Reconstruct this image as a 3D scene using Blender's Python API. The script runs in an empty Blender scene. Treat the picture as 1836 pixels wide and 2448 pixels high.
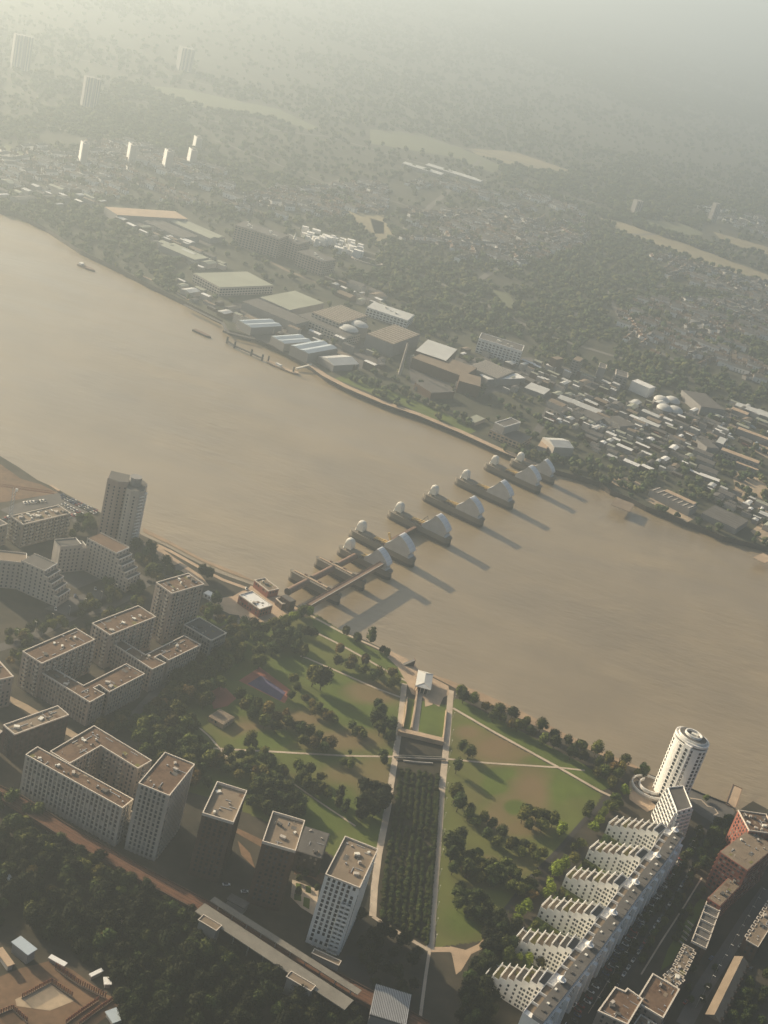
import bpy, bmesh, math, random
import numpy as np
from mathutils import Vector, Matrix, noise
R = math.radians
rnd = random.Random(7)
S = bpy.context.scene
COL = S.collection

# ---------------------------------------------------------------- camera
PIT, ROL, FPX, CH = 0.412381, 0.274035, 3184.9, 516.0
cp, sp_, cr, sr = math.cos(PIT), math.sin(PIT), math.cos(ROL), math.sin(ROL)
FW = Vector((0, cp, -sp_)); _r0 = Vector((1, 0, 0)); _u0 = Vector((0, sp_, cp))
RT = _r0 * cr + _u0 * sr; UP = _u0 * cr - _r0 * sr
cd = bpy.data.cameras.new('camera'); cam = bpy.data.objects.new('camera', cd); COL.objects.link(cam)
cam.matrix_world = Matrix(((RT.x, UP.x, -FW.x, 0), (RT.y, UP.y, -FW.y, 0), (RT.z, UP.z, -FW.z, CH), (0, 0, 0, 1)))
cd.sensor_fit = 'VERTICAL'; cd.sensor_height = 32.0; cd.lens = 32.0 * FPX / 2448.0
cd.clip_start = 1.0; cd.clip_end = 120000.0
S.camera = cam

# ---------------------------------------------------------------- sky, sun, exposure
SUN_EL, SUN_DIR = R(21), Vector((-0.85, 0.52, 0)).normalized()
w = bpy.data.worlds.new('World'); S.world = w; w.use_nodes = True
nt = w.node_tree; nt.nodes.clear()
sky = nt.nodes.new('ShaderNodeTexSky'); sky.sky_type = 'NISHITA'; sky.sun_disc = False
sky.sun_elevation = SUN_EL; sky.sun_rotation = math.atan2(SUN_DIR.x, SUN_DIR.y); sky.dust_density = 3.0
bg = nt.nodes.new('ShaderNodeBackground'); bg.inputs[1].default_value = 0.05
out = nt.nodes.new('ShaderNodeOutputWorld')
nt.links.new(sky.outputs[0], bg.inputs[0]); nt.links.new(bg.outputs[0], out.inputs[0])
sl = bpy.data.lights.new('sun', 'SUN'); sl.energy = 5.0; sl.angle = R(0.53); sl.color = (1.0, 0.82, 0.58)
so = bpy.data.objects.new('sun', sl); COL.objects.link(so)
sdir = Vector((SUN_DIR.x * math.cos(SUN_EL), SUN_DIR.y * math.cos(SUN_EL), math.sin(SUN_EL)))
so.rotation_euler = sdir.to_track_quat('Z', 'Y').to_euler()
so.location = (-1200, 900, 600)
S.view_settings.view_transform = 'Standard'; S.view_settings.look = 'None'
S.view_settings.exposure = 1.2; S.view_settings.gamma = 1.0
S.view_settings.use_curve_mapping = False
S.render.engine = 'CYCLES'
S.cycles.use_denoising = True
S.cycles.max_bounces = 4; S.cycles.diffuse_bounces = 2; S.cycles.glossy_bounces = 2
S.cycles.volume_bounces = 0; S.cycles.transparent_max_bounces = 4

# ---------------------------------------------------------------- picture point -> place on a level plane
LZ = 6.0                                     # level of the land above the low-tide river
def G(x, y, z=LZ):
    d = FW * FPX + RT * (x - 918) - UP * (y - 1224)
    t = (z - CH) / d.z
    return Vector((d.x * t, d.y * t, z))
def Z(x0, y0, s):
    return lambda pts: [(x0 + a * s, y0 + b * s) for a, b in pts]
def g2(p, z=LZ):
    v = G(p[0], p[1], z); return (v.x, v.y)

# ---------------------------------------------------------------- materials
def mat(name, col, rough=0.8, var=0.25, scale=0.15, fine=1.5, bump=0.0, metal=0.0, rand=0.0, col2=None, spec=0.3):
    m = bpy.data.materials.new(name); m.use_nodes = True
    n = m.node_tree.nodes; l = m.node_tree.links
    b = n['Principled BSDF']; b.inputs['Roughness'].default_value = rough; b.inputs['Metallic'].default_value = metal
    b.inputs['Specular IOR Level'].default_value = spec
    tc = n.new('ShaderNodeTexCoord')
    n1 = n.new('ShaderNodeTexNoise'); n1.inputs['Scale'].default_value = scale; n1.inputs['Detail'].default_value = 5
    n2 = n.new('ShaderNodeTexNoise'); n2.inputs['Scale'].default_value = fine; n2.inputs['Detail'].default_value = 3
    l.new(tc.outputs['Object'], n1.inputs['Vector']); l.new(tc.outputs['Object'], n2.inputs['Vector'])
    mx = n.new('ShaderNodeMix'); mx.data_type = 'FLOAT'; mx.inputs[0].default_value = 0.4
    l.new(n1.outputs[0], mx.inputs[2]); l.new(n2.outputs[0], mx.inputs[3])
    rp = n.new('ShaderNodeValToRGB')
    c2 = col2 or [min(1, c * (1 + var)) for c in col]
    c1 = [c * (1 - var) for c in col]
    rp.color_ramp.elements[0].position = 0.34; rp.color_ramp.elements[0].color = (*c1, 1)
    rp.color_ramp.elements[1].position = 0.66; rp.color_ramp.elements[1].color = (*c2, 1)
    l.new(mx.outputs[0], rp.inputs[0]); src = rp.outputs[0]
    if rand:
        oi = n.new('ShaderNodeObjectInfo'); hs = n.new('ShaderNodeHueSaturation')
        mr = n.new('ShaderNodeMapRange'); mr.inputs[3].default_value = 1 - rand; mr.inputs[4].default_value = 1 + rand
        l.new(oi.outputs['Random'], mr.inputs[0]); l.new(mr.outputs[0], hs.inputs['Value'])
        mh = n.new('ShaderNodeMapRange'); mh.inputs[3].default_value = 0.5 - rand * 0.07; mh.inputs[4].default_value = 0.5 + rand * 0.07
        wn = n.new('ShaderNodeTexWhiteNoise'); wn.noise_dimensions = '1D'; l.new(oi.outputs['Random'], wn.inputs['W'])
        l.new(wn.outputs[0], mh.inputs[0]); l.new(mh.outputs[0], hs.inputs['Hue'])
        l.new(src, hs.inputs['Color']); src = hs.outputs[0]
    l.new(src, b.inputs['Base Color'])
    if bump:
        bp = n.new('ShaderNodeBump'); bp.inputs['Strength'].default_value = 0.8; bp.inputs['Distance'].default_value = bump
        l.new(n2.outputs[0], bp.inputs['Height']); l.new(bp.outputs[0], b.inputs['Normal'])
    return m

# ---------------------------------------------------------------- mesh builder
class MB:
    def __init__(s): s.v = []; s.f = []; s.m = []
    def add(s, vs, fs, mi=0):
        o = len(s.v); s.v += [tuple(v) for v in vs]; s.f += [tuple(i + o for i in f) for f in fs]; s.m += [mi] * len(fs); return s
    def box(s, x, y, z0, lx, ly, h, rot=0.0, mi=0, top=1.0):
        c, q = math.cos(rot), math.sin(rot); vs = []
        for k, zz in ((1.0, z0), (top, z0 + h)):
            for a, b in ((-1, -1), (1, -1), (1, 1), (-1, 1)):
                px, py = a * lx / 2 * k, b * ly / 2 * k
                vs.append((x + px * c - py * q, y + px * q + py * c, zz))
        return s.add(vs, [(0, 3, 2, 1), (4, 5, 6, 7), (0, 1, 5, 4), (1, 2, 6, 5), (2, 3, 7, 6), (3, 0, 4, 7)], mi)
    def prism(s, poly, z0, z1, mi=0, topmi=None, bottom=True):
        a = sum(poly[i - 1][0] * poly[i][1] - poly[i][0] * poly[i - 1][1] for i in range(len(poly)))
        if a < 0: poly = poly[::-1]
        n = len(poly); vs = [(p[0], p[1], z0) for p in poly] + [(p[0], p[1], z1) for p in poly]
        s.add(vs, [(i, (i + 1) % n, n + (i + 1) % n, n + i) for i in range(n)], mi)
        o = len(s.v) - 2 * n
        s.f.append(tuple(o + n + i for i in range(n))); s.m.append(mi if topmi is None else topmi)
        if bottom: s.f.append(tuple(o + i for i in range(n - 1, -1, -1))); s.m.append(mi)
        return s
    def bar(s, a, b, w, h, mi=0):
        a = Vector(a); b = Vector(b); d = b - a; L = d.length; d.normalize()
        u = d.cross(Vector((0, 0, 1)))
        u = u.normalized() if u.length > 1e-4 else Vector((1, 0, 0)); t = u.cross(d)
        vs = [p + u * (i * w / 2) + t * (j * h / 2) for p in (a, b) for i, j in ((-1, -1), (1, -1), (1, 1), (-1, 1))]
        return s.add(vs, [(0, 3, 2, 1), (4, 5, 6, 7), (0, 1, 5, 4), (1, 2, 6, 5), (2, 3, 7, 6), (3, 0, 4, 7)], mi)
    def tube(s, a, b, r0, r1=None, n=12, mi=0, caps=True):
        r1 = r0 if r1 is None else r1
        a = Vector(a); b = Vector(b); d = (b - a).normalized()
        u = d.cross(Vector((0, 0, 1)))
        u = u.normalized() if u.length > 1e-4 else Vector((1, 0, 0)); t = d.cross(u)
        vs = []
        for p, r in ((a, r0), (b, r1)):
            for i in range(n):
                an = 2 * math.pi * i / n; vs.append(p + u * (math.cos(an) * r) + t * (math.sin(an) * r))
        fs = [(i, (i + 1) % n, n + (i + 1) % n, n + i) for i in range(n)]
        if caps: fs += [tuple(range(n - 1, -1, -1)), tuple(range(n, 2 * n))]
        return s.add(vs, fs, mi)
    def ring(s, loops, mi=0, cap=True):          # loft through equal-length closed loops
        n = len(loops[0]); vs = [p for L in loops for p in L]; fs = []
        for k in range(len(loops) - 1):
            for i in range(n): fs.append((k * n + i, k * n + (i + 1) % n, (k + 1) * n + (i + 1) % n, (k + 1) * n + i))
        if cap: fs += [tuple(range(n - 1, -1, -1)), tuple(range((len(loops) - 1) * n, len(loops) * n))]
        return s.add(vs, fs, mi)
    def strip(s, pts, w, z, th=0.0, mi=0):       # ribbon along a 2-D polyline
        n = len(pts); Ls = []; Rs = []
        for i in range(n):
            a = Vector(pts[max(0, i - 1)]); b = Vector(pts[min(n - 1, i + 1)]); d = (b - a).normalized(); nn = Vector((-d.y, d.x))
            ww = w[i] if isinstance(w, (list, tuple)) else w
            p = Vector(pts[i]); Ls.append(p + nn * ww / 2); Rs.append(p - nn * ww / 2)
        if th == 0:
            vs = [(p.x, p.y, z) for p in Ls + Rs]
            return s.add(vs, [(n + i, n + i + 1, i + 1, i) for i in range(n - 1)], mi)
        for i in range(n - 1):
            s.prism([Ls[i], Rs[i], Rs[i + 1], Ls[i + 1]], z, z + th, mi)
        return s
    def mesh(s, name, mats):
        me = bpy.data.meshes.new(name); me.from_pydata(s.v, [], s.f)
        for m in (mats if isinstance(mats, (list, tuple)) else [mats]): me.materials.append(m)
        if len(me.materials) > 1: me.polygons.foreach_set('material_index', s.m)
        me.update(); return me
    def build(s, name, mats, parent=None, smooth=None, loc=None, rot=None, **t):
        me = s.mesh(name, mats)
        o = bpy.data.objects.new(name, me); COL.objects.link(o)
        if parent is not None: o.parent = parent
        if loc is not None: o.location = loc
        if rot is not None: o.rotation_euler = (0, 0, rot)
        if smooth: smooth_by_angle(me, smooth)
        return tag(o, **t)
def smooth_by_angle(me, deg):
    bm = bmesh.new(); bm.from_mesh(me); bmesh.ops.recalc_face_normals(bm, faces=bm.faces)
    for f in bm.faces: f.smooth = True
    for e in bm.edges:
        if len(e.link_faces) == 2 and e.calc_face_angle(0) > R(deg): e.smooth = False
    bm.to_mesh(me); bm.free()
def tag(o, label=None, cat=None, group=None, kind=None):
    if label: o['label'] = label
    if cat: o['category'] = cat
    if group: o['group'] = group
    if kind: o['kind'] = kind
    return o
def thing(name, label, cat, loc=(0, 0, 0), rot=0.0, group=None):
    o = bpy.data.objects.new(name, None); COL.objects.link(o); o.location = loc; o.rotation_euler = (0, 0, rot)
    o.empty_display_size = 2
    return tag(o, label, cat, group)
def inst(name, me, parent=None, loc=(0, 0, 0), rot=0.0, scale=None):
    o = bpy.data.objects.new(name, me); COL.objects.link(o)
    if parent is not None: o.parent = parent
    o.location = loc; o.rotation_euler = (0, 0, rot)
    if scale is not None: o.scale = scale if isinstance(scale, (tuple, list)) else (scale,) * 3
    return o
def copy_tree(o, parent=None):
    c = o.copy(); COL.objects.link(c)
    if parent is not None: c.parent = parent
    for ch in list(o.children): copy_tree(ch, c)
    return c

M = {}
M['water'] = mat('river_water', (0.255, 0.198, 0.118), 0.38, 0.16, 0.0035, 0.02, spec=1.0)
M['concrete'] = mat('concrete', (0.20, 0.175, 0.14), 0.85, 0.15)
M['wet'] = mat('wet_concrete', (0.075, 0.06, 0.045), 0.6, 0.3, 0.3)
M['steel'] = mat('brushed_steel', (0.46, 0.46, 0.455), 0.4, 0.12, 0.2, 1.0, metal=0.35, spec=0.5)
M['steel3'] = mat('sunlit_roof_steel', (0.74, 0.74, 0.73), 0.4, 0.08, 0.2, 1.0, metal=0.15, spec=0.5)  # hood-top steel paled for the sun on it; wall steel stays darker
M['steel2'] = mat('pale_steel', (0.72, 0.69, 0.60), 0.45, 0.08, 0.3)
M['yellow'] = mat('yellow_paint', (0.62, 0.42, 0.15), 0.5, 0.25, 0.5)
M['rust'] = mat('rusty_brown_steel', (0.19, 0.12, 0.085), 0.7, 0.3, 0.4)
M['dark'] = mat('dark_steel', (0.06, 0.055, 0.05), 0.6, 0.3, 0.4)
M['sand'] = mat('sandy_paving', (0.42, 0.31, 0.21), 0.9, 0.2, 0.1)
M['path'] = mat('pale_gravel_path', (0.46, 0.38, 0.29), 0.9, 0.2, 0.1)
M['beach'] = mat('mud_beach', (0.30, 0.21, 0.13), 0.7, 0.25, 0.08)
M['white'] = mat('white_render', (0.82, 0.80, 0.75), 0.7, 0.07, 0.15)
M['glass'] = mat('dark_glass', (0.035, 0.04, 0.045), 0.12, 0.4, 0.5, spec=0.6)
M['asphalt'] = mat('asphalt', (0.04, 0.037, 0.034), 0.85, 0.2, 0.1)
# water: a fine wave relief
def water_relief(m):
    n = m.node_tree.nodes; l = m.node_tree.links; b = n['Principled BSDF']
    tc = n.new('ShaderNodeTexCoord')
    hs = []
    for sc, rot, st in ((0.045, 0.5, 3.2), (0.16, 0.9, 1.0), (0.6, 0.2, 0.4)):
        mp = n.new('ShaderNodeMapping'); mp.inputs['Rotation'].default_value = (0, 0, rot); mp.inputs['Scale'].default_value = (1, 2.6, 1)
        nz = n.new('ShaderNodeTexNoise'); nz.inputs['Scale'].default_value = sc; nz.inputs['Detail'].default_value = 3
        l.new(tc.outputs['Object'], mp.inputs[0]); l.new(mp.outputs[0], nz.inputs['Vector'])
        ml = n.new('ShaderNodeMath'); ml.operation = 'MULTIPLY'; ml.inputs[1].default_value = st; l.new(nz.outputs[0], ml.inputs[0]); hs.append(ml)
    a = n.new('ShaderNodeMath'); a.operation = 'ADD'; l.new(hs[0].outputs[0], a.inputs[0]); l.new(hs[1].outputs[0], a.inputs[1])
    a2 = n.new('ShaderNodeMath'); a2.operation = 'ADD'; l.new(a.outputs[0], a2.inputs[0]); l.new(hs[2].outputs[0], a2.inputs[1])
    pn = n.new('ShaderNodeTexNoise'); pn.inputs['Scale'].default_value = 0.004; pn.inputs['Detail'].default_value = 4; l.new(tc.outputs['Object'], pn.inputs['Vector'])
    pr = n.new('ShaderNodeMapRange'); pr.inputs[1].default_value = .38; pr.inputs[2].default_value = .66; pr.inputs[3].default_value = .25; pr.inputs[4].default_value = 1.5; l.new(pn.outputs[0], pr.inputs[0])
    pm_ = n.new('ShaderNodeMath'); pm_.operation = 'MULTIPLY'; l.new(a2.outputs[0], pm_.inputs[0]); l.new(pr.outputs[0], pm_.inputs[1]); a2 = pm_
    # silt-laden current streaks in the water's own colour and gloss
    sm = n.new('ShaderNodeMapping'); sm.inputs['Rotation'].default_value = (0, 0, -0.45); sm.inputs['Scale'].default_value = (.35, 1.6, 1)
    sn = n.new('ShaderNodeTexNoise'); sn.inputs['Scale'].default_value = 0.011; sn.inputs['Detail'].default_value = 6; sn.inputs['Distortion'].default_value = 1.2
    l.new(tc.outputs['Object'], sm.inputs[0]); l.new(sm.outputs[0], sn.inputs['Vector'])
    sr = n.new('ShaderNodeMapRange'); sr.inputs[1].default_value = .35; sr.inputs[2].default_value = .68; sr.inputs[3].default_value = .95; sr.inputs[4].default_value = 1.05; l.new(sn.outputs[0], sr.inputs[0])
    hv = n.new('ShaderNodeHueSaturation'); l.new(n['Color Ramp'].outputs[0], hv.inputs['Color']); l.new(sr.outputs[0], hv.inputs['Value']); l.new(hv.outputs[0], b.inputs['Base Color'])
    rr_ = n.new('ShaderNodeMapRange'); rr_.inputs[1].default_value = .35; rr_.inputs[2].default_value = .68; rr_.inputs[3].default_value = .30; rr_.inputs[4].default_value = .46; l.new(sn.outputs[0], rr_.inputs[0]); l.new(rr_.outputs[0], b.inputs['Roughness'])
    bp = n.new('ShaderNodeBump'); bp.inputs['Strength'].default_value = 0.45; bp.inputs['Distance'].default_value = 0.5
    l.new(a2.outputs[0], bp.inputs['Height']); l.new(bp.outputs[0], b.inputs['Normal'])
water_relief(M['water'])
M['ground'] = mat('town_ground', (0.032, 0.032, 0.02), 0.95, 0.4, 0.02, 0.12, col2=(0.075, 0.062, 0.042))
M['ground_far'] = mat('suburb_ground', (0.045, 0.052, 0.028), 0.95, 0.45, 0.012, 0.08, col2=(0.072, 0.07, 0.043))
M['lawn'] = mat('lawn', (0.085, 0.115, 0.018), 0.95, 0.25, 0.05)

# ================================================================ THE LAND AND THE RIVER
z3 = Z(0, 500, 0.55335); z4 = Z(918, 500, 0.55335); z5 = Z(0, 1050, 0.42194); z6 = Z(600, 1050, 0.48222)
z7 = Z(0, 1500, 0.36166); z8 = Z(1136, 1000, 0.42194); za = Z(500, 1500, 0.36166); zb = Z(1036, 1500, 0.36166)
zc = Z(1336, 1700, 0.30139); zd = Z(1136, 1950, 0.42194); ze = Z(0, 1950, 0.36166); zf = Z(450, 1900, 0.42194)
zg = Z(650, 1300, 0.24111); zh = Z(1000, 1050, 0.24111); z1 = Z(0, 0, 0.55335); z2 = Z(918, 0, 0.55335)

south = [(-400, 330), (-150, 440), (0, 511), (33, 517), (111, 555), (191, 608), (277, 649), (343, 683), (443, 732), (531, 777), (545, 800), (609, 815), (692, 854),
         (736, 882), (775, 909), (830, 937), (918, 973), (1001, 1000), (1101, 1042), (1195, 1085), (1250, 1106), (1322, 1134), (1389, 1152), (1431, 1164), (1457, 1183),
         (1500, 1200), (1541, 1222), (1600, 1243), (1663, 1267), (1727, 1294), (1836, 1320), (2000, 1362), (2400, 1450)]
southW = [g2(p, 0) for p in south]
FAR = 45000
sland = southW + [(southW[-1][0] + 3000, southW[-1][1] + 200), (FAR, 2000), (FAR, FAR), (-FAR, FAR), (-FAR, 9000), (southW[0][0] - 2500, southW[0][1] + 4200)]
MB().prism(sland, -2, LZ, 1, 0).build('ground', [M['ground_far'], M['wet']], kind='structure')
north = [(-500, 860), (-200, 995), (0, 1090), (42, 1115), (89, 1147), (139, 1170), (186, 1196), (236, 1223), (290, 1252), (342, 1280), (401, 1307), (443, 1330), (487, 1352), (519, 1368),
         (565, 1385), (600, 1397), (629, 1412), (655, 1424), (700, 1442), (716, 1452), (740, 1462), (754, 1470), (778, 1486), (817, 1508), (870, 1529), (928, 1556), (981, 1580), (999, 1600), (1036, 1618),
         (1075, 1638), (1130, 1668), (1200, 1697), (1280, 1735), (1360, 1772), (1440, 1806), (1500, 1830), (1530, 1840), (1553, 1850), (1637, 1886), (1683, 1905), (1740, 1932), (1762, 1940), (1800, 1915), (1836, 1935), (2000, 2000), (2500, 2200)]
northL = [g2(p, LZ) for p in north]
nland = northL + [(3000, 900), (FAR, -2000), (FAR, -9000), (-9000, -9000), (-9000, 3000), (northL[0][0] - 600, northL[0][1] + 400)]
MB().prism(nland, -2, LZ, 1, 0).build('ground', [M['ground'], M['wet']], kind='structure')
MB().add([(-FAR, -9000, 0), (FAR, -9000, 0), (FAR, FAR, 0), (-FAR, FAR, 0)], [(0, 1, 2, 3)]).build('river', M['water'], kind='structure')

# ================================================================ HAZE
hz = bpy.data.materials.new('haze_air'); hz.use_nodes = True; hn = hz.node_tree.nodes; hl = hz.node_tree.links; hn.clear()
pv = hn.new('ShaderNodeVolumePrincipled'); pv.inputs['Color'].default_value = (0.75, 0.895, 1.0, 1)
HD = 2.75e-4
pv.inputs['Density'].default_value = HD; pv.inputs['Anisotropy'].default_value = 0.62
ho = hn.new('ShaderNodeOutputMaterial'); hl.new(pv.outputs[0], ho.inputs['Volume'])
MB().box(0, 0, -3, 2 * FAR + 200, 2 * FAR + 200, CH + 110).build('haze', hz, kind='stuff')
# ================================================================ THE BARRIER
def arch(w, z0, h, x, flat=0.55, n=14):
    L = [(x, -w / 2, z0)]
    for i in range(n + 1):
        a = math.pi * i / n
        c, s = math.cos(a), math.sin(a)
        yy = -w / 2 * math.copysign(abs(c) ** flat, c); zz = abs(s) ** 0.62
        L.append((x, yy, z0 + (h - z0) * zz if h > z0 else z0))
    L.append((x, w / 2, z0)); return L
def hull(L, wd, z0, z1, grow=0.0):
    pts = []; r = wd / 2 + grow; a = L / 2 - wd * 0.55
    for i in range(9):
        t = math.pi / 2 - math.pi * i / 8; pts.append((a + math.cos(t) * (wd * 0.55 + grow), math.sin(t) * r))
    for i in range(9):
        t = -math.pi / 2 - math.pi * i / 8; pts.append((-a + math.cos(t) * (wd * 0.75 + grow), math.sin(t) * r))
    return pts
def pier_meshes(k=1.0, wd=11.0):
    L = 68 * k
    P = {}
    b = MB(); b.prism(hull(L, wd, 0, 0), -2, 3.0); P['footing'] = (b, M['wet'])
    b = MB(); b.prism(hull(L, wd, 0, 0, -0.3), 3.0, 7.5); b.prism(hull(L, wd, 0, 0, 0.15), 7.5, 8.1); P['hull'] = (b, M['concrete'])
    # the great hood: curved steel roof falling towards the pier end over flat side walls
    x1 = 34.0 * k; q = k ** 0.5; W = wd - 0.6
    top = [(-20.8, 23.4), (-20.0, 24.5), (-18.4, 24.6), (-15.8, 23.6), (-12.8, 22.0), (-9.6, 19.7), (-6.8, 17.1), (-5.0, 14.6), (-4.4, 13.4)]
    side = top + [(-5.6, 12.2), (-6.0, 10.0), (-4.4, 8.0), (-31, 8.0), (-30.5, 12.0), (-26.5, 15.6), (-23, 20.0)]
    b = MB(); pts = [(x1 + x * q, z * (0.94 if k < 1 else 1)) for x, z in side]; n = len(pts)
    b.add([(x, -W / 2 * (1 if z < 14 else 1 - (z - 14) * .012), z) for x, z in pts] + [(x, W / 2 * (1 if z < 14 else 1 - (z - 14) * .012), z) for x, z in pts],
          [tuple(range(n - 1, -1, -1)), tuple(range(n, 2 * n))] + [(i, (i + 1) % n, n + (i + 1) % n, n + i) for i in range(n)])
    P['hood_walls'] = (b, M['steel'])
    b = MB(); tp = [(x1 + x * q, z * (0.94 if k < 1 else 1)) for x, z in top]
    for j in range(4):
        y0 = -W / 2 - .25 + j * (W + .5) / 4 + .06; y1 = y0 + (W + .5) / 4 - .12
        m = len(tp)
        b.add([(x, y, z + dz) for y in (y0, y1) for dz in (0.02, 0.4) for x, z in tp],
              [(i, i + 1, m + i + 1, m + i) for i in range(m - 1)] + [(2 * m + i + 1, 2 * m + i, 3 * m + i, 3 * m + i + 1) for i in range(m - 1)] + [(m + i, m + i + 1, 3 * m + i + 1, 3 * m + i) for i in range(m - 1)] + [(0, m, 3 * m, 2 * m), (m - 1, 3 * m - 1, 4 * m - 1, 2 * m - 1)])
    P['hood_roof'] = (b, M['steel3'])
    b = MB()
    for x, z in tp[2:]: b.bar((x, -W / 2 - .2, z + .42), (x, W / 2 + .2, z + .42), .18, .12)
    P['roof_seam'] = (b, M['steel'])
    xs = -L / 2 + 8.5
    b = MB()
    for sx, sz, w_ in ():
        pass
    b.ring([arch(7.2, 10.5, z, xs + x, 0.5) for x, z in ((-3.6, 16.6), (-3.2, 18.4), (-1.8, 19.6), (1.2, 19.5), (2.8, 18.2), (3.4, 15.6))]); P['small_hood'] = (b, M['steel2'])
    b = MB(); b.tube((xs, 0, 8), (xs, 0, 10.6), 3.2, 3.2, 14); P['hood_column'] = (b, M['concrete'])
    b = MB(); b.ring([arch(wd - 3, 8, z, xs + x) for x, z in ((2, 9.0), (3.4, 11), (10, 11.4), (15, 10.4))]); P['machine_house'] = (b, M['concrete'])
    b = MB(); b.tube((xs - 4.6, 0, 8), (xs - 4.6, 0, 10.6), 1.3, 0.9, 10); P['mooring_bollard'] = (b, M['steel2'])
    return P
def rocker(k):
    b = MB()
    for s in (-1.6, 1.6):
        b.bar((-16 * k, s, 9.4), (12 * k, s, 12.0), 0.9, 0.9)
        b.bar((-2 * k, s, 9.0), (10 * k, s, 14.2), 0.7, 0.7)
    for i in range(7): b.bar((-14 * k + i * 4 * k, -1.6, 9.6 + i * .3), (-14 * k + i * 4 * k, 1.6, 9.6 + i * .3), .35, .35)
    return b
PE = [(928, 1383), (988, 1356), (1077, 1303), (1157, 1262), (1227, 1221), (1290, 1180), (1318, 1158)]
PN = [(811, 1327), (843.5, 1281.5), (936, 1235.7), (1021, 1194.7), (1096.7, 1153.7), (1169, 1122.3), (1226, 1108)]
E0 = G(*PE[1], 0); E5 = G(*PE[5], 0)
span = (E5 - E0).normalized(); perp = Vector((span.y, -span.x, 0))   # perp: towards the hooded end
pm_big = pier_meshes(1.0); pm_small = pier_meshes(0.8, 9.5)
plabels = ['hooded barrier pier nearest the park, where the footbridge and tubes end', 'hooded barrier pier second from the park, yellow gate arms upright beside its hood',
           'hooded barrier pier third from the park, with a thin arm raised over its deck', 'hooded barrier pier standing mid-river, fourth from the park bank',
           'hooded barrier pier third from the far riverside promenade', 'hooded barrier pier second from the far bank, overlapping the last one',
           'last hooded barrier pier, close to the far promenade']
tmpl = {}
for key, pm in (('b', pm_big), ('s', pm_small)):
    tmpl[key] = {n: (b.mesh(n, m), n) for n, (b, m) in pm.items()}
    for n, (me, _) in tmpl[key].items():
        if n not in ('footing', 'hull'): smooth_by_angle(me, 40)
rock = {'b': rocker(1).mesh('rocking_beam', M['yellow']), 's': rocker(.75).mesh('rocking_beam', M['yellow'])}
dome = MB().box(0, 0, 0, 3, 2.4, 1.6).mesh('deck_housing', M['rust'])
rail = MB().bar((0, 0, 0), (17, 0, 0), 0.25, 0.25)
for i in range(8): rail.bar((i * 2.4, 0, -1.3), (i * 2.4, 0, 0), .2, .2)
rail = rail.mesh('railing', M['dark'])
PIERS = []
for i in range(7):
    key = 's' if i in (0, 6) else 'b'; L = 68 * (0.8 if key == 's' else 1)
    if 1 <= i <= 5: e = E0 + span * ((E5 - E0).length * (i - 1) / 4)
    elif i == 0: e = E0 - span * 41
    else: e = E5 + span * 41
    c = e - perp * (L / 2)
    if key == 's': c = c - perp * 1.0
    t = thing('barrier_pier', plabels[i], 'barrier pier', (c.x, c.y, 0), math.atan2(perp.y, perp.x), 'hooded piers of the flood barrier')
    PIERS.append((c, t))
    for n, (me, _) in tmpl[key].items():
        o = inst(n, me, t)
        if n == 'footing' : o['label'] = 'dark weed-stained footing at the waterline'
    inst('rocking_beam', rock[key], t)
    for j, (x, y, r, s) in enumerate(((-14, 3, 0, .9), (-9, -3.2, .3, .8), (-3, 3.4, 0, .7), (3, -3, 0, 1.0), (6, 3.0, 0, 1.1))):
        inst('deck_housing', dome, t, (x * (L / 68), y, 8.1), r, s)
    for j in range(7): inst('deck_housing', dome, t, ((-18 + j * 3.4) * L / 68, rnd.uniform(-3.6, 3.6), 8.1), rnd.uniform(0, 1), (rnd.uniform(.3, .9), rnd.uniform(.3, .8), rnd.uniform(.4, 1.3)))
    for y in (-4.9, 4.9): inst('railing', rail, t, (-12 * L / 68, y * (0.86 if key == 's' else 1), 9.4))
    if i == 1:
        b = MB()
        for s in (-5.0, -3.6):
            b.bar((6, s * -1, 8), (0, s * -1 , 18), 1.1, 1.1)
        for q in range(5): b.bar((6 - q * 1.3, 3.6, 9 + q * 2), (6 - q * 1.3, 5.0, 9 + q * 2), .4, .4)
        b.build('gate_arm', M['yellow'], t)
    if i == 2:
        b = MB(); b.bar((-2, 0, 9), (4, 1, 18), .5, .5); b.bar((4, 1, 18), (6, 1, 13), .3, .3); b.build('lifting_arm', M['dark'], t)
# the one gate that stands up between the second and third piers
a = PIERS[1][0] - perp * 2; b2 = PIERS[2][0] - perp * 2
t = thing('rising_gate', 'dark raised flood gate closing the gap between second and third hooded piers', 'flood gate', ((a.x + b2.x) / 2, (a.y + b2.y) / 2, 0), math.atan2(span.y, span.x))
MB().box(0, 0, -1.5, 60.5, 2.0, 7.2).build('gate_leaf', M['dark'], t)
MB().box(0, 0, 5.7, 60.5, 3.0, 0.5).build('gate_rim', M['rust'], t)

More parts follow.
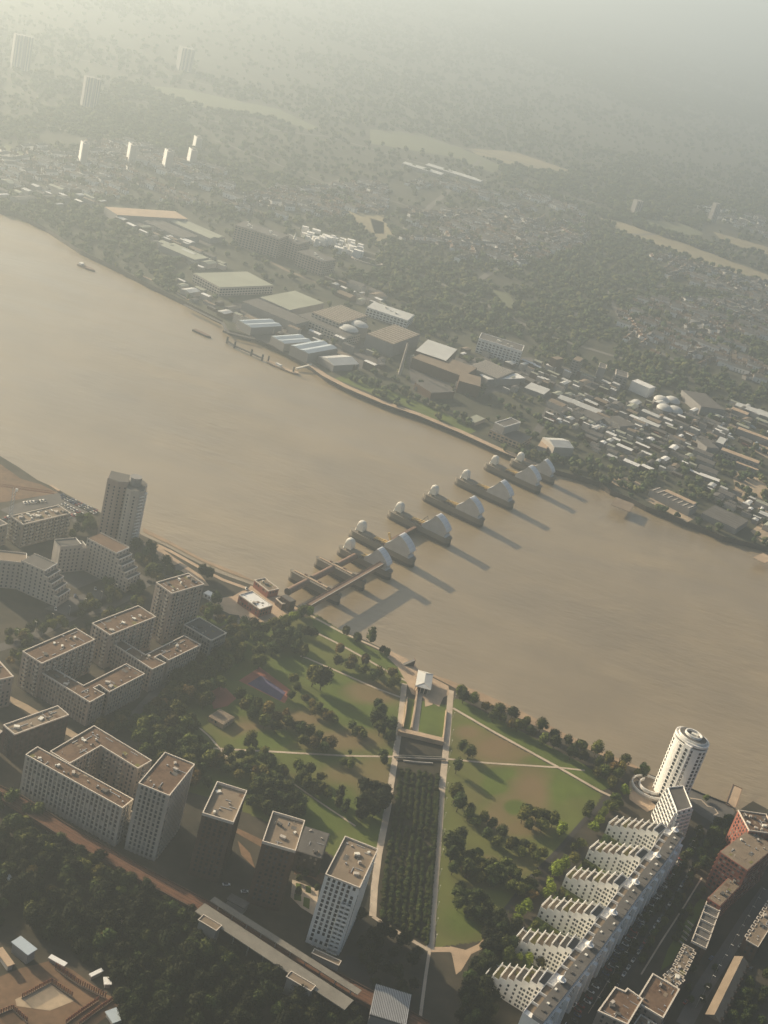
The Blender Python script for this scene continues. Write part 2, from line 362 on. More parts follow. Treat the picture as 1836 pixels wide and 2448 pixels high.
# plain piers, torque tubes and footbridge between the park bank and the first hooded pier
ang = math.atan2(perp.y, perp.x)
base = PIERS[0][0]
plain = []
for k, (d, lab) in enumerate(((39, 'plain concrete pier next to the nearest hooded pier'), (79, 'plain concrete pier nearest the park bank'))):
    c = base - span * d - perp * 2.0; plain.append(c)
    t = thing('plain_pier', lab, 'pier', (c.x, c.y, 0), ang, 'plain piers of the flood barrier')
    MB().prism(hull(50, 7, 0, 0), -2, 3).build('footing', M['wet'], t)
    MB().prism(hull(50, 7, 0, 0, -.3), 3, 8.5).prism(hull(50, 7, 0, 0, .1), 8.5, 9.1).build('hull', M['concrete'], t)
    b = MB(); b.prism(hull(46, 2.2, 0, 0), 9.1, 9.9); b.build('walkway_kerb', M['sand'], t)
    for x in (-12, 2, 14): MB().box(x, 1.4, 9.1, 2.4, 1.6, 1.7).build('deck_housing', M['rust'], t)
    MB().box(16, 0, 9.1, 10, 5, 2.6, top=.8).build('bridge_rest', M['concrete'], t)
segs = [(base - perp * 9, plain[0] - perp * 7), (plain[0] - perp * 7, plain[1] - perp * 7), (plain[1] - perp * 7, plain[1] - perp * 7 - span * 36)]
tl = ['brown torque tube joining the nearest hooded pier and a plain pier', 'brown torque tube between the two plain piers', 'brown torque tube running to the park bank']
for (a, b2), lab in zip(segs, tl):
    d = (b2 - a).normalized(); a2 = a + d * 3.4; e2 = b2 - d * 3.4
    mid = (a2 + e2) / 2
    t = thing('torque_tube', lab, 'tube', (mid.x, mid.y, 7.5), math.atan2(d.y, d.x), 'tubes of the side gates')
    h = (e2 - a2).length / 2
    MB().tube((-h, 0, 0), (h, 0, 0), 2.9, n=24).build('barrel', M['rust'], t, smooth=40)
    for s in (-h, h - .8): MB().tube((s, 0, 0), (s + .8, 0, 0), 3.2, n=24).build('flange', M['concrete'], t)
a = base + perp * 17.5; b2 = base - span * 124 + perp * 18.5
mid = (a + b2) / 2; d = (a - b2).normalized(); h = (a - b2).length / 2
t = thing('footbridge', 'long brown girder footbridge from the bank to the nearest hooded pier', 'footbridge', (mid.x, mid.y, 0), math.atan2(d.y, d.x))
MB().box(0, 0, 10.2, 2 * h, 3.8, 3.4).build('girder', M['rust'], t)
MB().box(0, 0, 13.6, 2 * h, 4.6, 0.35).build('deck', M['rust'], t)
for y in (-2.1, 2.1): MB().box(0, y, 13.95, 2 * h, 0.25, 0.5).build('parapet', M['steel2'] if y < 0 else M['rust'], t)
# ================================================================ BUILDINGS: helpers
M['glassmid'] = mat('mid_grey_glass', (0.10, 0.10, 0.10), 0.15, 0.4, 0.5, spec=0.6)  # slightly lighter glass, mixed in at random
M['glasspale'] = mat('window_with_blind', (0.24, 0.22, 0.19), 0.5, 0.2, 0.5)
M['brownroof'] = mat('brown_ballast_roof', (0.125, 0.072, 0.045), 0.95, 0.35, 0.09, 0.6, col2=(0.175, 0.115, 0.075))
M['greyroof'] = mat('grey_flat_roof', (0.105, 0.098, 0.09), 0.9, 0.25, 0.1)
M['tanroof'] = mat('tan_flat_roof', (0.20, 0.155, 0.11), 0.9, 0.2, 0.1)
M['mossroof'] = mat('moss_sedum_roof', (0.15, 0.135, 0.045), 0.95, 0.3, 0.15)
M['beige'] = mat('beige_brick', (0.26, 0.21, 0.17), 0.9, 0.14, 0.1, 2.0)
M['pinkstone'] = mat('pinkish_render', (0.36, 0.285, 0.235), 0.9, 0.12, 0.1)
M['greywall'] = mat('grey_wall', (0.24, 0.23, 0.22), 0.9, 0.12, 0.1)
M['redbrick'] = mat('red_brick', (0.27, 0.10, 0.07), 0.9, 0.2, 0.1, 2.0)
M['darkbrick'] = mat('dark_brick', (0.055, 0.035, 0.036), 0.9, 0.2, 0.1, 2.0)
M['brownbrick'] = mat('brown_brick', (0.10, 0.062, 0.042), 0.9, 0.2, 0.1, 2.0)
M['coping'] = mat('pale_coping', (0.62, 0.55, 0.46), 0.7, 0.08, 0.2)
M['pale'] = mat('pale_wall', (0.45, 0.405, 0.35), 0.85, 0.1, 0.1)
M['palemetal'] = mat('pale_sheet_roof', (0.52, 0.52, 0.49), 0.5, 0.12, 0.05)
M['olive'] = mat('olive_sheet_roof', (0.30, 0.31, 0.24), 0.7, 0.15, 0.03)
M['bluesheet'] = mat('blue_grey_sheet_roof', (0.40, 0.46, 0.50), 0.45, 0.1, 0.05)
M['whitesheet'] = mat('white_sheet_roof', (0.75, 0.74, 0.70), 0.5, 0.07, 0.05)
M['orange'] = mat('orange_lattice', (0.26, 0.115, 0.06), 0.8, 0.2, 0.3)
M['redpaint'] = mat('red_steel', (0.17, 0.065, 0.045), 0.6, 0.2, 0.3)
M['solar'] = mat('solar_panel', (0.03, 0.04, 0.07), 0.25, 0.2, 0.3, spec=0.6)
M['bare'] = mat('bare_sandy_ground', (0.36, 0.28, 0.19), 0.95, 0.25, 0.04, 0.3)
M['hotbare'] = mat('ochre_building_ground', (0.16, 0.10, 0.058), 0.95, 0.3, 0.05, 0.3)
M['track'] = mat('brown_track_ballast', (0.13, 0.062, 0.035), 0.95, 0.3, 0.3, 2.0)

def W3(pts, h):                       # roof outline seen in the picture -> plan outline at its height
    return [g2(p, LZ + h) for p in pts]
def rectify(q):
    q = [Vector(p) for p in q]; c = sum(q, Vector((0, 0))) / 4
    u = (q[1] - q[0]) + (q[2] - q[3]); v = (q[2] - q[1]) + (q[3] - q[0])
    lu, lv = u.length / 2, v.length / 2
    a = math.atan2(u.y, u.x); b = math.atan2(v.y, v.x)
    d = (b - a + math.pi) % (2 * math.pi) - math.pi
    off = (d - math.copysign(math.pi / 2, d)) / 2
    a += off; s = math.copysign(1, d)
    U = Vector((math.cos(a), math.sin(a))) * lu / 2; V = Vector((-math.sin(a), math.cos(a))) * lv / 2 * s
    return [tuple(c - U - V), tuple(c + U - V), tuple(c + U + V), tuple(c - U + V)]
def ccw(p):
    a = sum(p[i - 1][0] * p[i][1] - p[i][0] * p[i - 1][1] for i in range(len(p)))
    return list(p) if a > 0 else list(p)[::-1]
WC = {}
def shared(key, fn, m, name):
    if key not in WC: WC[key] = fn().mesh(name, m)
    return WC[key]
def offset_poly(p, d):                # inward offset of a ccw outline
    n = len(p); o = []
    for i in range(n):
        a, b, c = Vector(p[i - 1]), Vector(p[i]), Vector(p[(i + 1) % n])
        e1 = (b - a).normalized(); e2 = (c - b).normalized()
        n1 = Vector((-e1.y, e1.x)); n2 = Vector((-e2.y, e2.x)); k = n1 + n2
        o.append(tuple(b + k * (d / max(0.25, k.dot(n1)))))
    return o
def building(label, cat, poly, h, wall='beige', roof='brownroof', coping='coping', bay=3.2, floor=3.0, ww=1.3, wh=1.6, style='plain',
             name='apartment_block', group=None, base=LZ, units=3, balc=(), limit=290, glass='glass', ph=0.9, first=0.9, winz=True, pil=0.5, seed=0, pilmat=None, cw=.45):
    rr = random.Random(seed + int(abs(poly[0][0] * 7)))
    poly = ccw(poly); cx = sum(p[0] for p in poly) / len(poly); cy = sum(p[1] for p in poly) / len(poly)
    lp = [(p[0] - cx, p[1] - cy) for p in poly]
    t = thing(name, label, cat, (cx, cy, base), 0, group)
    MB().prism(lp, -0.5, h).build('wall', M[wall], t)
    inn = offset_poly(lp, cw)
    MB().prism(inn, h, h + 0.15).build('roof', M[roof], t)
    if coping:
        b = MB(); n = len(lp); oo = offset_poly(lp, -0.12)
        for i in range(n):
            j = (i + 1) % n; b.prism([oo[i], oo[j], inn[j], inn[i]], h, h + ph)
        b.build('parapet', M[coping], t)
    n = len(lp); count = 0; stuffb = MB(); pilb = shared((style, h, pil), lambda: MB().box(0, 0, 0, pil, 0.5, h), M[pilmat or wall], 'pilaster')
    wfn = lambda g_: (lambda: MB().box(0, 0.03, 0, ww, 0.24, wh), M[g_], 'window')
    winms = [shared(('w', ww, wh, g_), *wfn(g_)) for g_ in ((glass, glass, glass, 'glassmid', 'glasspale') if wall not in ('brownbrick', 'darkbrick') else (glass, glass, glass, 'glassmid'))]
    edges = []
    for i in range(n):
        a, b = Vector(lp[i]), Vector(lp[(i + 1) % n]); d = b - a; nn = Vector((d.y, -d.x)).normalized()
        mid = (a + b) / 2 + Vector((cx, cy)); face = nn.dot(Vector((0, 0)) - mid) > 0
        edges.append((not face, i, a, b, nn, face))
    if winz:
        for _, i, a, b, nn, face in sorted(edges, key=lambda e: (e[0], e[1])):
            L = (b - a).length
            if L < 3.4: continue
            d = (b - a).normalized(); nb = max(1, int((L - 1.0) / bay)); rot = math.atan2(d.y, d.x); st = (L - nb * bay) / 2 + bay / 2
            nf = max(1, int((h - first) / floor))
            fl0 = h - nf * floor
            bl = [x for x in balc if x[0] == i or x[0] == 'all']
            for k in range(nb):
                p = a + d * (st + k * bay) + nn * 0.0
                for f in range(nf):
                    zz = fl0 + f * floor + 0.8
                    if rr.random() < .05: continue
                    if face and count < limit:
                        inst('window', rr.choice(winms), t, (p.x, p.y, zz), rot + math.pi); count += 1
                    else: stuffb.box(p.x + nn.x * .0, p.y + nn.y * .0, zz, ww, 0.24, wh, rot)
                if face and style == 'pilaster' :
                    q = a + d * (st + (k + .5) * bay) + nn * 0.15
                    if k < nb - 1: inst('pilaster', pilb, t, (q.x, q.y, 0), rot)
                if face and bl and (k % bl[0][1] == bl[0][2]):
                    bm_ = shared(('balc', bl[0][3]), lambda: balcony(bl[0][3]), M['pale'], 'balcony')
                    for f in range(nf):
                        inst('balcony', bm_, t, (p.x + nn.x * .1, p.y + nn.y * .1, fl0 + f * floor), rot)
    if stuffb.v: stuffb.build('window', M[glass], t, kind='stuff')
    if units:
        xs = [p[0] for p in lp]; ys = [p[1] for p in lp]; k = 0; tr = 0
        while k < units and tr < 200:
            tr += 1; x = rr.uniform(min(xs), max(xs)); y = rr.uniform(min(ys), max(ys))
            if inside((x, y), offset_poly(lp, 2.6)):
                s = rr.choice([rr.uniform(.6, 1.4), rr.uniform(1.0, 2.4)])
                MB().box(0, 0, 0, s * 1.5, s, rr.uniform(.7, 1.6)).build('rooftop_unit', M[rr.choice(['pale', 'steel2', 'greyroof'])], t, loc=(x, y, h + .15), rot=rr.uniform(0, 3)); k += 1
    if units:
        xs = [p[0] for p in lp]; ys = [p[1] for p in lp]; k = 0; tr = 0
        e0 = max(range(n), key=lambda i: (Vector(lp[(i + 1) % n]) - Vector(lp[i])).length); dd = Vector(lp[(e0 + 1) % n]) - Vector(lp[e0]); ra = math.atan2(dd.y, dd.x); want = 5 + int(abs((max(xs) - min(xs)) * (max(ys) - min(ys))) / 160)
        while k < want and tr < 300:
            tr += 1; x = rr.uniform(min(xs), max(xs)); y = rr.uniform(min(ys), max(ys))
            if not inside((x, y), offset_poly(lp, 1.8)): continue
            w = rr.random(); k += 1
            if w < .25: sz, nm, mm = (rr.uniform(3, 7), .35, .3), 'roof_duct', 'steel'
            elif w < .55: sz, nm, mm = (.9, .9, rr.uniform(.3, .9)), 'roof_hatch', rr.choice(['pale', 'steel'])
            elif w < .8: sz, nm, mm = (rr.uniform(2, 5), rr.uniform(1.5, 3.5), .04), 'roof_patch', rr.choice(['greyroof', 'tanroof', 'brownroof', 'mossroof'])
            else: sz, nm, mm = (.3, .3, rr.uniform(.8, 1.5)), 'vent_pipe', 'steel2'
            MB().box(0, 0, 0, *sz).build(nm, M[mm], t, loc=(x, y, h + .16 + k * .004), rot=ra + rr.choice((0, math.pi / 2)))
    return t
def balcony(wd):
    b = MB(); b.box(0, -0.75, 0, wd, 1.5, 0.2); b.box(0, -1.45, 0.2, wd, 0.08, 1.0); b.box(-wd / 2 + .04, -.75, .2, .08, 1.4, 1.0); b.box(wd / 2 - .04, -.75, .2, .08, 1.4, 1.0)
    return b
def inside(p, poly):
    x, y = p; c = False; n = len(poly)
    for i in range(n):
        x1, y1 = poly[i - 1]; x2, y2 = poly[i]
        if (y1 > y) != (y2 > y) and x < (x2 - x1) * (y - y1) / (y2 - y1) + x1: c = not c
    return c
def sheet(name, px, m, z, kind='structure', zz=LZ):
    p = [g2(q, zz) for q in px]
    a = sum(p[i - 1][0] * p[i][1] - p[i][0] * p[i - 1][1] for i in range(len(p)))
    if a < 0: p = p[::-1]
    return MB().add([(x, y, z) for x, y in p], [tuple(range(len(p)))]).build(name, M[m], kind=kind)
def ribbon(name, px, w, m, z, kind='structure'):
    return MB().strip([g2(q) for q in px], w, z).build(name, M[m], kind=kind)

# ================================================================ LEFT-HAND COURTYARD BLOCKS
q = lambda pts, h: rectify(W3(pts, h))
G1 = 'pinkish apartment blocks round gardens'
building('tall pinkish wing with brown flat roof and small pale vents, leftmost of the estate', 'apartment block', q(z7([(140, 160), (505, 15), (635, 88), (270, 238)]), 26), 26, 'pinkstone', group=G1, balc=((0, 2, 1, 2.4), (1, 3, 1, 2.4), (3, 3, 1, 2.4)), units=5, bay=3.0)
building('long low brown-roofed wing with a notched garden side, joined to the leftmost tall wing', 'apartment block', W3(z7([(272, 302), (345, 270), (550, 388), (835, 245), (955, 312), (722, 432), (655, 385), (618, 405), (692, 445), (592, 500)]), 18), 18, 'pinkstone', group=G1, style='pilaster', bay=2.6, units=4, pilmat='pale')
building('tall pinkish block with brown roof directly in front of the slim tower', 'apartment block', q(z5([(515, 1045), (785, 950), (888, 1012), (620, 1110)]), 27), 27, 'pinkstone', group=G1, balc=(('all', 3, 1, 2.4),), units=5, bay=3.0)
building('low notched brown-roofed wing joined to the block in front of the slim tower', 'apartment block', W3(z7([(722, 97), (800, 85), (960, 185), (1215, 58), (1328, 118), (1115, 222), (1058, 183), (1020, 203), (1095, 240), (1005, 282)]), 18), 18, 'pinkstone', group=G1, style='pilaster', bay=2.6, units=4, pilmat='pale')
building('small grey-roofed block with white window frames at the right end of the estate', 'apartment block', q(z5([(1125, 1000), (1275, 1108), (1190, 1145), (1060, 1060)]), 17), 17, 'greywall', 'greyroof', group=G1, units=1, bay=2.4, ww=1.7, wh=2.1)
building('slim tall tower with brown roof and a clutter of rooftop plant beside the river path', 'tower block', q(z5([(870, 812), (1073, 768), (1160, 828), (975, 873)]), 42), 42, 'pinkstone', name='tower_block', balc=(('all', 3, 1, 2.2),), units=9, bay=2.9)
building('brown-roofed block cut off by the left edge of the photo', 'apartment block', q(z7([(-150, 225), (-20, 205), (75, 320), (-60, 375)]), 22), 22, 'pinkstone', group=G1, balc=(('all', 3, 1, 2.2),))
building('dark brick block with white bays behind the courtyard block, left edge', 'apartment block', q(z7([(50, 655), (360, 515), (458, 577), (85, 722)]), 19), 19, 'darkbrick', 'tanroof', bay=3.4, ww=1.9, wh=1.9, units=4)
building('flat brick block partly outside the left edge beside the dark brick block', 'apartment block', q(z7([(-260, 740), (-110, 650), (35, 690), (-120, 790)]), 17), 17, 'darkbrick', 'brownroof', bay=3.4, ww=1.9, wh=1.9)
FG = 'beige blocks along the railway'
building('long beige block with narrow roof, mossy at its right end, facing the railway', 'apartment block', q(z7([(165, 850), (240, 797), (888, 1140), (808, 1195)]), 27), 27, 'pale', 'brownroof', group=FG, style='pilaster', bay=2.9, units=8, pil=1.15, balc=((9, 2, 0, 2),), ww=1.4, wh=1.8)
mp = q(z7([(560, 1000), (620, 965), (888, 1140), (808, 1195)]), 27)
c = sum((Vector(p) for p in mp), Vector((0, 0))) / 4
building('U-shaped brown-roofed block closing the dark courtyard', 'apartment block', W3(z7([(330, 825), (620, 655), (1002, 885), (910, 938), (665, 787), (460, 905)]), 26), 26, 'pinkstone', 'brownroof', group=FG, bay=2.8, units=5, ww=1.2, balc=(('all', 4, 1, 2),))
building('tall corner tower of the courtyard block with reddish roof and white plant on it', 'tower block', q(z7([(1065, 808), (1240, 910), (1145, 1140), (960, 1040)]), 46), 46, 'pale', 'brownroof', name='tower_block', group='tall towers by the railway', style='pilaster', bay=2.7, units=4, pil=1.15, ww=1.3, wh=1.9)
building('short link block in the gap between the long beige block and the corner tower', 'apartment block', q(z7([(800, 1262), (860, 1215), (955, 1270), (895, 1315)]), 13), 13, 'pale', 'greyroof', units=0, style='pilaster', bay=2.7)
building('brown brick tower with deep parapet, second tower from the left along the railway', 'tower block', q(z7([(1420, 1040), (1620, 1080), (1545, 1325), (1350, 1225)]), 42), 42, 'brownbrick', 'tanroof', name='tower_block', group='tall towers by the railway', style='pilaster', bay=3.0, units=2, ph=1.8, pil=.9)
building('brown brick tower beside the dark low hall, plant lying on its roof', 'tower block', q(zf([(465, 110), (655, 150), (605, 345), (430, 265)]), 42), 42, 'brownbrick', 'tanroof', name='tower_block', group='tall towers by the railway', style='pilaster', bay=3.0, units=3, ph=1.8, pil=.9)
wt = building('pale striped tower with balcony grid, the nearest tower, above the station platform', 'tower block', q(zf([(862, 218), (1030, 318), (1000, 555), (815, 462)]), 47), 47, 'white', 'tanroof', name='tower_block', group='tall towers by the railway', style='pilaster', bay=2.9, units=6, ph=1.2, pil=1.2, ww=1.5, wh=2.0)
# balcony grid on the pale tower's right front
wq = ccw(q(zf([(862, 218), (1030, 318), (1000, 555), (815, 462)]), 47))
lx = Vector(wt.location[:2])
for i in range(4):
    a, b = Vector(wq[i]), Vector(wq[(i + 1) % 4]); d = (b - a).normalized(); nn = Vector((d.y, -d.x)); mid = (a + b) / 2
    if nn.dot(-mid.normalized()) > 0.75:
        bmsh = MB().box(0, -1.0, 0, 6.0, 2.0, .35); bmsh.box(0, -1.95, .35, 6.0, .1, .9)
        for s in (-2.85, 0, 2.85): bmsh.box(s, -1.0, .35, .3, 2.0, 2.65)
        bmsh = bmsh.mesh('balcony', M['white'])
        for f in range(12):
            p = a + d * ((b - a).length - 4.0) if True else mid
            o = inst('balcony', bmsh, wt, (p.x - lx.x, p.y - lx.y, 1 + f * 3.0), math.atan2(d.y, d.x)); o['label'] = 'white balcony frame with open front'
building('low dark blue-grey hall with one bright rooflight behind the nearest towers', 'hall', q(zf([(650, 165), (790, 225), (765, 370), (625, 320)]), 14), 14, 'dark', 'greyroof', None, name='hall', units=2)

# ================================================================ FAR-LEFT RIVERSIDE GROUP
# many-sided riverside tower
bc = G(*z5([(668, 575)])[0]); bl = G(*z5([(553, 545)])[0]); brr = G(*z5([(800, 600)])[0])
ax = (brr - bl).normalized(); hw = (brr - bl).length / 2
t = thing('riverside_tower', 'tall pale many-sided tower standing on the river edge at the left', 'tower block', (bc.x, bc.y + 6, LZ), math.atan2(ax.y, ax.x))
p1 = [(-hw, -6), (-hw + 9, -9), (-1, -6), (-1, 9), (-hw, 9)]; p2 = [(-1.5, -10), (3, -13), (9, -13), (12.5, -8), (13, 6), (9, 11), (-1.5, 11)]
MB().prism(p1, 0, 53).build('west_wing_wall', M['pinkstone'], t); MB().prism(p2, 0, 50).build('east_wing_wall', M['pale'], t)
MB().prism(offset_poly(ccw(p1), .4), 53, 53.3).build('roof', M['greyroof'], t); MB().prism(offset_poly(ccw(p2), .4), 50, 50.3).build('roof', M['greyroof'], t)
b = MB(); b.tube((3.5, 0, 50), (3.5, 0, 57), 5.0, 5.0, 8); b.build('plant_room', M['greywall'], t)
wm = shared(('w', 1.2, 1.5, 'glass'), lambda: MB().box(0, .03, 0, 1.2, .24, 1.5), M['glass'], 'window')
cnt = 0
for pp, hh in ((p1, 53), (p2, 50)):
    pp = ccw(pp)
    for i in range(len(pp)):
        a, b = Vector(pp[i]), Vector(pp[(i + 1) % len(pp)]); L = (b - a).length; d = (b - a) / L; nn = Vector((d.y, -d.x))
        if L < 4 or nn.y > 0.3: continue
        nb = max(1, int(L / 3.6))
        for k in range(nb):
            p = a + d * (L * (k + .5) / nb)
            for f in range(int(hh / 3) - 1):
                if cnt < 290: inst('window', wm, t, (p.x, p.y, 2 + f * 3), math.atan2(d.y, d.x) + math.pi); cnt += 1
bal = MB().box(0, 0, 0, 5, 2.4, .25).box(0, -1.15, .25, 5, .1, .9).mesh('balcony', M['white'])
for f in range(15):
    inst('balcony', bal, t, (11.2, -9.8, 3 + f * 3), math.atan2(5, 3.5) + 0.0)
    inst('balcony', bal, t, (13.6, -2, 3 + f * 3), math.pi / 2)

# stepped white-balconied blocks
def stepped(label, px0, px1, wd, top, steps, dz, dl, wall='pale', roof='greyroof', name='stepped_block', cat='apartment block', group=None, side=1, hmin=0, red=False):
    a, b = G(*px0, LZ), G(*px1, LZ); d = (b - a); L = d.length; d.normalize()
    t = thing(name, label, cat, (a.x, a.y, LZ), math.atan2(d.y, d.x), group)
    x = 0
    for s in range(steps + 1):
        ln = (L - steps * dl) if s == 0 else dl
        h = top - s * dz
        if h < 3: break
        MB().box(x + ln / 2, 0, 0, ln, wd, h).build('wall', M[wall], t)
        MB().box(x + ln / 2, 0, h, ln - .4, wd - .6, .15).build('terrace' if s else 'roof', M['brownroof' if (red and s == 0) else roof], t)
        for y in (-wd / 2 + .1, wd / 2 - .1):
            MB().box(x + ln / 2, y, h, ln, .2, 1.0).build('parapet', M['coping'], t)
        MB().box(x + ln - .1, 0, h, .2, wd - .5, 1.0).build('parapet', M['white'], t)
        nfl = int(h / 3); nb = max(1, int(ln / 3.4))
        for k in range(nb):
            for f in range(nfl):
                for y, rz in ((-wd / 2, math.pi), (wd / 2, 0)):
                    inst('window', wm, t, (x + ln * (k + .5) / nb, y, 1 + f * 3), rz)
        if s == steps or True:
            for f in range(max(0, nfl - int((top - (s + 1) * dz) / 3)) if s < steps else nfl):
                zz = h - 3 * (f + 1) + .8
                for k in range(int(wd / 4)):
                    inst('window', wm, t, (x + ln, -wd / 2 + (k + .5) * wd / int(wd / 4), zz), -math.pi / 2)
        x += ln
    return t
SG = 'stepped blocks by the riverside tower'
A1 = lambda x, y: z5([(x, y)])[0]
stepped('stepped block with reddish top floor and balconies falling towards the slim tower', A1(500, 720), A1(745, 850), 16, 27, 4, 4.0, 3.6, group=SG, red=True)
stepped('stepped block with falling balconies at the left, in front of the parking court', A1(130, 830), A1(355, 930), 16, 24, 4, 4.0, 3.6, group=SG)
stepped('grey linking block between the two stepped blocks, flat roofs at several levels', A1(300, 740), A1(500, 720), 11, 23, 2, 3.5, 6, group=SG)
stepped('pale flat-roofed block at the left edge with straw-coloured roof', A1(-120, 800), A1(190, 830), 15, 22, 1, 3, 8, roof='tanroof', group=SG)
building('unfinished-looking flat block with glinting rooftop plant behind the stepped blocks', 'apartment block', q(z5([(60, 440), (330, 375), (400, 425), (130, 485)]), 20), 20, 'beige', 'tanroof', units=26, bay=3.0, balc=(('all', 2, 0, 2.4),))
building('grey flat block at the left edge beside the crane, its roof full of white plant', 'apartment block', q(z5([(-220, 480), (-40, 430), (30, 480), (-120, 540)]), 18), 18, 'beige', 'greyroof', units=16, bay=3.0)

# ================================================================ WHITE ROUND TOWER AND THE STEPPED FINGERS
c = G(*zc([(868, 668)])[0]); HR = 51.0
t = thing('round_tower', 'tall white round-ended tower with ringed roof rising beside the river wall', 'tower', (c.x, c.y, LZ), R(-38))
def oval(a, b, n=40, e=1.0): return [(a * math.cos(2 * math.pi * i / n), b * math.sin(2 * math.pi * i / n)) for i in range(n)]
MB().prism(oval(13.0, 10.2), 0, HR - 3).build('wall', M['white'], t, smooth=30)
MB().prism(oval(12.2, 9.2), HR - 3, HR - 1.6).build('setback_band', M['glass'], t, smooth=30)
MB().prism(oval(12.9, 9.9), HR - 1.6, HR - .8).prism(oval(10.6, 8.0), HR - .8, HR + 1.5).build('crown_band', M['white'], t, smooth=30)
MB().prism(oval(10.2, 7.6), HR + 1.5, HR + 1.7).build('roof', M['greyroof'], t)
b = MB(); o1, i1 = oval(12.9, 9.9), oval(12.3, 9.3)
for k in range(40): b.prism([o1[k], o1[(k + 1) % 40], i1[(k + 1) % 40], i1[k]], HR - .8, HR + .3)
b.build('roof_rim', M['white'], t)
b = MB(); o1, i1 = oval(6.4, 5.0), oval(5.7, 4.3)
for k in range(40): b.prism([o1[k], o1[(k + 1) % 40], i1[(k + 1) % 40], i1[k]], HR + 1.5, HR + 3.4)
b.build('roof_ring', M['white'], t)
MB().box(1.5, -1.5, HR + 1.7, 5, 2.5, 2.6, .4).tube((4, -2, HR + 1.7), (4, -2, HR + 5), .35).build('plant_room', M['steel2'], t)
wv = shared('tw', lambda: MB().box(0, 0, 0, 1.7, .5, 2.0), M['glass'], 'window')
for an, wmod in ((205, 1), (222, 0), (262, 0), (285, 1), (300, 0), (332, 1), (350, 0)):
    th = R(an); x, y = 13.0 * math.cos(th), 10.2 * math.sin(th); nr = math.atan2(y / 10.2 ** 2, x / 13.0 ** 2)
    for f in range(15): 
        inst('window', wv, t, (x - math.cos(nr) * .15, y - math.sin(nr) * .15, 2.0 + f * 3.05), nr + math.pi / 2)
# projecting stair spine
MB().box(3.5, -10.2, 0, 5.5, 2.4, HR - 1).build('stair_shaft', M['white'], t)
for f in range(15): inst('window', wv, t, (3.5, -11.3, 2.4 + f * 3.05), 0)
# circular terrace at the tower foot
c2 = G(*zc([(716, 622)])[0])
t = thing('round_terrace', 'round raised terrace with white rim hugging the white tower foot', 'terrace', (c2.x, c2.y, LZ))
MB().prism(oval(13.5, 13.5, 48), 0, 1.6).build('podium', M['pale'], t, smooth=30)
MB().prism(oval(12.6, 12.6, 48), 1.6, 1.75).build('paving', M['tanroof'], t)
for ra, hh, nm, st, en in ((13.5, 1.6, 'outer_rim', 0, 48), (8.4, 2.4, 'inner_screen', 16, 42)):
    b = MB(); o1, i1 = oval(ra, ra, 48), oval(ra - .5, ra - .5, 48)
    for k in range(st, en): b.prism([o1[k], o1[(k + 1) % 48], i1[(k + 1) % 48], i1[k]], 1.75, 1.75 + hh)
    b.build(nm, M['white'], t)
for k in range(14):
    a = rnd.uniform(2.4, 5.2); rr_ = rnd.uniform(9.4, 11.8)
    MB().box(0, 0, 0, 1.5, .8, .8).build('terrace_table', M['dark'], t, loc=(math.cos(a) * rr_, math.sin(a) * rr_, 1.75), rot=a)

lows = zd([(800, 14), (692, 152), (560, 302), (422, 468), (268, 648), (108, 842)])
highs = zd([(1085, 66), (985, 206), (862, 356), (735, 526), (600, 706), (442, 900)])
fl = ['nearest the round tower', 'second from the round tower', 'third from the round tower', 'fourth from the round tower', 'second from the bottom edge, beside the lime-green clump', 'nearest the bottom edge of the photo']
LO, HI, NS = 7.0, 22.5, 8
divm = {}
fin_ends = []
for i in range(6):
    a = G(*lows[i], LZ + LO); b = G(*highs[i], LZ + HI); a.z = b.z = 0
    d = b - a; L = d.length; d.normalize(); nn = Vector((d.y, -d.x, 0))     # towards the camera side
    WD = 12.5
    org = a + nn * (WD / 2)
    fin_ends.append((a, b, d, nn, L, WD))
    t = thing('stepped_finger_block', 'white stepped terrace block ' + fl[i], 'apartment block', (org.x, org.y, LZ), math.atan2(d.y, d.x), 'white stepped blocks beside the park')
    sl_ = L / NS
    for s in range(NS):
        h = LO + (HI - LO) * s / (NS - 1); x = (s + .5) * sl_; zi = 0 if s % 2 == 0 else -.5
        y0 = zi
        MB().box(x, y0 / 2, 0, sl_, WD + y0, h).build('wall', M['white'], t)
        MB().box(x, y0 / 2, h, sl_ - .5, WD - .9, .12).build('terrace', M['greyroof' if s > 5 else ['tanroof', 'greyroof', 'mossroof', 'tanroof'][(s + i) % 4]], t)
        MB().box(s * sl_ + .2, y0 / 2, h - .6, .4, WD + .3, 3.0).build('divider_wall', M['white'], t)
        for y in (-WD / 2 - y0 * 0 + .12, WD / 2 - .12):
            MB().box(x + .05, y + (y0 * 0), h, sl_ - .4, .22, 1.0).build('parapet', M['white'], t)
        if s in (3, 5): MB().box(x + 1, 1.0, h + .12, 1.6, 2.6, 1.1).build('planter', M['mossroof' if s == 3 else 'brownroof'], t)
        nfl = int((h - 1) / 2.9)
        for f in range(nfl):
            for kx in ((.5,) if s < 5 else (.28, .72)):
                inst('window', wm, t, (s * sl_ + kx * sl_, -WD / 2 - (0.0), .9 + f * 2.9), math.pi)
        if s == 0:
            for f in range(2): inst('window', wm, t, (0, 0, 1.2 + f * 3), math.pi / 2)
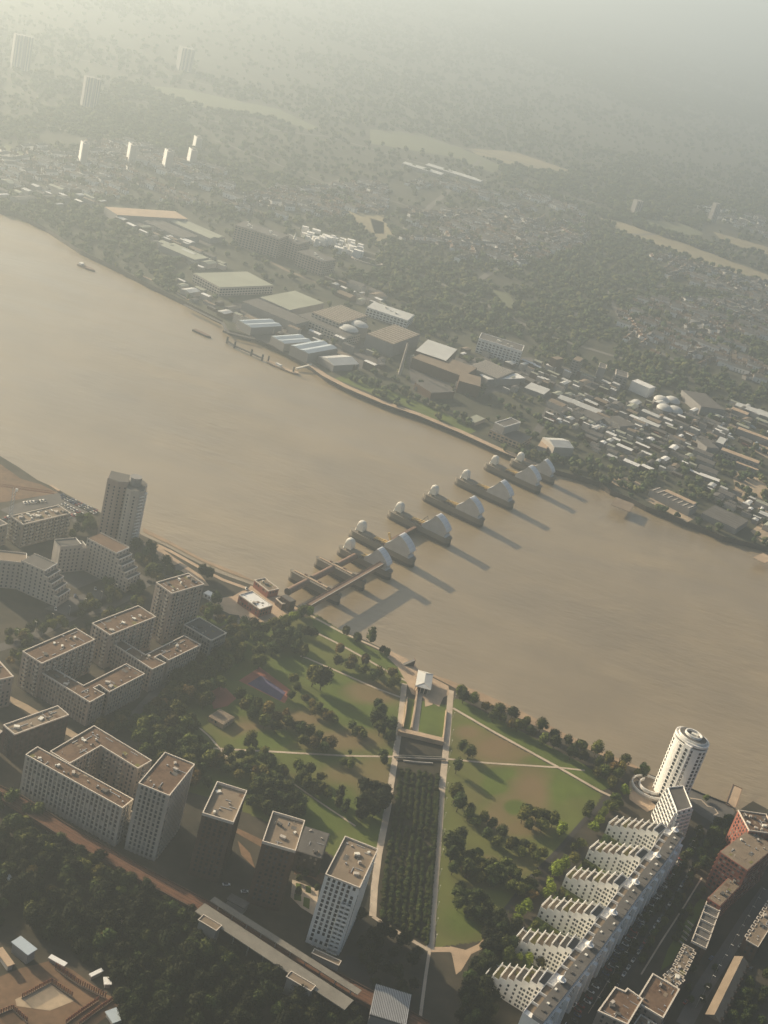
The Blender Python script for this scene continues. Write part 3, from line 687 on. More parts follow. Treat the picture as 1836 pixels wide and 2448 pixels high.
# the long spine the fingers grow from
spineL = zd([(1180, -60), (1085, 66), (985, 206), (862, 356), (735, 526), (600, 706), (442, 900), (300, 1090)])
sp = [G(*p, LZ + 22) for p in spineL]
for i in range(6):
    a, b = fin_ends[i][1], (fin_ends[i + 1][1] if i < 5 else fin_ends[5][1] * 2 - fin_ends[4][1])
    d = (b - a); L = d.length; d.normalize(); nn = Vector((-d.y, d.x, 0)); 
    if nn.x < 0: nn = -nn
    org = a; ang_ = math.atan2(d.y, d.x)
    t = thing('spine_block', 'grey-roofed street-side block behind the stepped block ' + fl[i], 'apartment block', (org.x, org.y, LZ), ang_, 'grey-roofed blocks along the street')
    sg = 1 if Vector((-d.y, d.x, 0)).dot(nn) > 0 else -1
    MB().box(L / 2, sg * 6.2, 0, L - .3, 12.4, 22).build('wall', M['white'], t)
    MB().box(L / 2, sg * 8.4, 22, L - .3, 6.4, 2.6).build('penthouse', M['greywall'], t)
    MB().box(L / 2, sg * 8.4, 24.6, L - 1.0, 7.0, .3).build('roof', M['greyroof'], t)
    MB().box(L * .55, sg * 2.7, 22, L * .7, 4.4, .15).build('terrace', M['tanroof'], t)
    for k in range(5): MB().box(L * (.15 + .17 * k), sg * rnd.uniform(6.5, 10), 24.9, rnd.uniform(.8, 2.2), rnd.uniform(.8, 1.6), rnd.uniform(.5, 1.2)).build('rooftop_unit', M['steel2' if k % 2 else 'greyroof'], t)
    for k in range(3): MB().box(L * (.25 + .25 * k), sg * 2.7, 22.15, .3, 4.4, 1.8).build('divider_wall', M['white'], t)
    MB().box(L * .5, sg * .2, 22, L - .6, .25, 1.1).build('parapet', M['white'], t)
    # white sail-shaped roof lantern
    b = MB(); b.tube((L * .12, sg * 6, 22), (L * .12, sg * 6, 26.4), 1.6, 1.6, 16); b.tube((L * .12, sg * 6, 26.4), (L * .12, sg * 6, 26.8), 2.6, 2.6, 16); b.tube((L * .12, sg * 6, 26.8), (L * .12, sg * 6, 29.5), 1.5, .2, 16); b.ring([[(L * .12 + x, sg * 6 + y, z) for x, y in ((-2.6, -.2), (-2.6, .2), (-1.6, .2), (-1.6, -.2))] for z in (25, 30.5)])
    b.build('lantern', M['white'], t, smooth=40)
    for k in range(int(L / 3.4)):
        for f in range(6):
            inst('window', wm, t, (1.5 + k * 3.4, sg * 12.4, 1.2 + f * 3.4), 0)
    for k in range(3):
        MB().box(L * (.2 + .3 * k), sg * 13.4, 0, 3.4, 2.2, 20).build('street_bay', M['white'], t)
# stepped link between round tower and the spine
o = G(*zc([(950, 720)])[0], LZ + 24); o.z = LZ
t = thing('stepped_link_block', 'steep white stack of open terraces at the foot of the round tower', 'apartment block', tuple(o))
def gl(x, y, h): v = G(*zc([(x, y)])[0], LZ + h) - o; return Vector((v.x, v.y))
T0, T1 = gl(862, 612, 24), gl(935, 805, 24); B0, B1 = gl(800, 735, 3), gl(880, 885, 3); K0, K1 = gl(985, 598, 24), gl(1055, 770, 24)
body = ccw([tuple(p) for p in (T0, T1, K1, K0)])
MB().prism(body, -.5, 24).build('wall', M['white'], t); MB().prism(offset_poly(body, .5), 24, 24.2).build('roof', M['greyroof'], t)
bb_ = offset_poly(body, .35); b = MB()
for k in range(4): b.prism([body[k], body[(k + 1) % 4], bb_[(k + 1) % 4], bb_[k]], 24, 25)
b.build('parapet', M['white'], t)
for A_, C_ in ((T0, T1), (T1, K1)):
    d = C_ - A_; L_ = d.length; d.normalize(); nn = Vector((d.y, -d.x)); mid = (A_ + C_) / 2
    if nn.dot(mid - sum((T0, T1, K0, K1), Vector((0, 0))) / 4) < 0: nn = -nn
    nb = 5 if A_ is T0 else 3; rot = math.atan2(d.y, d.x)
    for f in range(8):
        dep = 1.2 + (7 - f) * .35; p = mid + nn * dep / 2; MB().box(0, 0, 0, L_, dep, .35).build('balcony_slab', M['white'], t, loc=(p.x, p.y, f * 3.0), rot=rot)
        p = mid + nn * (dep - .1); MB().box(0, 0, .35, L_, .15, .8).build('balcony_front', M['white'], t, loc=(p.x, p.y, f * 3.0), rot=rot)
        for k in range(nb):
            p = A_.lerp(C_, (k + .5) / nb); inst('window', wm, t, (p.x, p.y, f * 3.0 + .8), rot, (1.9, 1.2, 1.2))
        for k in range(nb + 1):
            p = A_.lerp(C_, k / nb) + nn * dep / 2; MB().box(0, 0, .35, .35, dep + .3, 2.4).build('divider_wall', M['white'], t, loc=(p.x, p.y, f * 3.0), rot=rot)

# ================================================================ RIGHT-HAND STREETS
RG = 'blocks right of the tree-lined street'
building('dark red brick block at the right edge with messy rooftop plant', 'apartment block', q(zc([(1490, 830), (1640, 800), (1700, 960), (1470, 960)]), 30), 30, 'redbrick', 'brownroof', group=RG, units=12, bay=3)
lb = building('red brick block with square tan roof and orange lattice on its side', 'apartment block', q(zd([(1420, 212), (1530, 60), (1665, 160), (1568, 340)]), 28), 28, 'redbrick', 'tanroof', coping=None, group=RG, units=2, bay=2.6, ww=1.6)
building('low tan-roofed block below the square tan-roofed red block', 'apartment block', q(zd([(1335, 480), (1440, 315), (1510, 372), (1402, 522)]), 15), 15, 'redbrick', 'tanroof', coping=None, group=RG, units=4)
fr = q(zd([(1345, 482), (1415, 525), (1288, 738), (1190, 712)]), 12)
t = building('row of six flat roofs each outlined in white, above the tooth-edged terrace', 'terraced block', fr, 12, 'brownbrick', 'greyroof', name='terraced_block', group=RG, units=0, bay=2.8)
o = Vector(t.location[:2]); P4 = [Vector(p) - o for p in fr]
for k in range(7):
    s = k / 6
    for j in range(1):
        a = P4[0].lerp(P4[3], s); b = P4[1].lerp(P4[2], s)
        MB().bar((a.x, a.y, 12.7), (b.x, b.y, 12.7), .55, 1.5).build('party_wall', M['coping'], t)
def notched(pts, h, label, n, dep, wall='brownbrick', roof='brownroof', both=True):
    r = [Vector(p) for p in q(pts, h)]
    L0, L1 = (0, 3), (1, 2)      # long sides 0-3 and 1-2
    out = []
    def teeth(a, b, inw):
        d = (b - a) / n; v = []
        for k in range(n):
            p = a + d * k; v += [p, p + d * .55, p + d * .55 + inw, p + d + inw] if k < n - 1 else [p, p + d * .55, p + d * .55 + inw, b + inw]
        return v
    u = (r[1] - r[0]).normalized() * dep
    l1 = teeth(r[0], r[3], u); l2 = teeth(r[2], r[1], -u) if both else [r[2], r[1]]
    poly = [tuple(v) for v in l1 + l2]
    return building(label, 'terraced block', poly, h, wall, roof, name='terraced_block', group=RG, units=3, bay=3, ph=.6, winz=True, limit=120, cw=.3)
notched(zd([(1190, 742), (1265, 770), (1182, 900), (1098, 852)]), 12, 'terrace with toothed pale parapet on both sides of a tan roof', 6, 1.8, roof='tanroof')
notched(zd([(1118, 872), (1190, 918), (1142, 990), (1050, 905)]), 12, 'short toothed terrace just above the big square brown roof', 3, 1.8, roof='tanroof')
building('large square brown roof with white edge near the bottom right corner', 'apartment block', q(zd([(995, 893), (1155, 990), (1062, 1155), (915, 1062)]), 21), 21, 'beige', 'brownroof', group=RG, ph=1.0, cw=.7)
building('square brown roof with a small notch and white edge, cut by the bottom edge', 'apartment block', W3(zd([(790, 975), (845, 1000), (860, 982), (948, 1045), (862, 1190), (692, 1112)]), 22), 22, 'beige', 'brownroof', group=RG, ph=1.0, cw=.7)
building('smaller roof at the bottom edge below the two square brown roofs', 'apartment block', q(zd([(935, 1130), (1045, 1200), (960, 1300), (860, 1240)]), 17), 17, 'beige', 'tanroof', group=RG)
notched(zd([(1655, 470), (1735, 520), (1607, 750), (1525, 702)]), 12, 'long terrace with toothed edge at the right edge of the photo', 9, 1.8, roof='tanroof', both=False)
# pitched brown roof
r = [Vector(p) for p in q(zd([(1470, 788), (1552, 832), (1392, 1170), (1308, 1118)]), 8)]
oo = sum(r, Vector((0, 0))) / 4; lr = [p - oo for p in r]
t = thing('long_hall', 'long hall with plain tan pitched roof at the lower right', 'hall', (oo.x, oo.y, LZ))
MB().prism([tuple(p) for p in lr], 0, 7).build('wall', M['brownbrick'], t)
m1, m2 = (lr[0] + lr[1]) / 2, (lr[3] + lr[2]) / 2
b = MB(); E_ = lambda p, z: (p.x, p.y, z)
b.add([E_(lr[0], 7.05), E_(lr[1], 7.05), E_(lr[2], 7.05), E_(lr[3], 7.05), E_(m1, 10), E_(m2, 10)], [(0, 4, 5, 3), (1, 2, 5, 4), (0, 1, 4), (2, 3, 5)])
b.build('roof', M['tanroof'], t)
for k in range(9):
    p = lr[1].lerp(lr[2], (k + .5) / 9); MB().box(p.x, p.y, 0, 1.5, 1.5, 8).build('buttress', M['brownbrick'], t)
# orange lattice on the red block
oq = ccw(q(zd([(1420, 212), (1530, 60), (1665, 160), (1568, 340)]), 28)); lx = Vector(lb.location[:2])
for i in range(4):
    a, b = Vector(oq[i]), Vector(oq[(i + 1) % 4]); d = (b - a).normalized(); nn = Vector((d.y, -d.x))
    if nn.x < -0.6:
        for k in range(6):
            p = a.lerp(b, (k + .5) / 6) - lx + nn * .5; MB().box(p.x, p.y, 4, .5, .5, 23, math.atan2(d.y, d.x)).build('lattice_post', M['orange'], lb)
        for f in range(7):
            p, r2 = a - lx + nn * .5, b - lx + nn * .5; MB().bar((p.x, p.y, 5 + f * 3.4), (r2.x, r2.y, 5 + f * 3.4), .4, .4).build('lattice_rail', M['orange'], lb)
# ================================================================ TREES
def foliage(name, col, col2, sat=0.42):
    m = mat(name, col, 0.85, 0.3, 0.5, 1.6, rand=sat, col2=col2, spec=0.15)
    n = m.node_tree.nodes; b = n['Principled BSDF']
    b.inputs['Transmission Weight'].default_value = 0.0
    return m
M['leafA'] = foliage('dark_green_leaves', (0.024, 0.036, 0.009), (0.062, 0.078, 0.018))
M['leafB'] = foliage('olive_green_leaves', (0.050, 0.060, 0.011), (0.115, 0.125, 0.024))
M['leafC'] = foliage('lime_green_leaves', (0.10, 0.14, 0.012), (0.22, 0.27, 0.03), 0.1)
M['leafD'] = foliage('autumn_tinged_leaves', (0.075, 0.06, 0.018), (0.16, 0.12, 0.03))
M['leafE'] = foliage('shade_darkened_leaves', (0.010, 0.015, 0.004), (0.026, 0.033, 0.008))  # near-black shade of the lower woods put into the leaf colour
M['bark'] = mat('bark', (0.09, 0.065, 0.045), 0.95, 0.3, 2.0)
ICO = None
def ico():
    global ICO
    if ICO is None:
        bm = bmesh.new(); bmesh.ops.create_icosphere(bm, subdivisions=1, radius=1.0)
        bm.verts.index_update(); ICO = ([tuple(v.co) for v in bm.verts], [tuple(v.index for v in f.verts) for f in bm.faces]); bm.free()
    return ICO
def crown(seed, nb, nl, tall=1.0, low=0.0, blob=(.22, .40)):      # unit crown: radius 1, base at z = 0
    r = random.Random(seed); b = MB(); vs, fs = ico()
    lob = [(r.uniform(0, 6.28), r.uniform(.75, 1.15)) for _ in range(5)]
    def rad(a): return 0.80 + 0.20 * math.sin(a * 2 + lob[0][0]) + 0.14 * math.sin(a * 3 + lob[1][0]) + .08 * math.sin(a * 5 + lob[2][0])
    for i in range(nb):
        z = 1 - 2 * (i + .5) / nb; a = i * 2.399 + r.uniform(-.4, .4); k = r.uniform(.45, .82)
        q = math.sqrt(max(0, 1 - z * z)) * rad(a)
        c = (math.cos(a) * q * k, math.sin(a) * q * k, (z * k * .95 + 1) * tall)
        s = r.uniform(*blob); rot = Matrix.Rotation(r.uniform(0, 3), 3, Vector((r.random(), r.random(), .3)).normalized())
        pts = []
        for v in vs:
            w_ = rot @ Vector(v) * (s * r.uniform(.72, 1.25)); pts.append((c[0] + w_.x, c[1] + w_.y, max(low, c[2] + w_.z * .85)))
        b.add(pts, fs)
    for i in range(nl):
        z = r.uniform(-.75, 1); a = r.uniform(0, 6.283); q = math.sqrt(1 - z * z) * rad(a); k = r.uniform(.82, 1.1)
        c = Vector((math.cos(a) * q * k, math.sin(a) * q * k, (z * k * .95 + 1) * tall)); s = r.uniform(.05, .11)
        u = Vector((r.gauss(0, 1), r.gauss(0, 1), r.gauss(0, 1))).normalized(); v = u.cross(Vector((r.random(), r.random(), r.random()))).normalized()
        b.add([c - u * s, c + v * s * .7, c + u * s, c - v * s * .7], [(0, 1, 2, 3)])
    return b
CR = {}
for key, m in (('A', 'leafA'), ('B', 'leafB'), ('C', 'leafC'), ('D', 'leafD'), ('E', 'leafE')):
    CR[key] = [crown(10 + i + 7 * ord(key), 46, 620, tall=tl_, blob=(.16, .36)).mesh('crown', M[m]) for i, tl_ in enumerate((0.85, 1.0, 1.15))]
CRT = [crown(30 + i, 40, 300, tall=1.7).mesh('crown', M['leafA']) for i in range(2)]
def trunk_mesh():
    b = MB(); b.tube((0, 0, 0), (0, 0, 1.0), .075, .05, 7, caps=False)
    for k in range(4):
        a = k * 1.6 + .3; b.tube((0, 0, .55), (math.cos(a) * .35, math.sin(a) * .35, 1.2), .035, .015, 5, caps=False)
    return b.mesh('trunk', M['bark'])
TRK = trunk_mesh()
SPEC = []                              # every tree of the near bank; the 300 largest in view become objects, the rest one wood
def tree(x, y, r, label, group, key='A', z=LZ, tall=False):
    r *= rnd.uniform(.88, 1.12)
    SPEC.append((r / math.dist((x, y, z), (0, 0, CH)), x, y, z, r, label, group, key, tall, rnd.uniform(0, 6.28)))
def scatter(name, recs, meshes, label=None):
    """ONE object of kind stuff: points carrying instances of the given meshes. recs: (x, y, z, rot, sx, sy, sz, which)"""
    me = bpy.data.meshes.new(name); me.from_pydata([r[:3] for r in recs], [], [])
    for nm, ty, vals in (('rz', 'FLOAT', [r[3] for r in recs]), ('which', 'INT', [r[7] for r in recs])):
        at = me.attributes.new(nm, ty, 'POINT'); at.data.foreach_set('value', vals)
    at = me.attributes.new('size', 'FLOAT_VECTOR', 'POINT'); at.data.foreach_set('vector', [c for r in recs for c in r[4:7]])
    ob = bpy.data.objects.new(name, me); COL.objects.link(ob); ob['kind'] = 'stuff'
    src = bpy.data.collections.new(name + '_parts')
    for i, m in enumerate(meshes): src.objects.link(bpy.data.objects.new('piece_%02d' % i, m))
    ng = bpy.data.node_groups.new(name, 'GeometryNodeTree')
    ng.interface.new_socket('Geometry', in_out='INPUT', socket_type='NodeSocketGeometry'); ng.interface.new_socket('Geometry', in_out='OUTPUT', socket_type='NodeSocketGeometry')
    N = ng.nodes; Lk = ng.links; gi = N.new('NodeGroupInput'); go = N.new('NodeGroupOutput')
    ip = N.new('GeometryNodeInstanceOnPoints'); ci = N.new('GeometryNodeCollectionInfo'); ci.inputs['Collection'].default_value = src
    ci.inputs['Separate Children'].default_value = True; ci.inputs['Reset Children'].default_value = True
    def attr(nm, ty):
        a = N.new('GeometryNodeInputNamedAttribute'); a.data_type = ty; a.inputs['Name'].default_value = nm; return a.outputs['Attribute']
    cx_ = N.new('ShaderNodeCombineXYZ'); Lk.new(attr('rz', 'FLOAT'), cx_.inputs['Z'])
    mv = N.new('GeometryNodeMeshToPoints'); Lk.new(gi.outputs[0], mv.inputs['Mesh'])
    Lk.new(mv.outputs[0], ip.inputs['Points']); Lk.new(ci.outputs[0], ip.inputs['Instance']); ip.inputs['Pick Instance'].default_value = True
    Lk.new(attr('which', 'INT'), ip.inputs['Instance Index']); Lk.new(cx_.outputs[0], ip.inputs['Rotation']); Lk.new(attr('size', 'FLOAT_VECTOR'), ip.inputs['Scale'])
    Lk.new(ip.outputs[0], go.inputs[0]); md = ob.modifiers.new('scatter', 'NODES'); md.node_group = ng
    return ob
CRL = [('A', 0), ('A', 1), ('A', 2), ('B', 0), ('B', 1), ('B', 2), ('C', 0), ('C', 1), ('C', 2), ('D', 0), ('D', 1), ('D', 2), ('E', 0), ('E', 1), ('E', 2)]
def plant_trees():
    SPEC.sort(key=lambda s: -s[0]); rest = []
    for i, (_, x, y, z, r, label, group, key, tall, ra) in enumerate(SPEC):
        sx = rnd.uniform(.92, 1.1); sz = r * rnd.uniform(.85, 1.1)
        if i < 298:
            t = thing('tree', label, 'tree', (x, y, z), ra, group)
            inst('trunk', TRK, t, (0, 0, 0), 0, (r * .9, r * .9, r * 1.05))
            inst('crown', rnd.choice(CRT if tall else CR[key]), t, (0, 0, r * .5), 0, (r, r * sx, sz))
        else:
            k = 15 if tall else CRL.index((key, rnd.randrange(3))); rest.append((x, y, z + r * .35, ra, r, r * sx, sz, k))
    scatter('woodland', rest + WOOD, [CR[k][i] for k, i in CRL] + [CRT[0]])
WOOD = []
def wood(px, spacing, r0, r1, key='AAAB'):       # dense wood beyond counting
    poly = [g2(p) for p in px]; xs = [p[0] for p in poly]; ys = [p[1] for p in poly]
    n = int((max(xs) - min(xs)) * (max(ys) - min(ys)) / spacing ** 2)
    for _ in range(n):
        x, y = rnd.uniform(min(xs), max(xs)), rnd.uniform(min(ys), max(ys))
        if inside((x, y), poly):
            r = rnd.uniform(r0, r1); WOOD.append((x, y, LZ + r * .2, rnd.uniform(0, 6), r, r, r * rnd.uniform(.8, 1.2), CRL.index((rnd.choice(key), rnd.randrange(3)))))
ORD = ['first', 'second', 'third', 'fourth', 'fifth', 'sixth', 'seventh', 'eighth', 'ninth', 'tenth', 'eleventh', 'twelfth', 'thirteenth', 'fourteenth']
def clump(pts, rpx, label, key='AAB', jit=0.0, tall=False, size=None):
    rank = {p: i for i, p in enumerate(sorted(pts))}
    for p in pts:
        lab = label if len(pts) > 14 or len(pts) == 1 else label + ', ' + ORD[rank[p]] + ' from the left'

        r = rpx / 3185 * (G(*p) - Vector((0, 0, CH))).length if size is None else size
        k = key if len(key) == 1 else rnd.choice(key)
        foot = G(p[0], p[1], LZ + r * .9)
        tree(foot.x + rnd.uniform(-jit, jit), foot.y + rnd.uniform(-jit, jit), r, lab, (label if len(pts) > 1 else None), k, tall=tall)
def along(px, n, jit):
    L = [math.dist(px[i], px[i + 1]) for i in range(len(px) - 1)]; T = sum(L); o = []
    for k in range(n):
        s = (k + .5) / n * T; i = 0
        while s > L[i] and i < len(L) - 1: s -= L[i]; i += 1
        f = s / L[i]; o.append((px[i][0] + (px[i + 1][0] - px[i][0]) * f + rnd.uniform(-jit, jit), px[i][1] + (px[i + 1][1] - px[i][1]) * f + rnd.uniform(-jit, jit)))
    return o
def fill(poly, n, rpx, label, key='AAB', mind=.9):
    xs = [p[0] for p in poly]; ys = [p[1] for p in poly]; o = []; tr = 0
    while len(o) < n and tr < 6000:
        tr += 1; p = (rnd.uniform(min(xs), max(xs)), rnd.uniform(min(ys), max(ys)))
        if inside(p, poly) and all(math.dist(p, q) > rpx * mind for q in o): o.append(p)
    clump(o, rpx, label, key); return len(o)

# ---- park grass: a fine sheet whose colour attribute holds worn, dry patches
lawn = M['lawn']; n_ = lawn.node_tree.nodes; l_ = lawn.node_tree.links
at = n_.new('ShaderNodeAttribute'); at.attribute_name = 'dry'
rg = n_.new('ShaderNodeTexNoise'); rg.inputs['Scale'].default_value = 0.35; rg.inputs['Detail'].default_value = 6
ad = n_.new('ShaderNodeMath'); ad.operation = 'MULTIPLY_ADD'; ad.inputs[1].default_value = 1.7; ad.inputs[2].default_value = -0.85
l_.new(rg.outputs[0], ad.inputs[0]); a2 = n_.new('ShaderNodeMath'); a2.operation = 'ADD'; a2.use_clamp = True
l_.new(at.outputs['Fac'], a2.inputs[0]); l_.new(ad.outputs[0], a2.inputs[1])
mxc = n_.new('ShaderNodeMix'); mxc.data_type = 'RGBA'; l_.new(a2.outputs[0], mxc.inputs[0])
l_.new(n_['Color Ramp'].outputs[0], mxc.inputs[6]); mxc.inputs[7].default_value = (0.185, 0.125, 0.065, 1)
l_.new(mxc.outputs[2], n_['Principled BSDF'].inputs['Base Color'])
def lawn_sheet(px, patches, z, base=.35, step=1.5, name='lawn'):
    poly = [g2(p) for p in px]; P = [(Vector(g2((x, y))), Vector(g2((x + 10, y))) - Vector(g2((x, y))), rx, ry, v, G(x, y)) for x, y, rx, ry, v in patches]
    xs = [p[0] for p in poly]; ys = [p[1] for p in poly]
    nx = int((max(xs) - min(xs)) / step) + 1; ny = int((max(ys) - min(ys)) / step) + 1
    X, Y = np.meshgrid(np.linspace(min(xs), max(xs), nx + 1), np.linspace(min(ys), max(ys), ny + 1), indexing='ij')
    cxm = (X[:-1, :-1] + X[1:, 1:]) / 2; cym = (Y[:-1, :-1] + Y[1:, 1:]) / 2
    ins = np.zeros(cxm.shape, bool)
    for i in range(len(poly)):
        x1, y1 = poly[i - 1]; x2, y2 = poly[i]
        with np.errstate(divide='ignore', invalid='ignore'):
            c = ((y1 > cym) != (y2 > cym)) & (cxm < (x2 - x1) * (cym - y1) / (y2 - y1 + 1e-12) + x1)
        ins ^= c
    idx = lambda i, j: i * (ny + 1) + j
    I, J = np.nonzero(ins)
    F = np.stack([idx(I, J), idx(I + 1, J), idx(I + 1, J + 1), idx(I, J + 1)], 1)
    used, inv = np.unique(F, return_inverse=True); F = inv.reshape(F.shape)
    V = np.stack([X.ravel()[used], Y.ravel()[used], np.full(len(used), z)], 1)
    # project back to the picture to evaluate the patches
    d = V - np.array([0, 0, CH]); wv_ = d @ np.array(FW); px_ = 918 + FPX * (d @ np.array(RT)) / wv_; py_ = 1224 - FPX * (d @ np.array(UP)) / wv_
    dry = np.full(len(V), base)
    for x, y, rx, ry, v in patches:
        dd = np.hypot((px_ - x) / rx, (py_ - y) / ry); k = np.clip(1.6 - dd * 1.1, 0, 1); dry = dry * (1 - k) + v * k
    me = bpy.data.meshes.new(name); me.from_pydata(V.tolist(), [], F.tolist()); me.materials.append(M['lawn'])
    at_ = me.attributes.new('dry', 'FLOAT', 'POINT'); at_.data.foreach_set('value', dry.astype(np.float32))
    o = bpy.data.objects.new(name, me); COL.objects.link(o); o['kind'] = 'structure'; return o
EASTP = [(967, 1634), (956, 1735), (947, 1797), (934, 1880), (927, 1934), (905, 2043), (895, 2120), (891, 2191)]
WESTP = [(1078, 1650), (1070, 1753), (1064, 1811), (1055, 1900), (1050, 1980), (1041, 2090), (1034, 2180), (1028, 2270)]
# east lawns
lawn_sheet([(690, 1480), (760, 1470), (850, 1530), (960, 1600), (1000, 1620), (967, 1640), (947, 1797), (930, 1900), (905, 2043), (860, 2090), (740, 2010), (560, 1930), (420, 1880), (330, 1760), (400, 1680), (560, 1600)],
           [(790, 1620, 60, 40, 0.15), (850, 1680, 70, 40, 0.0), (880, 1710, 30, 25, -.2), (760, 1550, 50, 25, .25), (690, 1590, 60, 30, .1), (900, 1660, 70, 25, 1.0), (880, 1645, 45, 16, .9), (820, 1770, 120, 26, 1.0), (720, 1720, 60, 22, 1.0),
            (900, 1860, 50, 50, 1.0), (840, 1850, 80, 25, .9), (600, 1745, 60, 20, .95), (560, 1710, 30, 10, .9), (570, 1700, 30, 14, -.1), (640, 1765, 60, 18, -.1), (790, 1930, 60, 25, -.1), (760, 1955, 60, 30, -.15), (700, 1830, 60, 20, .3), (530, 1810, 30, 20, .8), (660, 1860, 60, 14, .6), (850, 1600, 60, 14, .2)], LZ + .03, .3)
# west lawns
lawn_sheet([(1085, 1660), (1090, 1700), (1180, 1755), (1336, 1840), (1440, 1900), (1400, 1965), (1330, 2035), (1240, 2140), (1200, 2200), (1150, 2250), (1040, 2265), (1045, 2080), (1062, 1880), (1074, 1720)],
           [(1130, 1730, 50, 16, .2), (1120, 1750, 30, 16, .9), (1200, 1790, 80, 35, .95), (1260, 1800, 50, 20, .8), (1290, 1820, 40, 14, .05), (1350, 1880, 70, 45, -.15), (1300, 1850, 40, 20, .2), (1200, 1850, 40, 14, -.1), (1180, 1880, 30, 16, -.2), (1270, 1900, 45, 60, 1.0), (1230, 1930, 50, 30, .9), (1380, 1930, 50, 30, .35), (1230, 1930, 24, 16, -.3), (1250, 1980, 60, 22, .9), (1180, 1960, 30, 30, .9), (1130, 1900, 30, 30, .5), (1200, 2080, 60, 20, .85), (1160, 2060, 30, 14, .8), (1110, 2200, 50, 40, .1), (1260, 2060, 40, 20, .7), (1140, 2120, 40, 12, .6)], LZ + .03, .35)
# long mown bank towards the river, east and west
sheet('grass_bank', [(745, 1478), (800, 1502), (860, 1535), (975, 1588), (972, 1622), (930, 1607), (869, 1572), (807, 1538), (753, 1511)], 'lawn', LZ + .04)
sheet('grass_bank', [(1086, 1670), (1100, 1672), (1240, 1745), (1400, 1830), (1470, 1880), (1440, 1890), (1336, 1835), (1181, 1750), (1084, 1690)], 'lawn', LZ + .04)
sheet('garden_ground', [(360, 1520), (460, 1470), (560, 1480), (700, 1480), (560, 1600), (400, 1680), (330, 1760), (300, 1740), (400, 1640), (440, 1580)], 'lawn', LZ + .02)
# beach along the river
bo = [(985, 1590), (1036, 1608), (1072, 1618), (1144, 1645), (1217, 1676), (1289, 1713), (1361, 1750), (1434, 1786), (1506, 1816), (1542, 1840)]
bi = [(985, 1600), (1036, 1625), (1075, 1648), (1130, 1678), (1200, 1712), (1280, 1752), (1360, 1790), (1440, 1826), (1500, 1850), (1540, 1856)]
vs = [(*g2(p, 0.1), -0.6) for p in bo] + [(*g2(p, 4.5), 4.5) for p in bi]
o_ = [(1.9 * 0, 0)]
b = MB(); n = len(bo)
mid_ = [tuple((Vector(vs[i]) * .55 + Vector(vs[i + n]) * .45) + Vector((0, 0, -.5))) for i in range(n)]
b.add(vs[:n] + mid_, [(i, i + 1, n + i + 1, n + i) for i in range(n - 1)]); b.add(mid_ + vs[n:], [(i, i + 1, n + i + 1, n + i) for i in range(n - 1)])
b.build('beach', M['beach'], kind='structure')
sheet('beach', [(620, 1395), (560, 1375), (487, 1345), (401, 1300), (342, 1272), (342, 1262), (401, 1292), (487, 1338), (565, 1368)], 'beach', 0.3, zz=0)
# promenade strips and sandy land
ribbon('promenade', along([(345, 1290), (401, 1314), (487, 1362), (530, 1385), (600, 1410)], 10, 0), 4, 'sand', LZ + .05)
sheet('river_path', [(342, 1300), (360, 1292), (420, 1335), (480, 1375), (500, 1400), (470, 1400), (400, 1355)], 'sand', LZ + .03)
# paths
ribbon('path', EASTP, 4.2, 'path', LZ + .08); ribbon('path', WESTP, 4.6, 'path', LZ + .08)
ribbon('path', [(1083, 1693), (1181, 1750), (1336, 1835), (1434, 1891), (1462, 1904)], 2.6, 'path', LZ + .10)
ribbon('path', [(500, 1789), (652, 1797), (825, 1807), (943, 1809)], 1.9, 'path', LZ + .11)
ribbon('path', [(1066, 1814), (1163, 1824), (1336, 1835), (1398, 1842)], 1.9, 'path', LZ + .12)
ribbon('path', [(718, 1568), (735, 1574), (807, 1605), (898, 1645), (960, 1668)], 1.9, 'path', LZ + .09)
ribbon('path', [(745, 1502), (753, 1511), (807, 1538), (869, 1572), (930, 1607), (975, 1630)], 2.2, 'path', LZ + .10)
ribbon('path', [(891, 2191), (950, 2228), (1024, 2271)], 2.6, 'path', LZ + .09)
ribbon('path', [(1028, 2265), (1018, 2330), (1010, 2390), (1000, 2470)], 1.8, 'path', LZ + .10)
ribbon('path', [(1028, 2270), (1075, 2270), (1100, 2285), (1150, 2262), (1200, 2210)], 4.0, 'sand', LZ + .06)
sheet('path', [(1075, 2262), (1130, 2275), (1103, 2320), (1090, 2330), (1082, 2290)], 'sand', LZ + .045)
ribbon('path', [(690, 1865), (760, 1915), (850, 1975)], 1.4, 'path', LZ + .07)
ribbon('path', [(430, 1700), (500, 1760), (560, 1830), (690, 1865)], 1.4, 'path', LZ + .06)
ribbon('road', [(1459, 1901), (1430, 1930), (1398, 1960), (1333, 2035), (1267, 2100), (1190, 2200)], 3.2, 'asphalt', LZ + .07)
ribbon('river_path', [(740, 1470), (817, 1512), (900, 1548), (960, 1580)], 2.4, 'path', LZ + .09)
sheet('promenade', [(925, 1552), (982, 1580), (1000, 1600), (1030, 1618), (1072, 1640), (1074, 1660), (1060, 1668), (1050, 1690), (1005, 1665), (985, 1660), (975, 1640), (972, 1632), (960, 1612), (950, 1595), (926, 1572)], 'sand', LZ + .13)
# yard between tower and jetty
sheet('riverside_yard', zc([(1000, 600), (1150, 665), (1340, 735), (1400, 800), (1330, 880), (1250, 900), (1130, 830), (1040, 760), (1000, 680)]), 'greyroof', LZ + .05)
sheet('riverside_yard', zc([(640, 440), (740, 520), (720, 700), (780, 760), (700, 800), (560, 700), (560, 560)]), 'sand', LZ + .03)

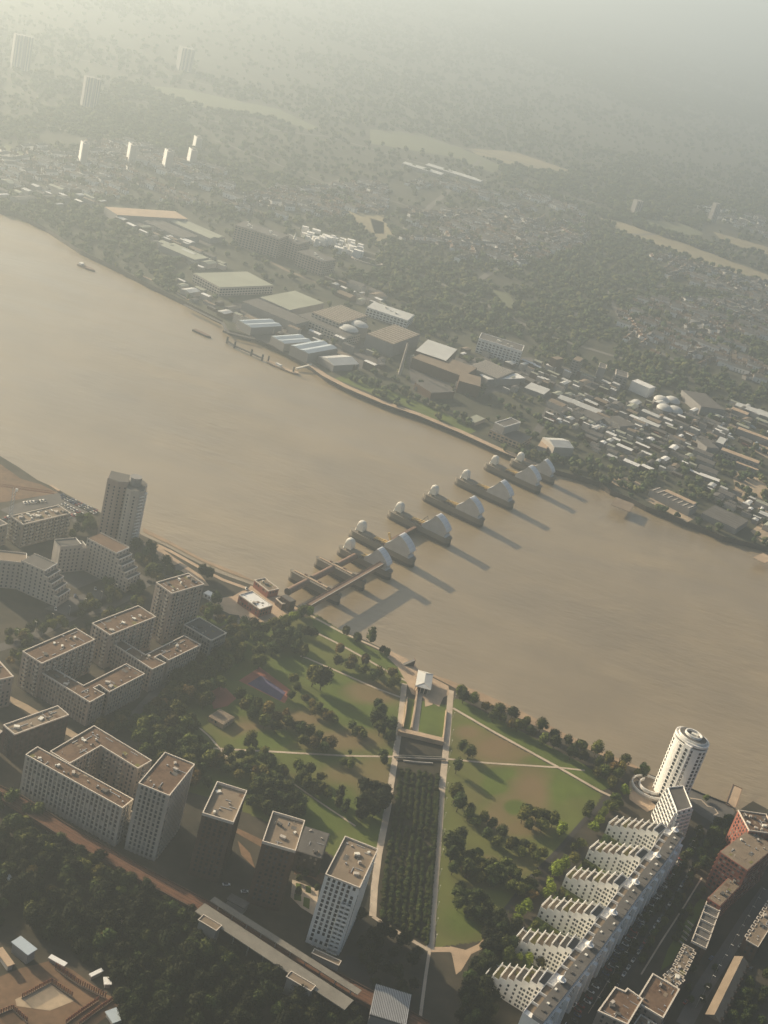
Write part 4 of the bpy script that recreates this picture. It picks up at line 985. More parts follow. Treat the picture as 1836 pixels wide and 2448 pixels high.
# ---- the sunken dock garden: retaining walls, lawn, hedges
dk = [(962, 1672), (1062, 1690), (1046, 1778), (950, 1755)]
sheet('dock_lawn', [(966, 1668), (1068, 1686), (1060, 1770), (950, 1752)], 'lawn', LZ + .05)
def wall(label, px, hgt, th, m='sand', cat='wall', name='retaining_wall', base=LZ):
    pts = [Vector(g2(p)) for p in px]; o = pts[0]
    t = MB().strip([p - o for p in pts], th, 0, hgt).build(name, M[m], loc=(o.x, o.y, base), label=label, cat=cat); return t
wall('pale orange wall lit by the sun at the inner end of the dock lawn', [(950, 1753), (1000, 1764), (1058, 1778)], 3.4, 5.0, 'sand')
wall('thin pale wall along the left of the pavilion terrace', [(997, 1645), (990, 1700), (982, 1745)], 2.2, 1.2, 'sand')
wall('thin pale wall edging the dock lawn beside the right-hand path', [(1066, 1700), (1062, 1740), (1058, 1772)], 2.0, .8, 'sand')
wall('pale wall beside the left-hand path at the top of the dock garden', [(972, 1672), (968, 1710), (962, 1742)], 2.0, .8, 'sand')
sheet('path', [(1000, 1640), (1012, 1642), (1000, 1750), (985, 1748)], 'path', LZ + .14)
sheet('path', [(1014, 1640), (1042, 1645), (1034, 1685), (1016, 1690)], 'sand', LZ + .15)
# footbridge across the garden
a, b2 = G(943, 1809, LZ + 1.6), G(1066, 1814, LZ + 1.6); mid = (a + b2) / 2; d = b2 - a
t = thing('garden_footbridge', 'thin dark footbridge crossing the sunken garden between the two long paths', 'footbridge', (mid.x, mid.y, LZ), math.atan2(d.y, d.x))
MB().box(0, 0, .9, d.length, 2.2, .4).build('deck', M['dark'], t)
for y in (-1.1, 1.1): MB().box(0, y, 2.2, d.length, .12, .12).build('handrail', M['steel2'], t)
wall('low pale wall inside the garden just below the footbridge', [(964, 1820), (1000, 1824), (1034, 1826)], 1.0, .8, 'pale')
# hedge rows in the sunken garden
hrows = []
def lerp2(A, B, t): return (A[0] + (B[0] - A[0]) * t, A[1] + (B[1] - A[1]) * t)
def on(P, s):
    s *= len(P) - 1; i = min(int(s), len(P) - 2); return lerp2(P[i], P[i + 1], s - i)
hm = [crown(60 + i, 26, 160, tall=.8).mesh('hedge_clump', M[k]) for i, k in enumerate(('leafA', 'leafA', 'leafA'))]
t_id = 0
HL = ['leftmost', 'second', 'third', 'fourth', 'fifth', 'sixth', 'rightmost']
for r_i, fr_ in enumerate((.16, .28, .40, .52, .64, .76, .88)):
    c0 = G(*lerp2(on(EASTP, .38), on(WESTP, .30), fr_)); 
    t = thing('clipped_hedge', HL[r_i] + ' long wavy hedge row in the sunken garden', 'hedge', (c0.x, c0.y, LZ), 0, 'wavy hedge rows of the sunken garden')
    for k in range(64):
        s = .36 + .62 * k / 63
        p = lerp2(on(EASTP, s), on(WESTP, s), fr_ + .012 * math.sin(k * 1.3 + r_i)); g = G(*p)
        if rnd.random() < .06: continue
        sc = rnd.uniform(1.4, 2.1)
        inst('foliage_clump', rnd.choice(hm), t, (g.x - c0.x, g.y - c0.y, -.3), rnd.uniform(0, 6), (sc, sc, sc * rnd.uniform(.7, 1.3)))
t = thing('clipped_hedge', 'tall pale green hedge running along the left side of the right-hand path', 'hedge', tuple(G(1060, 1900)), 0)
c0 = t.location
for k in range(70):
    p = on(WESTP, .42 + .56 * k / 69); g = G(p[0] - 9, p[1])
    inst('foliage_clump', hm[1], t, (g.x - c0.x, g.y - c0.y, -.3), rnd.uniform(0, 6), (1.5, 1.5, 1.6))

# ---- pavilion on the river
pq = [Vector(p) for p in q(za([(1385, 272), (1482, 300), (1470, 408), (1365, 378)]), 7)]; oo = sum(pq, Vector((0, 0))) / 4
lr = ccw([tuple(p - oo) for p in pq]); t = thing('pavilion', 'glass pavilion with broad pale hipped roof on the park riverfront', 'pavilion', (oo.x, oo.y, LZ))
MB().prism(offset_poly(lr, 2.2), 0, 5.6).build('glass_wall', M['glass'], t)
e_ = [Vector((*p, 6.0)) for p in lr]; top0 = (e_[0] + e_[1]) * .25 + (e_[2] + e_[3]) * .25
l01 = (e_[1] - e_[0]).length; l12 = (e_[2] - e_[1]).length
ctr = Vector((0, 0, 7.6)); ax = ((e_[1] - e_[0]) if l01 > l12 else (e_[2] - e_[1])).normalized(); rl = abs(l01 - l12) / 2 + .8
r1, r2 = ctr - ax * rl, ctr + ax * rl
pan = MB(); 
vsr = [tuple(v) for v in e_] + [tuple(r1), tuple(r2)] 
if l01 > l12: fsr = [(0, 1, 5, 4), (1, 2, 5), (2, 3, 4, 5), (3, 0, 4)]
else: fsr = [(1, 2, 5, 4), (2, 3, 5), (3, 0, 4, 5), (0, 1, 4)]
pan.add(vsr, fsr).build('roof', M['palemetal'], t)
MB().prism(lr, 5.6, 5.98).build('eaves', M['coping'], t)
for i in range(4): MB().bar(tuple(e_[i] + Vector((0, 0, .1))), tuple((r1 if (e_[i] - r1).length < (e_[i] - r2).length else r2) + Vector((0, 0, .12))), .35, .2).build('roof_rib', M['coping'], t)
for i in range(4):
    for k in range(4):
        p = e_[i].lerp(e_[(i + 1) % 4], (k + .5) / 4); MB().box(p.x * .93, p.y * .93, 0, .4, .4, 5.6).build('column', M['coping'], t)
# dark triangular shelter by the river and tan hut
p = G(975, 1590); t = thing('triangular_shelter', 'dark triangular shelter on the sandy promenade left of the pavilion', 'shelter', (p.x, p.y, LZ), .3)
MB().add([(-4, -1.5, 0), (4, -1.5, 0), (4, -1.5, 5.5), (-4, 1.5, 0), (4, 1.5, 0), (4, 1.5, 5.5)], [(0, 1, 2), (3, 5, 4), (0, 2, 5, 3), (1, 4, 5, 2), (0, 3, 4, 1)]).build('wall', M['dark'], t)
MB().box(0, 0, 0, .3, 3.6, 6.4).build('fin', M['rust'], t, loc=(4.2, 0, 0))
building('small tan-roofed park hut between trees left of the ball court', 'hut', q(za([(5, 592), (68, 530), (165, 598), (95, 640)]), 4), 4, 'sand', 'tanroof', None, name='park_hut', units=0, bay=3)
sheet('ball_court', za([(195, 352), (335, 262), (545, 420), (500, 502)]), 'redbrick', LZ + .06)
M['courtblue'] = mat('purple_court_paint', (0.075, 0.065, 0.12), .9, .25, .1)
sheet('ball_court', za([(255, 372), (345, 318), (505, 430), (470, 485)]), 'courtblue', LZ + .12)
sheet('play_area', za([(0, 430), (90, 380), (180, 470), (120, 520), (30, 540)]), 'redbrick', LZ + .06)

# ---- barrier yard on the north bank
sheet('barrier_yard', z5([(1440, 850), (1560, 878), (1600, 890), (1659, 950), (1659, 985), (1520, 1010), (1400, 1005), (1300, 990), (1190, 935), (1180, 910), (1320, 890), (1370, 860)]), 'sand', LZ + .06)
sheet('barrier_yard', [(600, 1400), (640, 1420), (716, 1455), (690, 1475), (630, 1490), (575, 1480), (560, 1440)], 'sand', LZ + .10)
building('low white-roofed control building in two blocks on the sandy barrier yard', 'building', q(z5([(1350, 885), (1425, 865), (1550, 945), (1470, 965)]), 7), 7, 'redbrick', 'whitesheet', name='control_building', units=2, bay=3)
building('brown-roofed workshop behind the control building on the barrier yard', 'workshop', q(z5([(1440, 800), (1500, 790), (1580, 850), (1520, 865)]), 6), 6, 'redbrick', 'tanroof', name='workshop', units=3, bay=3)
building('small brick substation in front of the control building', 'substation', q(z5([(1565, 905), (1620, 895), (1650, 925), (1600, 940)]), 5), 5, 'brownbrick', 'greyroof', name='substation', units=1, bay=3)
building('small white kiosk on the path between the slim tower and the barrier yard', 'kiosk', q(z5([(1150, 868), (1180, 858), (1232, 880), (1205, 898)]), 4), 4, 'white', 'whitesheet', None, name='kiosk', units=0)
building('dark brick pier head building where the footbridge meets the bank', 'building', q(zg([(110, 520), (150, 490), (215, 560), (180, 590)]), 9), 9, 'brownbrick', 'greyroof', None, name='bridge_house', units=0)

lpm = MB().tube((0, 0, 0), (0, 0, 5), .12, .08, 6).mesh('pole', M['steel']); lhm = MB().tube((0, 0, 5), (0, 0, 5.4), .35, .2, 8).mesh('lamp_head', M['steel2'])
for lab, P_, n_l, dx in (('slim park lamp beside the left-hand garden path', EASTP, 16, -9), ('slim park lamp beside the right-hand garden path', WESTP, 16, 10)):
    for k in range(n_l):
        p = on(P_, (k + .5) / n_l); g = G(p[0] + dx, p[1]); t = thing('park_lamp', lab, 'lamp', tuple(g), 0, lab + 's'); inst('pole', lpm, t); inst('lamp_head', lhm, t)
# ---- tree clumps of the park
S_ = lambda f, pts: f(pts)
clump(za([(200, 450), (255, 495), (320, 525), (385, 560), (445, 600), (505, 585), (290, 575), (365, 635), (440, 660), (520, 640), (230, 520)]), 16, 'dark tree in the dense clump right of the ball court', 'AABBD')
clump(za([(600, 690), (660, 705), (720, 725), (780, 755), (620, 750), (690, 780), (755, 805), (575, 660), (800, 780)]), 15, 'dark tree in the clump above the thin cross path', 'AABBD')
clump(za([(690, 345), (745, 370)]), 22, 'large round tree in the middle of the left lawn')
clump(za([(560, 350), (580, 400), (540, 450)]), 13, 'tree at the right end of the ball court', 'B')
clump(za([(640, 470), (680, 505), (720, 535), (760, 560), (800, 590), (690, 560), (830, 610), (770, 600)]), 11, 'olive tree in the row between two worn lawns', 'BBD')
clump(za([(940, 650), (1000, 675), (960, 705), (1020, 710)]), 12, 'olive-brown tree beside the dark clump near the garden', 'BD')
clump(za([(1115, 520), (1130, 565), (1150, 625), (1200, 665), (1130, 680), (1195, 735), (1090, 610)]), 17, 'dark tree in the clump beside the left-hand garden path', 'A')
clump(za([(905, 28), (978, 78)]), 13, 'round tree on the grass bank nearest the barrier yard')
clump(za([(1065, 92)]), 15, 'tall pointed dark tree on the riverside grass bank', tall=True)
clump(za([(1148, 145), (1175, 170)]), 10, 'small round tree left of the sandy promenade')
clump(za([(860, 150), (850, 230), (945, 225), (1030, 225), (1020, 290), (1120, 305), (1210, 310), (1200, 378), (930, 255), (1085, 330), (1240, 350)]), 14, 'dark round tree in the strip between the two riverside paths', 'AABBD')
clump(za([(565, 150), (620, 185), (590, 120)]), 14, 'tree at the corner of the small square lawn')
clump(za([(320, 180), (420, 150), (330, 240)]), 17, 'broad tree left of the small square lawn', 'AB')
clump(za([(460, 60), (530, 55), (500, 90), (570, 80), (420, 90)]), 15, 'low broad tree above the small square lawn')
clump(za([(890, 890), (930, 915)]), 12, 'tree on the worn ground below the thin cross path', 'B')
clump(za([(1150, 850), (1155, 885)]), 13, 'dark tree where the cross path meets the garden path')
clump(za([(930, 830)]), 7, 'small bush on the thin cross path')
clump(za([(275, 740), (250, 770), (300, 770)]), 12, 'tree just above the left end of the cross path', 'B')
clump(za([(585, 930), (660, 950), (740, 990), (590, 1010), (640, 1050), (700, 1090), (780, 1110), (620, 980), (700, 1040), (745, 1075)]), 14, 'tree in the dark clump behind the brick towers', 'AABBD')
clump(za([(860, 1120), (850, 1180), (890, 1220)]), 13, 'slender tree on the mown slope behind the nearest tower', tall=True)
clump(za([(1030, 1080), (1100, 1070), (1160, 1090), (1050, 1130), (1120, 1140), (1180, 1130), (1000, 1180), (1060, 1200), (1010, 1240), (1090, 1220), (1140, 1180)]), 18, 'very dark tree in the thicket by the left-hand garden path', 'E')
fill(za([(30, 820), (420, 830), (470, 900), (540, 960), (400, 1010), (180, 1000), (0, 900)]), 26, 13, 'dark tree in the belt below the left end of the cross path', 'AABBD')
fill(za([(250, 1000), (420, 1010), (560, 1090), (640, 1200), (560, 1270), (400, 1230), (240, 1150)]), 24, 16, 'dark tree in the wood right of the second tower', 'AAA')
fill([(330, 1735), (400, 1690), (450, 1720), (500, 1790), (500, 1880), (430, 1900), (380, 1850), (335, 1790)], 26, 19, 'dark tree in the wood right of the courtyard blocks', 'AABBD')
fill([(420, 1640), (470, 1560), (560, 1500), (620, 1540), (560, 1610), (520, 1650), (470, 1700)], 24, 16, 'tree in the belt left of the ball court', 'AABBD')
fill([(640, 1500), (700, 1475), (760, 1500), (745, 1520), (690, 1540), (640, 1560)], 9, 14, 'tree at the park corner behind the barrier yard', 'AB')
clump(along([(665, 1500), (715, 1468), (750, 1462)], 7, 4), 12, 'sunlit tree on the bank beside the barrier yard wall', 'BC')
fill([(500, 1420), (560, 1480), (640, 1500), (640, 1540), (560, 1540), (520, 1500), (480, 1460)], 18, 15, 'tree between the slim tower and the barrier yard', 'AABBD')
clump(along([(300, 1345), (380, 1380), (440, 1400)], 1, 0), 13, 'round tree at the end of the river path below the riverside tower')
fill([(320, 1300), (350, 1300), (460, 1390), (490, 1420), (420, 1420), (340, 1370)], 26, 13, 'tree in the riverside belt right of the pale tower', 'AABBD')
clump([(500, 1372), (485, 1368)], 14, 'round tree at the water edge where the river path ends')
fill([(150, 1250), (230, 1235), (232, 1260), (170, 1280)], 9, 11, 'tree left of the pale riverside tower', 'AB')
fill([(190, 1440), (340, 1400), (355, 1440), (220, 1500), (160, 1560), (0, 1600), (0, 1520), (110, 1480)], 46, 12, 'dark tree along the road behind the pinkish blocks', 'AABBD')
fill([(240, 1380), (340, 1380), (350, 1410), (250, 1430)], 8, 10, 'small tree beside the parking court', 'AB')
fill([(370, 1690), (460, 1560), (540, 1510), (560, 1530), (470, 1620), (420, 1700), (300, 1740), (220, 1760), (230, 1735), (300, 1700)], 34, 14, 'tree along the diagonal avenue beside the notched wings', 'AABBD')
clump(zb([(180, 440), (200, 470), (262, 482), (350, 525), (430, 562), (522, 575), (520, 640), (615, 622), (560, 655), (640, 695), (710, 662), (730, 745), (800, 712), (800, 775), (890, 752), (910, 845), (980, 792), (990, 855), (1075, 822), (1090, 905), (1150, 882), (1180, 945), (1210, 985), (1262, 890), (1130, 965), (1080, 955), (1240, 940), (1180, 1030), (460, 600), (400, 590)]), 15, 'round tree in the riverside row right of the pavilion', 'AABBD')
clump(zb([(190, 800), (235, 840), (155, 935)]), 15, 'tree beside the right-hand garden path near the cross path')
clump(zb([(145, 1120), (165, 1180)]), 19, 'big dark tree heading the shaded row on the right lawn')
clump(zb([(250, 1200), (330, 1270), (390, 1300), (280, 1290), (450, 1370), (350, 1370), (540, 1420), (600, 1440), (500, 1450), (650, 1470), (580, 1500), (720, 1500), (230, 1250), (420, 1420)]), 14, 'dark tree in the long diagonal row across the right lawn', 'AABBD')
clump(zb([(620, 1220), (680, 1250), (740, 1260), (630, 1310), (720, 1320), (790, 1290), (840, 1350), (590, 1260)]), 16, 'yellow-green tree in the sunlit right lawn group', 'BBC')
clump(zb([(1262, 1085), (1205, 1130), (1180, 1200), (1130, 1215), (1090, 1280), (1060, 1330), (1230, 1160), (1150, 1170), (1110, 1250)]), 12, 'bright green tree in the dense row beside the white finger blocks', 'BC')
clump(zb([(1030, 1190), (1010, 1230)]), 13, 'dark tree at the corner of the right lawn')
clump(zd([(465, 300), (500, 285), (450, 330)]), 15, 'lime-green tree left of the third white finger block', 'C')
clump(zd([(420, 385), (400, 450), (430, 420)]), 13, 'lime-green tree left of the fourth white finger block', 'C')
clump(zd([(255, 540), (240, 585), (290, 520)]), 14, 'lime-green tree in the clump left of the fifth finger', 'C')
clump(zd([(160, 600), (140, 575)]), 12, 'olive tree beside the small lime-green clump', 'B')
clump(zd([(180, 800), (240, 820), (300, 825), (370, 840), (430, 850)]), 14, 'yellow-green tree growing between the two lowest finger blocks', 'BC')
clump(zb([(170, 1400), (160, 1470), (120, 1520), (180, 1560), (130, 1600), (220, 1620), (100, 1450)]), 18, 'dark tree close to the lower right-hand path', 'AA')
clump(zb([(300, 1500), (270, 1550), (400, 1560), (470, 1570), (520, 1600), (340, 1590)]), 13, 'olive tree in the line along the lower right lawn', 'BBD')
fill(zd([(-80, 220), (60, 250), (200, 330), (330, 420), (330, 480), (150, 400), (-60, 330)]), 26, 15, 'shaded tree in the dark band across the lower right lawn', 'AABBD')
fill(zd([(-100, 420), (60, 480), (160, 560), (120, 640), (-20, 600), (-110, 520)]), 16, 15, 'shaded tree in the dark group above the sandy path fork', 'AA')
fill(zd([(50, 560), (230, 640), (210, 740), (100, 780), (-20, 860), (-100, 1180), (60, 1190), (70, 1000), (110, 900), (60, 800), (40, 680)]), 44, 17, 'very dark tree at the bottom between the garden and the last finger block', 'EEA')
clump(zd([(340, 240), (350, 330), (330, 390), (560, 260), (600, 160), (560, 180)]), 12, 'tree in the narrow yard between path and finger blocks', 'AB')
for i in range(5):
    a, b = fin_ends[i], fin_ends[i + 1]
    for k in range(4):
        p = a[0].lerp(b[0], .62) + a[2] * (3 + k * 6)
        tree(p.x, p.y, 3.2, 'small tree in a garden between the white finger blocks', 'garden trees between the finger blocks', rnd.choice('AB'))
    gp = [a[0] + a[3] * 12, a[1] + a[3] * 12, b[1], b[0]]
    MB().prism([(p.x, p.y) for p in gp], LZ, LZ + .2 + i * .002).build('court_garden', M['lawn'], kind='structure')
# street trees right
clump(along(zd([(1290, 60), (1150, 330), (1000, 560), (850, 800), (700, 1100)]), 26, 7), 11, 'dark street tree in the row in front of the white spine', 'AA')
clump(along(zd([(1330, 150), (1240, 330), (1080, 580), (940, 830)]), 24, 8), 10, 'dark street tree along the middle of the street', 'AABBD')
clump(along(zd([(1290, 420), (1190, 560), (1120, 700)]), 12, 8), 8, 'low garden tree behind the framed roofs', 'AB')
fill(zd([(1240, 770), (1440, 800), (1300, 1080), (1200, 1180), (1190, 1000)]), 6, 9, 'small tree beside the lower street', 'A')
fill(zd([(1560, 850), (1659, 900), (1659, 1180), (1430, 1180)]), 16, 12, 'dark tree right of the long hall', 'AA')
fill(zc([(1200, 880), (1400, 850), (1360, 960), (1290, 1100), (1180, 1250), (1110, 1180), (1180, 1000)]), 22, 13, 'dark tree in the street end near the river', 'AA')
clump(zc([(1170, 690)]), 9, 'single dark green tree on the riverside yard')
fill(zc([(590, 470), (680, 440), (730, 480), (640, 520)]), 4, 10, 'dark tree behind the round terrace')
# lower left woods
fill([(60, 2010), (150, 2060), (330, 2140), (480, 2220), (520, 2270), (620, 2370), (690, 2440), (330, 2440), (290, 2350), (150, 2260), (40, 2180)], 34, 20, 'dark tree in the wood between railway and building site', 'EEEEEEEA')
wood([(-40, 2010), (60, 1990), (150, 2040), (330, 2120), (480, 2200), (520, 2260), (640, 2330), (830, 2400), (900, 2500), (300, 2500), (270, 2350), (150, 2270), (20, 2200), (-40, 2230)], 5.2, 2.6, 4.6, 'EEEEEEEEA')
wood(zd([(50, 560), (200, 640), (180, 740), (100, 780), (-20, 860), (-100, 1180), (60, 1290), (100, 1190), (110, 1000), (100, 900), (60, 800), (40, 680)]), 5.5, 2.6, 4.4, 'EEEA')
wood([(330, 1735), (400, 1690), (450, 1720), (500, 1790), (500, 1880), (430, 1900), (380, 1850), (335, 1790)], 6, 2.5, 4.2)
wood([(370, 1690), (460, 1560), (540, 1500), (570, 1520), (520, 1620), (440, 1710), (300, 1745), (250, 1740)], 6, 2.4, 4)
fill([(-40, 1890), (60, 1920), (180, 2020), (330, 2110), (320, 2150), (140, 2080), (-30, 2010)], 30, 17, 'tree along the lower side of the railway', 'EAAB')
clump(ze([(150, 80), (190, 130), (100, 50)]), 18, 'olive-green tree at the left beside the railway', 'B')
clump(ze([(200, 420), (240, 530), (90, 480), (330, 520), (640, 400), (620, 660), (720, 740), (690, 800)]), 16, 'yellowish tree catching the light in the dark wood', 'BD')
clump(ze([(920, 1020), (860, 1090), (1080, 970), (1460, 930), (1400, 1240), (1500, 1260)]), 13, 'small yellowish tree catching the light near the bottom edge', 'DB')
fill(zf([(1000, 560), (1040, 700), (1240, 800), (1340, 900), (1320, 1180), (1180, 1120), (1060, 1080), (960, 900), (930, 800)]), 22, 15, 'very dark tree below the end of the garden', 'E')
fill(zf([(620, 400), (740, 430), (760, 520), (740, 640), (640, 600), (590, 520)]), 6, 9, 'small tree in the court between the two nearest towers', 'A')
# ================================================================ RAILWAY, STATION, STREETS, CARS
M['soil'] = mat('soil_and_wood_shade', (0.035, 0.03, 0.016), .95, .35, .2)  # garden soil; also carries the painted shade under the lower woods
M['canopygrey'] = mat('weathered_canopy_sheet', (0.20, 0.185, 0.155), .7, .2, .15)
M['lane'] = mat('pale_worn_asphalt', (0.10, 0.092, 0.085), .9, .2, .08)
vp = [(-60, 1868), (40, 1915), (150, 1985), (320, 2080), (490, 2170), (700, 2290), (880, 2385), (1020, 2460)]
vw = [Vector(g2(p, LZ + 6)) for p in vp]
o = vw[0]; t = thing('railway_viaduct', 'brown railway viaduct running diagonally past the towers to the station', 'viaduct', (o.x, o.y, LZ))
MB().strip([v - o for v in vw], 10.5, 4.6, 1.4).build('deck', M['track'], t)
for k in (-1, 1):
    off = []
    for i, v in enumerate(vw):
        d = (vw[min(i + 1, len(vw) - 1)] - vw[max(0, i - 1)]).normalized(); off.append(v - o + Vector((-d.y, d.x)) * 5.1 * k)
    MB().strip(off, .4, 6.0, 1.0).build('parapet', M['brownbrick'], t)
    for kk in (1.3, 3.2):
        of2 = [x * 1.0 + Vector((0, 0)) for x in [v - o + Vector((-(vw[min(i + 1, len(vw) - 1)] - vw[max(0, i - 1)]).normalized().y, (vw[min(i + 1, len(vw) - 1)] - vw[max(0, i - 1)]).normalized().x)) * kk * k for i, v in enumerate(vw)]]
        MB().strip(of2, .16, 6.01, .16).build('rail', M['rust'], t)
for i in range(len(vw) - 1):
    L = (vw[i + 1] - vw[i]).length
    for k in range(int(L / 14)):
        p = vw[i].lerp(vw[i + 1], (k + .5) / max(1, int(L / 14))) - o; MB().box(p.x, p.y, 0, 2.2, 3.4, 4.6, math.atan2(*(vw[i + 1] - vw[i]).yx)).build('pillar', M['greywall'], t)
def slab(label, pts, h, z, m, cat, name, rimm='coping', group=None, posts=True):
    q_ = [Vector(p) for p in rectify([g2(p, LZ + h) for p in pts])]; oo = sum(q_, Vector((0, 0))) / 4; l_ = ccw([tuple(p - oo) for p in q_])
    t = thing(name, label, cat, (oo.x, oo.y, LZ), 0, group)
    MB().prism(l_, h - .5, h).build('roof', M[m], t)
    if rimm:
        b = MB(); i_ = offset_poly(l_, .4)
        for k in range(4): b.prism([l_[k], l_[(k + 1) % 4], i_[(k + 1) % 4], i_[k]], h, h + .4)
        b.build('roof_rim', M[rimm], t)
    if posts:
        L = [Vector(p) for p in l_]; n = max(2, int((L[1] - L[0]).length / 9)); n2 = max(2, int((L[2] - L[1]).length / 9))
        for a, b_, c, d_, nn in ((L[0], L[1], L[3], L[2], n), (L[1], L[2], L[0], L[3], n2)):
            if (b_ - a).length < (c - a).length: continue
            for k in range(nn):
                s = (k + .5) / nn; p = a.lerp(b_, s).lerp(c.lerp(d_, s), .5); MB().box(p.x, p.y, 0, .6, .6, h - .5).build('post', M['steel'], t)
    else: MB().prism(offset_poly(l_, .6), 0, h - .5).build('wall', M['greywall'], t)
    return t
slab('long pale platform canopy on the near side of the railway', zf([(95, 612), (935, 1165), (880, 1225), (45, 655)]), 11, 0, 'canopygrey', 'canopy', 'platform_canopy', None, 'station platform canopies')
slab('narrower long platform canopy on the tower side of the railway', zf([(140, 585), (992, 1098), (965, 1125), (115, 605)]), 11, 0, 'canopygrey', 'canopy', 'platform_canopy', None, 'station platform canopies')
slab('small rimmed roof at the upper end of the near platform', zf([(85, 682), (192, 738), (158, 778), (55, 706)]), 11.5, 0, 'tanroof', 'building', 'stair_house', posts=False)
slab('small rimmed roof against the middle of the near platform', zf([(578, 1002), (728, 1080), (692, 1118), (555, 1030)]), 11.5, 0, 'tanroof', 'building', 'stair_house', posts=False)
slab('pale rimmed roof between the far platform and the nearest tower', zf([(712, 872), (870, 942), (850, 975), (702, 895)]), 10, 0, 'tanroof', 'building', 'stair_house', posts=False)
slab('grey-blue shed roof at the foot of the third tower', zf([(245, 555), (348, 612), (318, 648), (218, 590)]), 5, 0, 'greyroof', 'shed', 'shed', None, posts=False)
sheet('station_plaza', zf([(900, 910), (1040, 930), (1050, 1080), (1010, 1150), (960, 1060), (850, 990)]), 'asphalt', LZ + .05)
t = slab('striped grey slatted roof at the bottom edge right of the station', zf([(1058, 1085), (1258, 1125), (1240, 1330), (1030, 1230)]), 8, 0, 'greyroof', 'canopy', 'slatted_roof', None, posts=False)
sl_ = [Vector(p) for p in rectify([g2(p, LZ + 8) for p in zf([(1058, 1085), (1258, 1125), (1240, 1330), (1030, 1230)])])]; oo = Vector(t.location[:2])
for k in range(22):
    a = sl_[0].lerp(sl_[1], (k + .5) / 22) - oo; b = sl_[3].lerp(sl_[2], (k + .5) / 22) - oo
    MB().bar((a.x, a.y, 8.4), (b.x, b.y, 8.4), .5, .6).build('slat', M['steel'], t)
sheet('court_paving', zf([(590, 480), (740, 540), (720, 690), (640, 640), (580, 580)]), 'path', LZ + .04)
for i, pp in enumerate(([(610, 500), (640, 505), (645, 545), (610, 540)], [(665, 515), (695, 520), (695, 560), (665, 552)], [(600, 560), (640, 570), (640, 605), (600, 595)], [(655, 578), (690, 590), (685, 650), (650, 630)])):
    sheet('court_lawn', zf(pp), 'lawn', LZ + .09)
sheet('court_paving', zf([(280, 190), (430, 260), (420, 300), (270, 215)]), 'hotbare', LZ + .05); sheet('court_paving', zf([(280, 260), (350, 330), (380, 420), (300, 340)]), 'hotbare', LZ + .06)
sheet('court_paving', zf([(600, 380), (700, 430), (790, 450), (770, 520), (700, 470), (600, 450)]), 'hotbare', LZ + .06)
# roads
def road(px, wd, z=.05, m='asphalt'): return ribbon('road', px, wd, m, LZ + z)
road([(-60, 1905), (60, 1955), (200, 2045), (340, 2125), (480, 2200), (560, 2250)], 7, .03)
road([(1475, 1905), (1450, 2100), (1380, 2250), (1300, 2380), (1240, 2480)], 1, .02)
sheet('road', zd([(1290, 20), (1400, 40), (1330, 200), (1240, 330), (1060, 640), (880, 900), (700, 1180), (540, 1180), (700, 900), (900, 620), (1040, 380), (1190, 150)]), 'asphalt', LZ + .03)
ribbon('verge', zd([(1285, 350), (1180, 520), (1050, 720), (940, 900)]), 1.0, 'path', LZ + .09)
road(zd([(1659, 420), (1560, 560), (1420, 780), (1290, 980), (1180, 1190)]), 9, .06, 'lane')
sheet('garden_ground', zd([(1270, 470), (1320, 480), (1180, 720), (1110, 840), (1050, 880), (1090, 760)]), 'lawn', LZ + .07)
for k in range(5):
    s = k / 4; wall('thin pale garden wall behind the framed roofs', zd([(1170 + 0 - s * 50 + 30, 600 + s * 110), (1215 - s * 50 + 20, 630 + s * 110)]), 1.2, .3, 'coping', name='garden_wall')['group'] = 'thin garden walls behind the framed roofs'
road([(-40, 1560), (60, 1530), (200, 1460), (340, 1400), (440, 1350)], 8, .05, 'lane')
road([(250, 1760), (330, 1700), (430, 1590), (540, 1500), (640, 1450)], 6, .05, 'lane')
road([(0, 1660), (60, 1690), (110, 1720), (180, 1760)], 6, .06, 'bare')
road([(300, 1360), (380, 1400), (440, 1440), (520, 1480)], 6, .04, 'lane')
sheet('parking_court', z5([(380, 900), (620, 840), (760, 830), (800, 880), (600, 980), (420, 1010), (250, 960)]), 'lane', LZ + .05)
sheet('courtyard', z5([(330, 720), (420, 700), (580, 790), (430, 850), (330, 800)]), 'greyroof', LZ + .06)
# cars
def car_mesh():
    b = MB(); b.box(0, 0, .35, 4.3, 1.75, .55); B_ = b.mesh('body', None or M['white'])
    return B_
CARC = {'white': M['white'], 'silver': M['steel2'], 'black': M['dark'], 'blue': mat('blue_car_paint', (.05, .09, .22), .3), 'red': mat('red_car_paint', (.35, .04, .03), .3), 'grey': M['greyroof']}
carm = {}
for k, m in CARC.items():
    b = MB(); b.ring([[(x, s * w_ / 2, z) for s, z in ((-1, .3), (1, .3), (1, h_), (.8, h_ + .12), (-.8, h_ + .12), (-1, h_))] for x, w_, h_ in ((-2.2, 1.5, .75), (-2.0, 1.75, .85), (0, 1.8, .9), (1.6, 1.75, .82), (2.2, 1.5, .65))]); carm[k] = b.mesh('body', m)
b = MB(); b.ring([[(x, s * w_, z) for s, z in ((-1, .9), (1, .9), (.85, h_), (-.85, h_))] for x, w_, h_ in ((-1.7, .8, 1.0), (-1.2, .8, 1.45), (.2, .8, 1.5), (1.0, .8, .98))]); cabm = b.mesh('cabin', M['glass'])
b = MB(); b.tube((0, -.1, 0), (0, .1, 0), .33, n=10); whm = b.mesh('wheel', M['dark'])
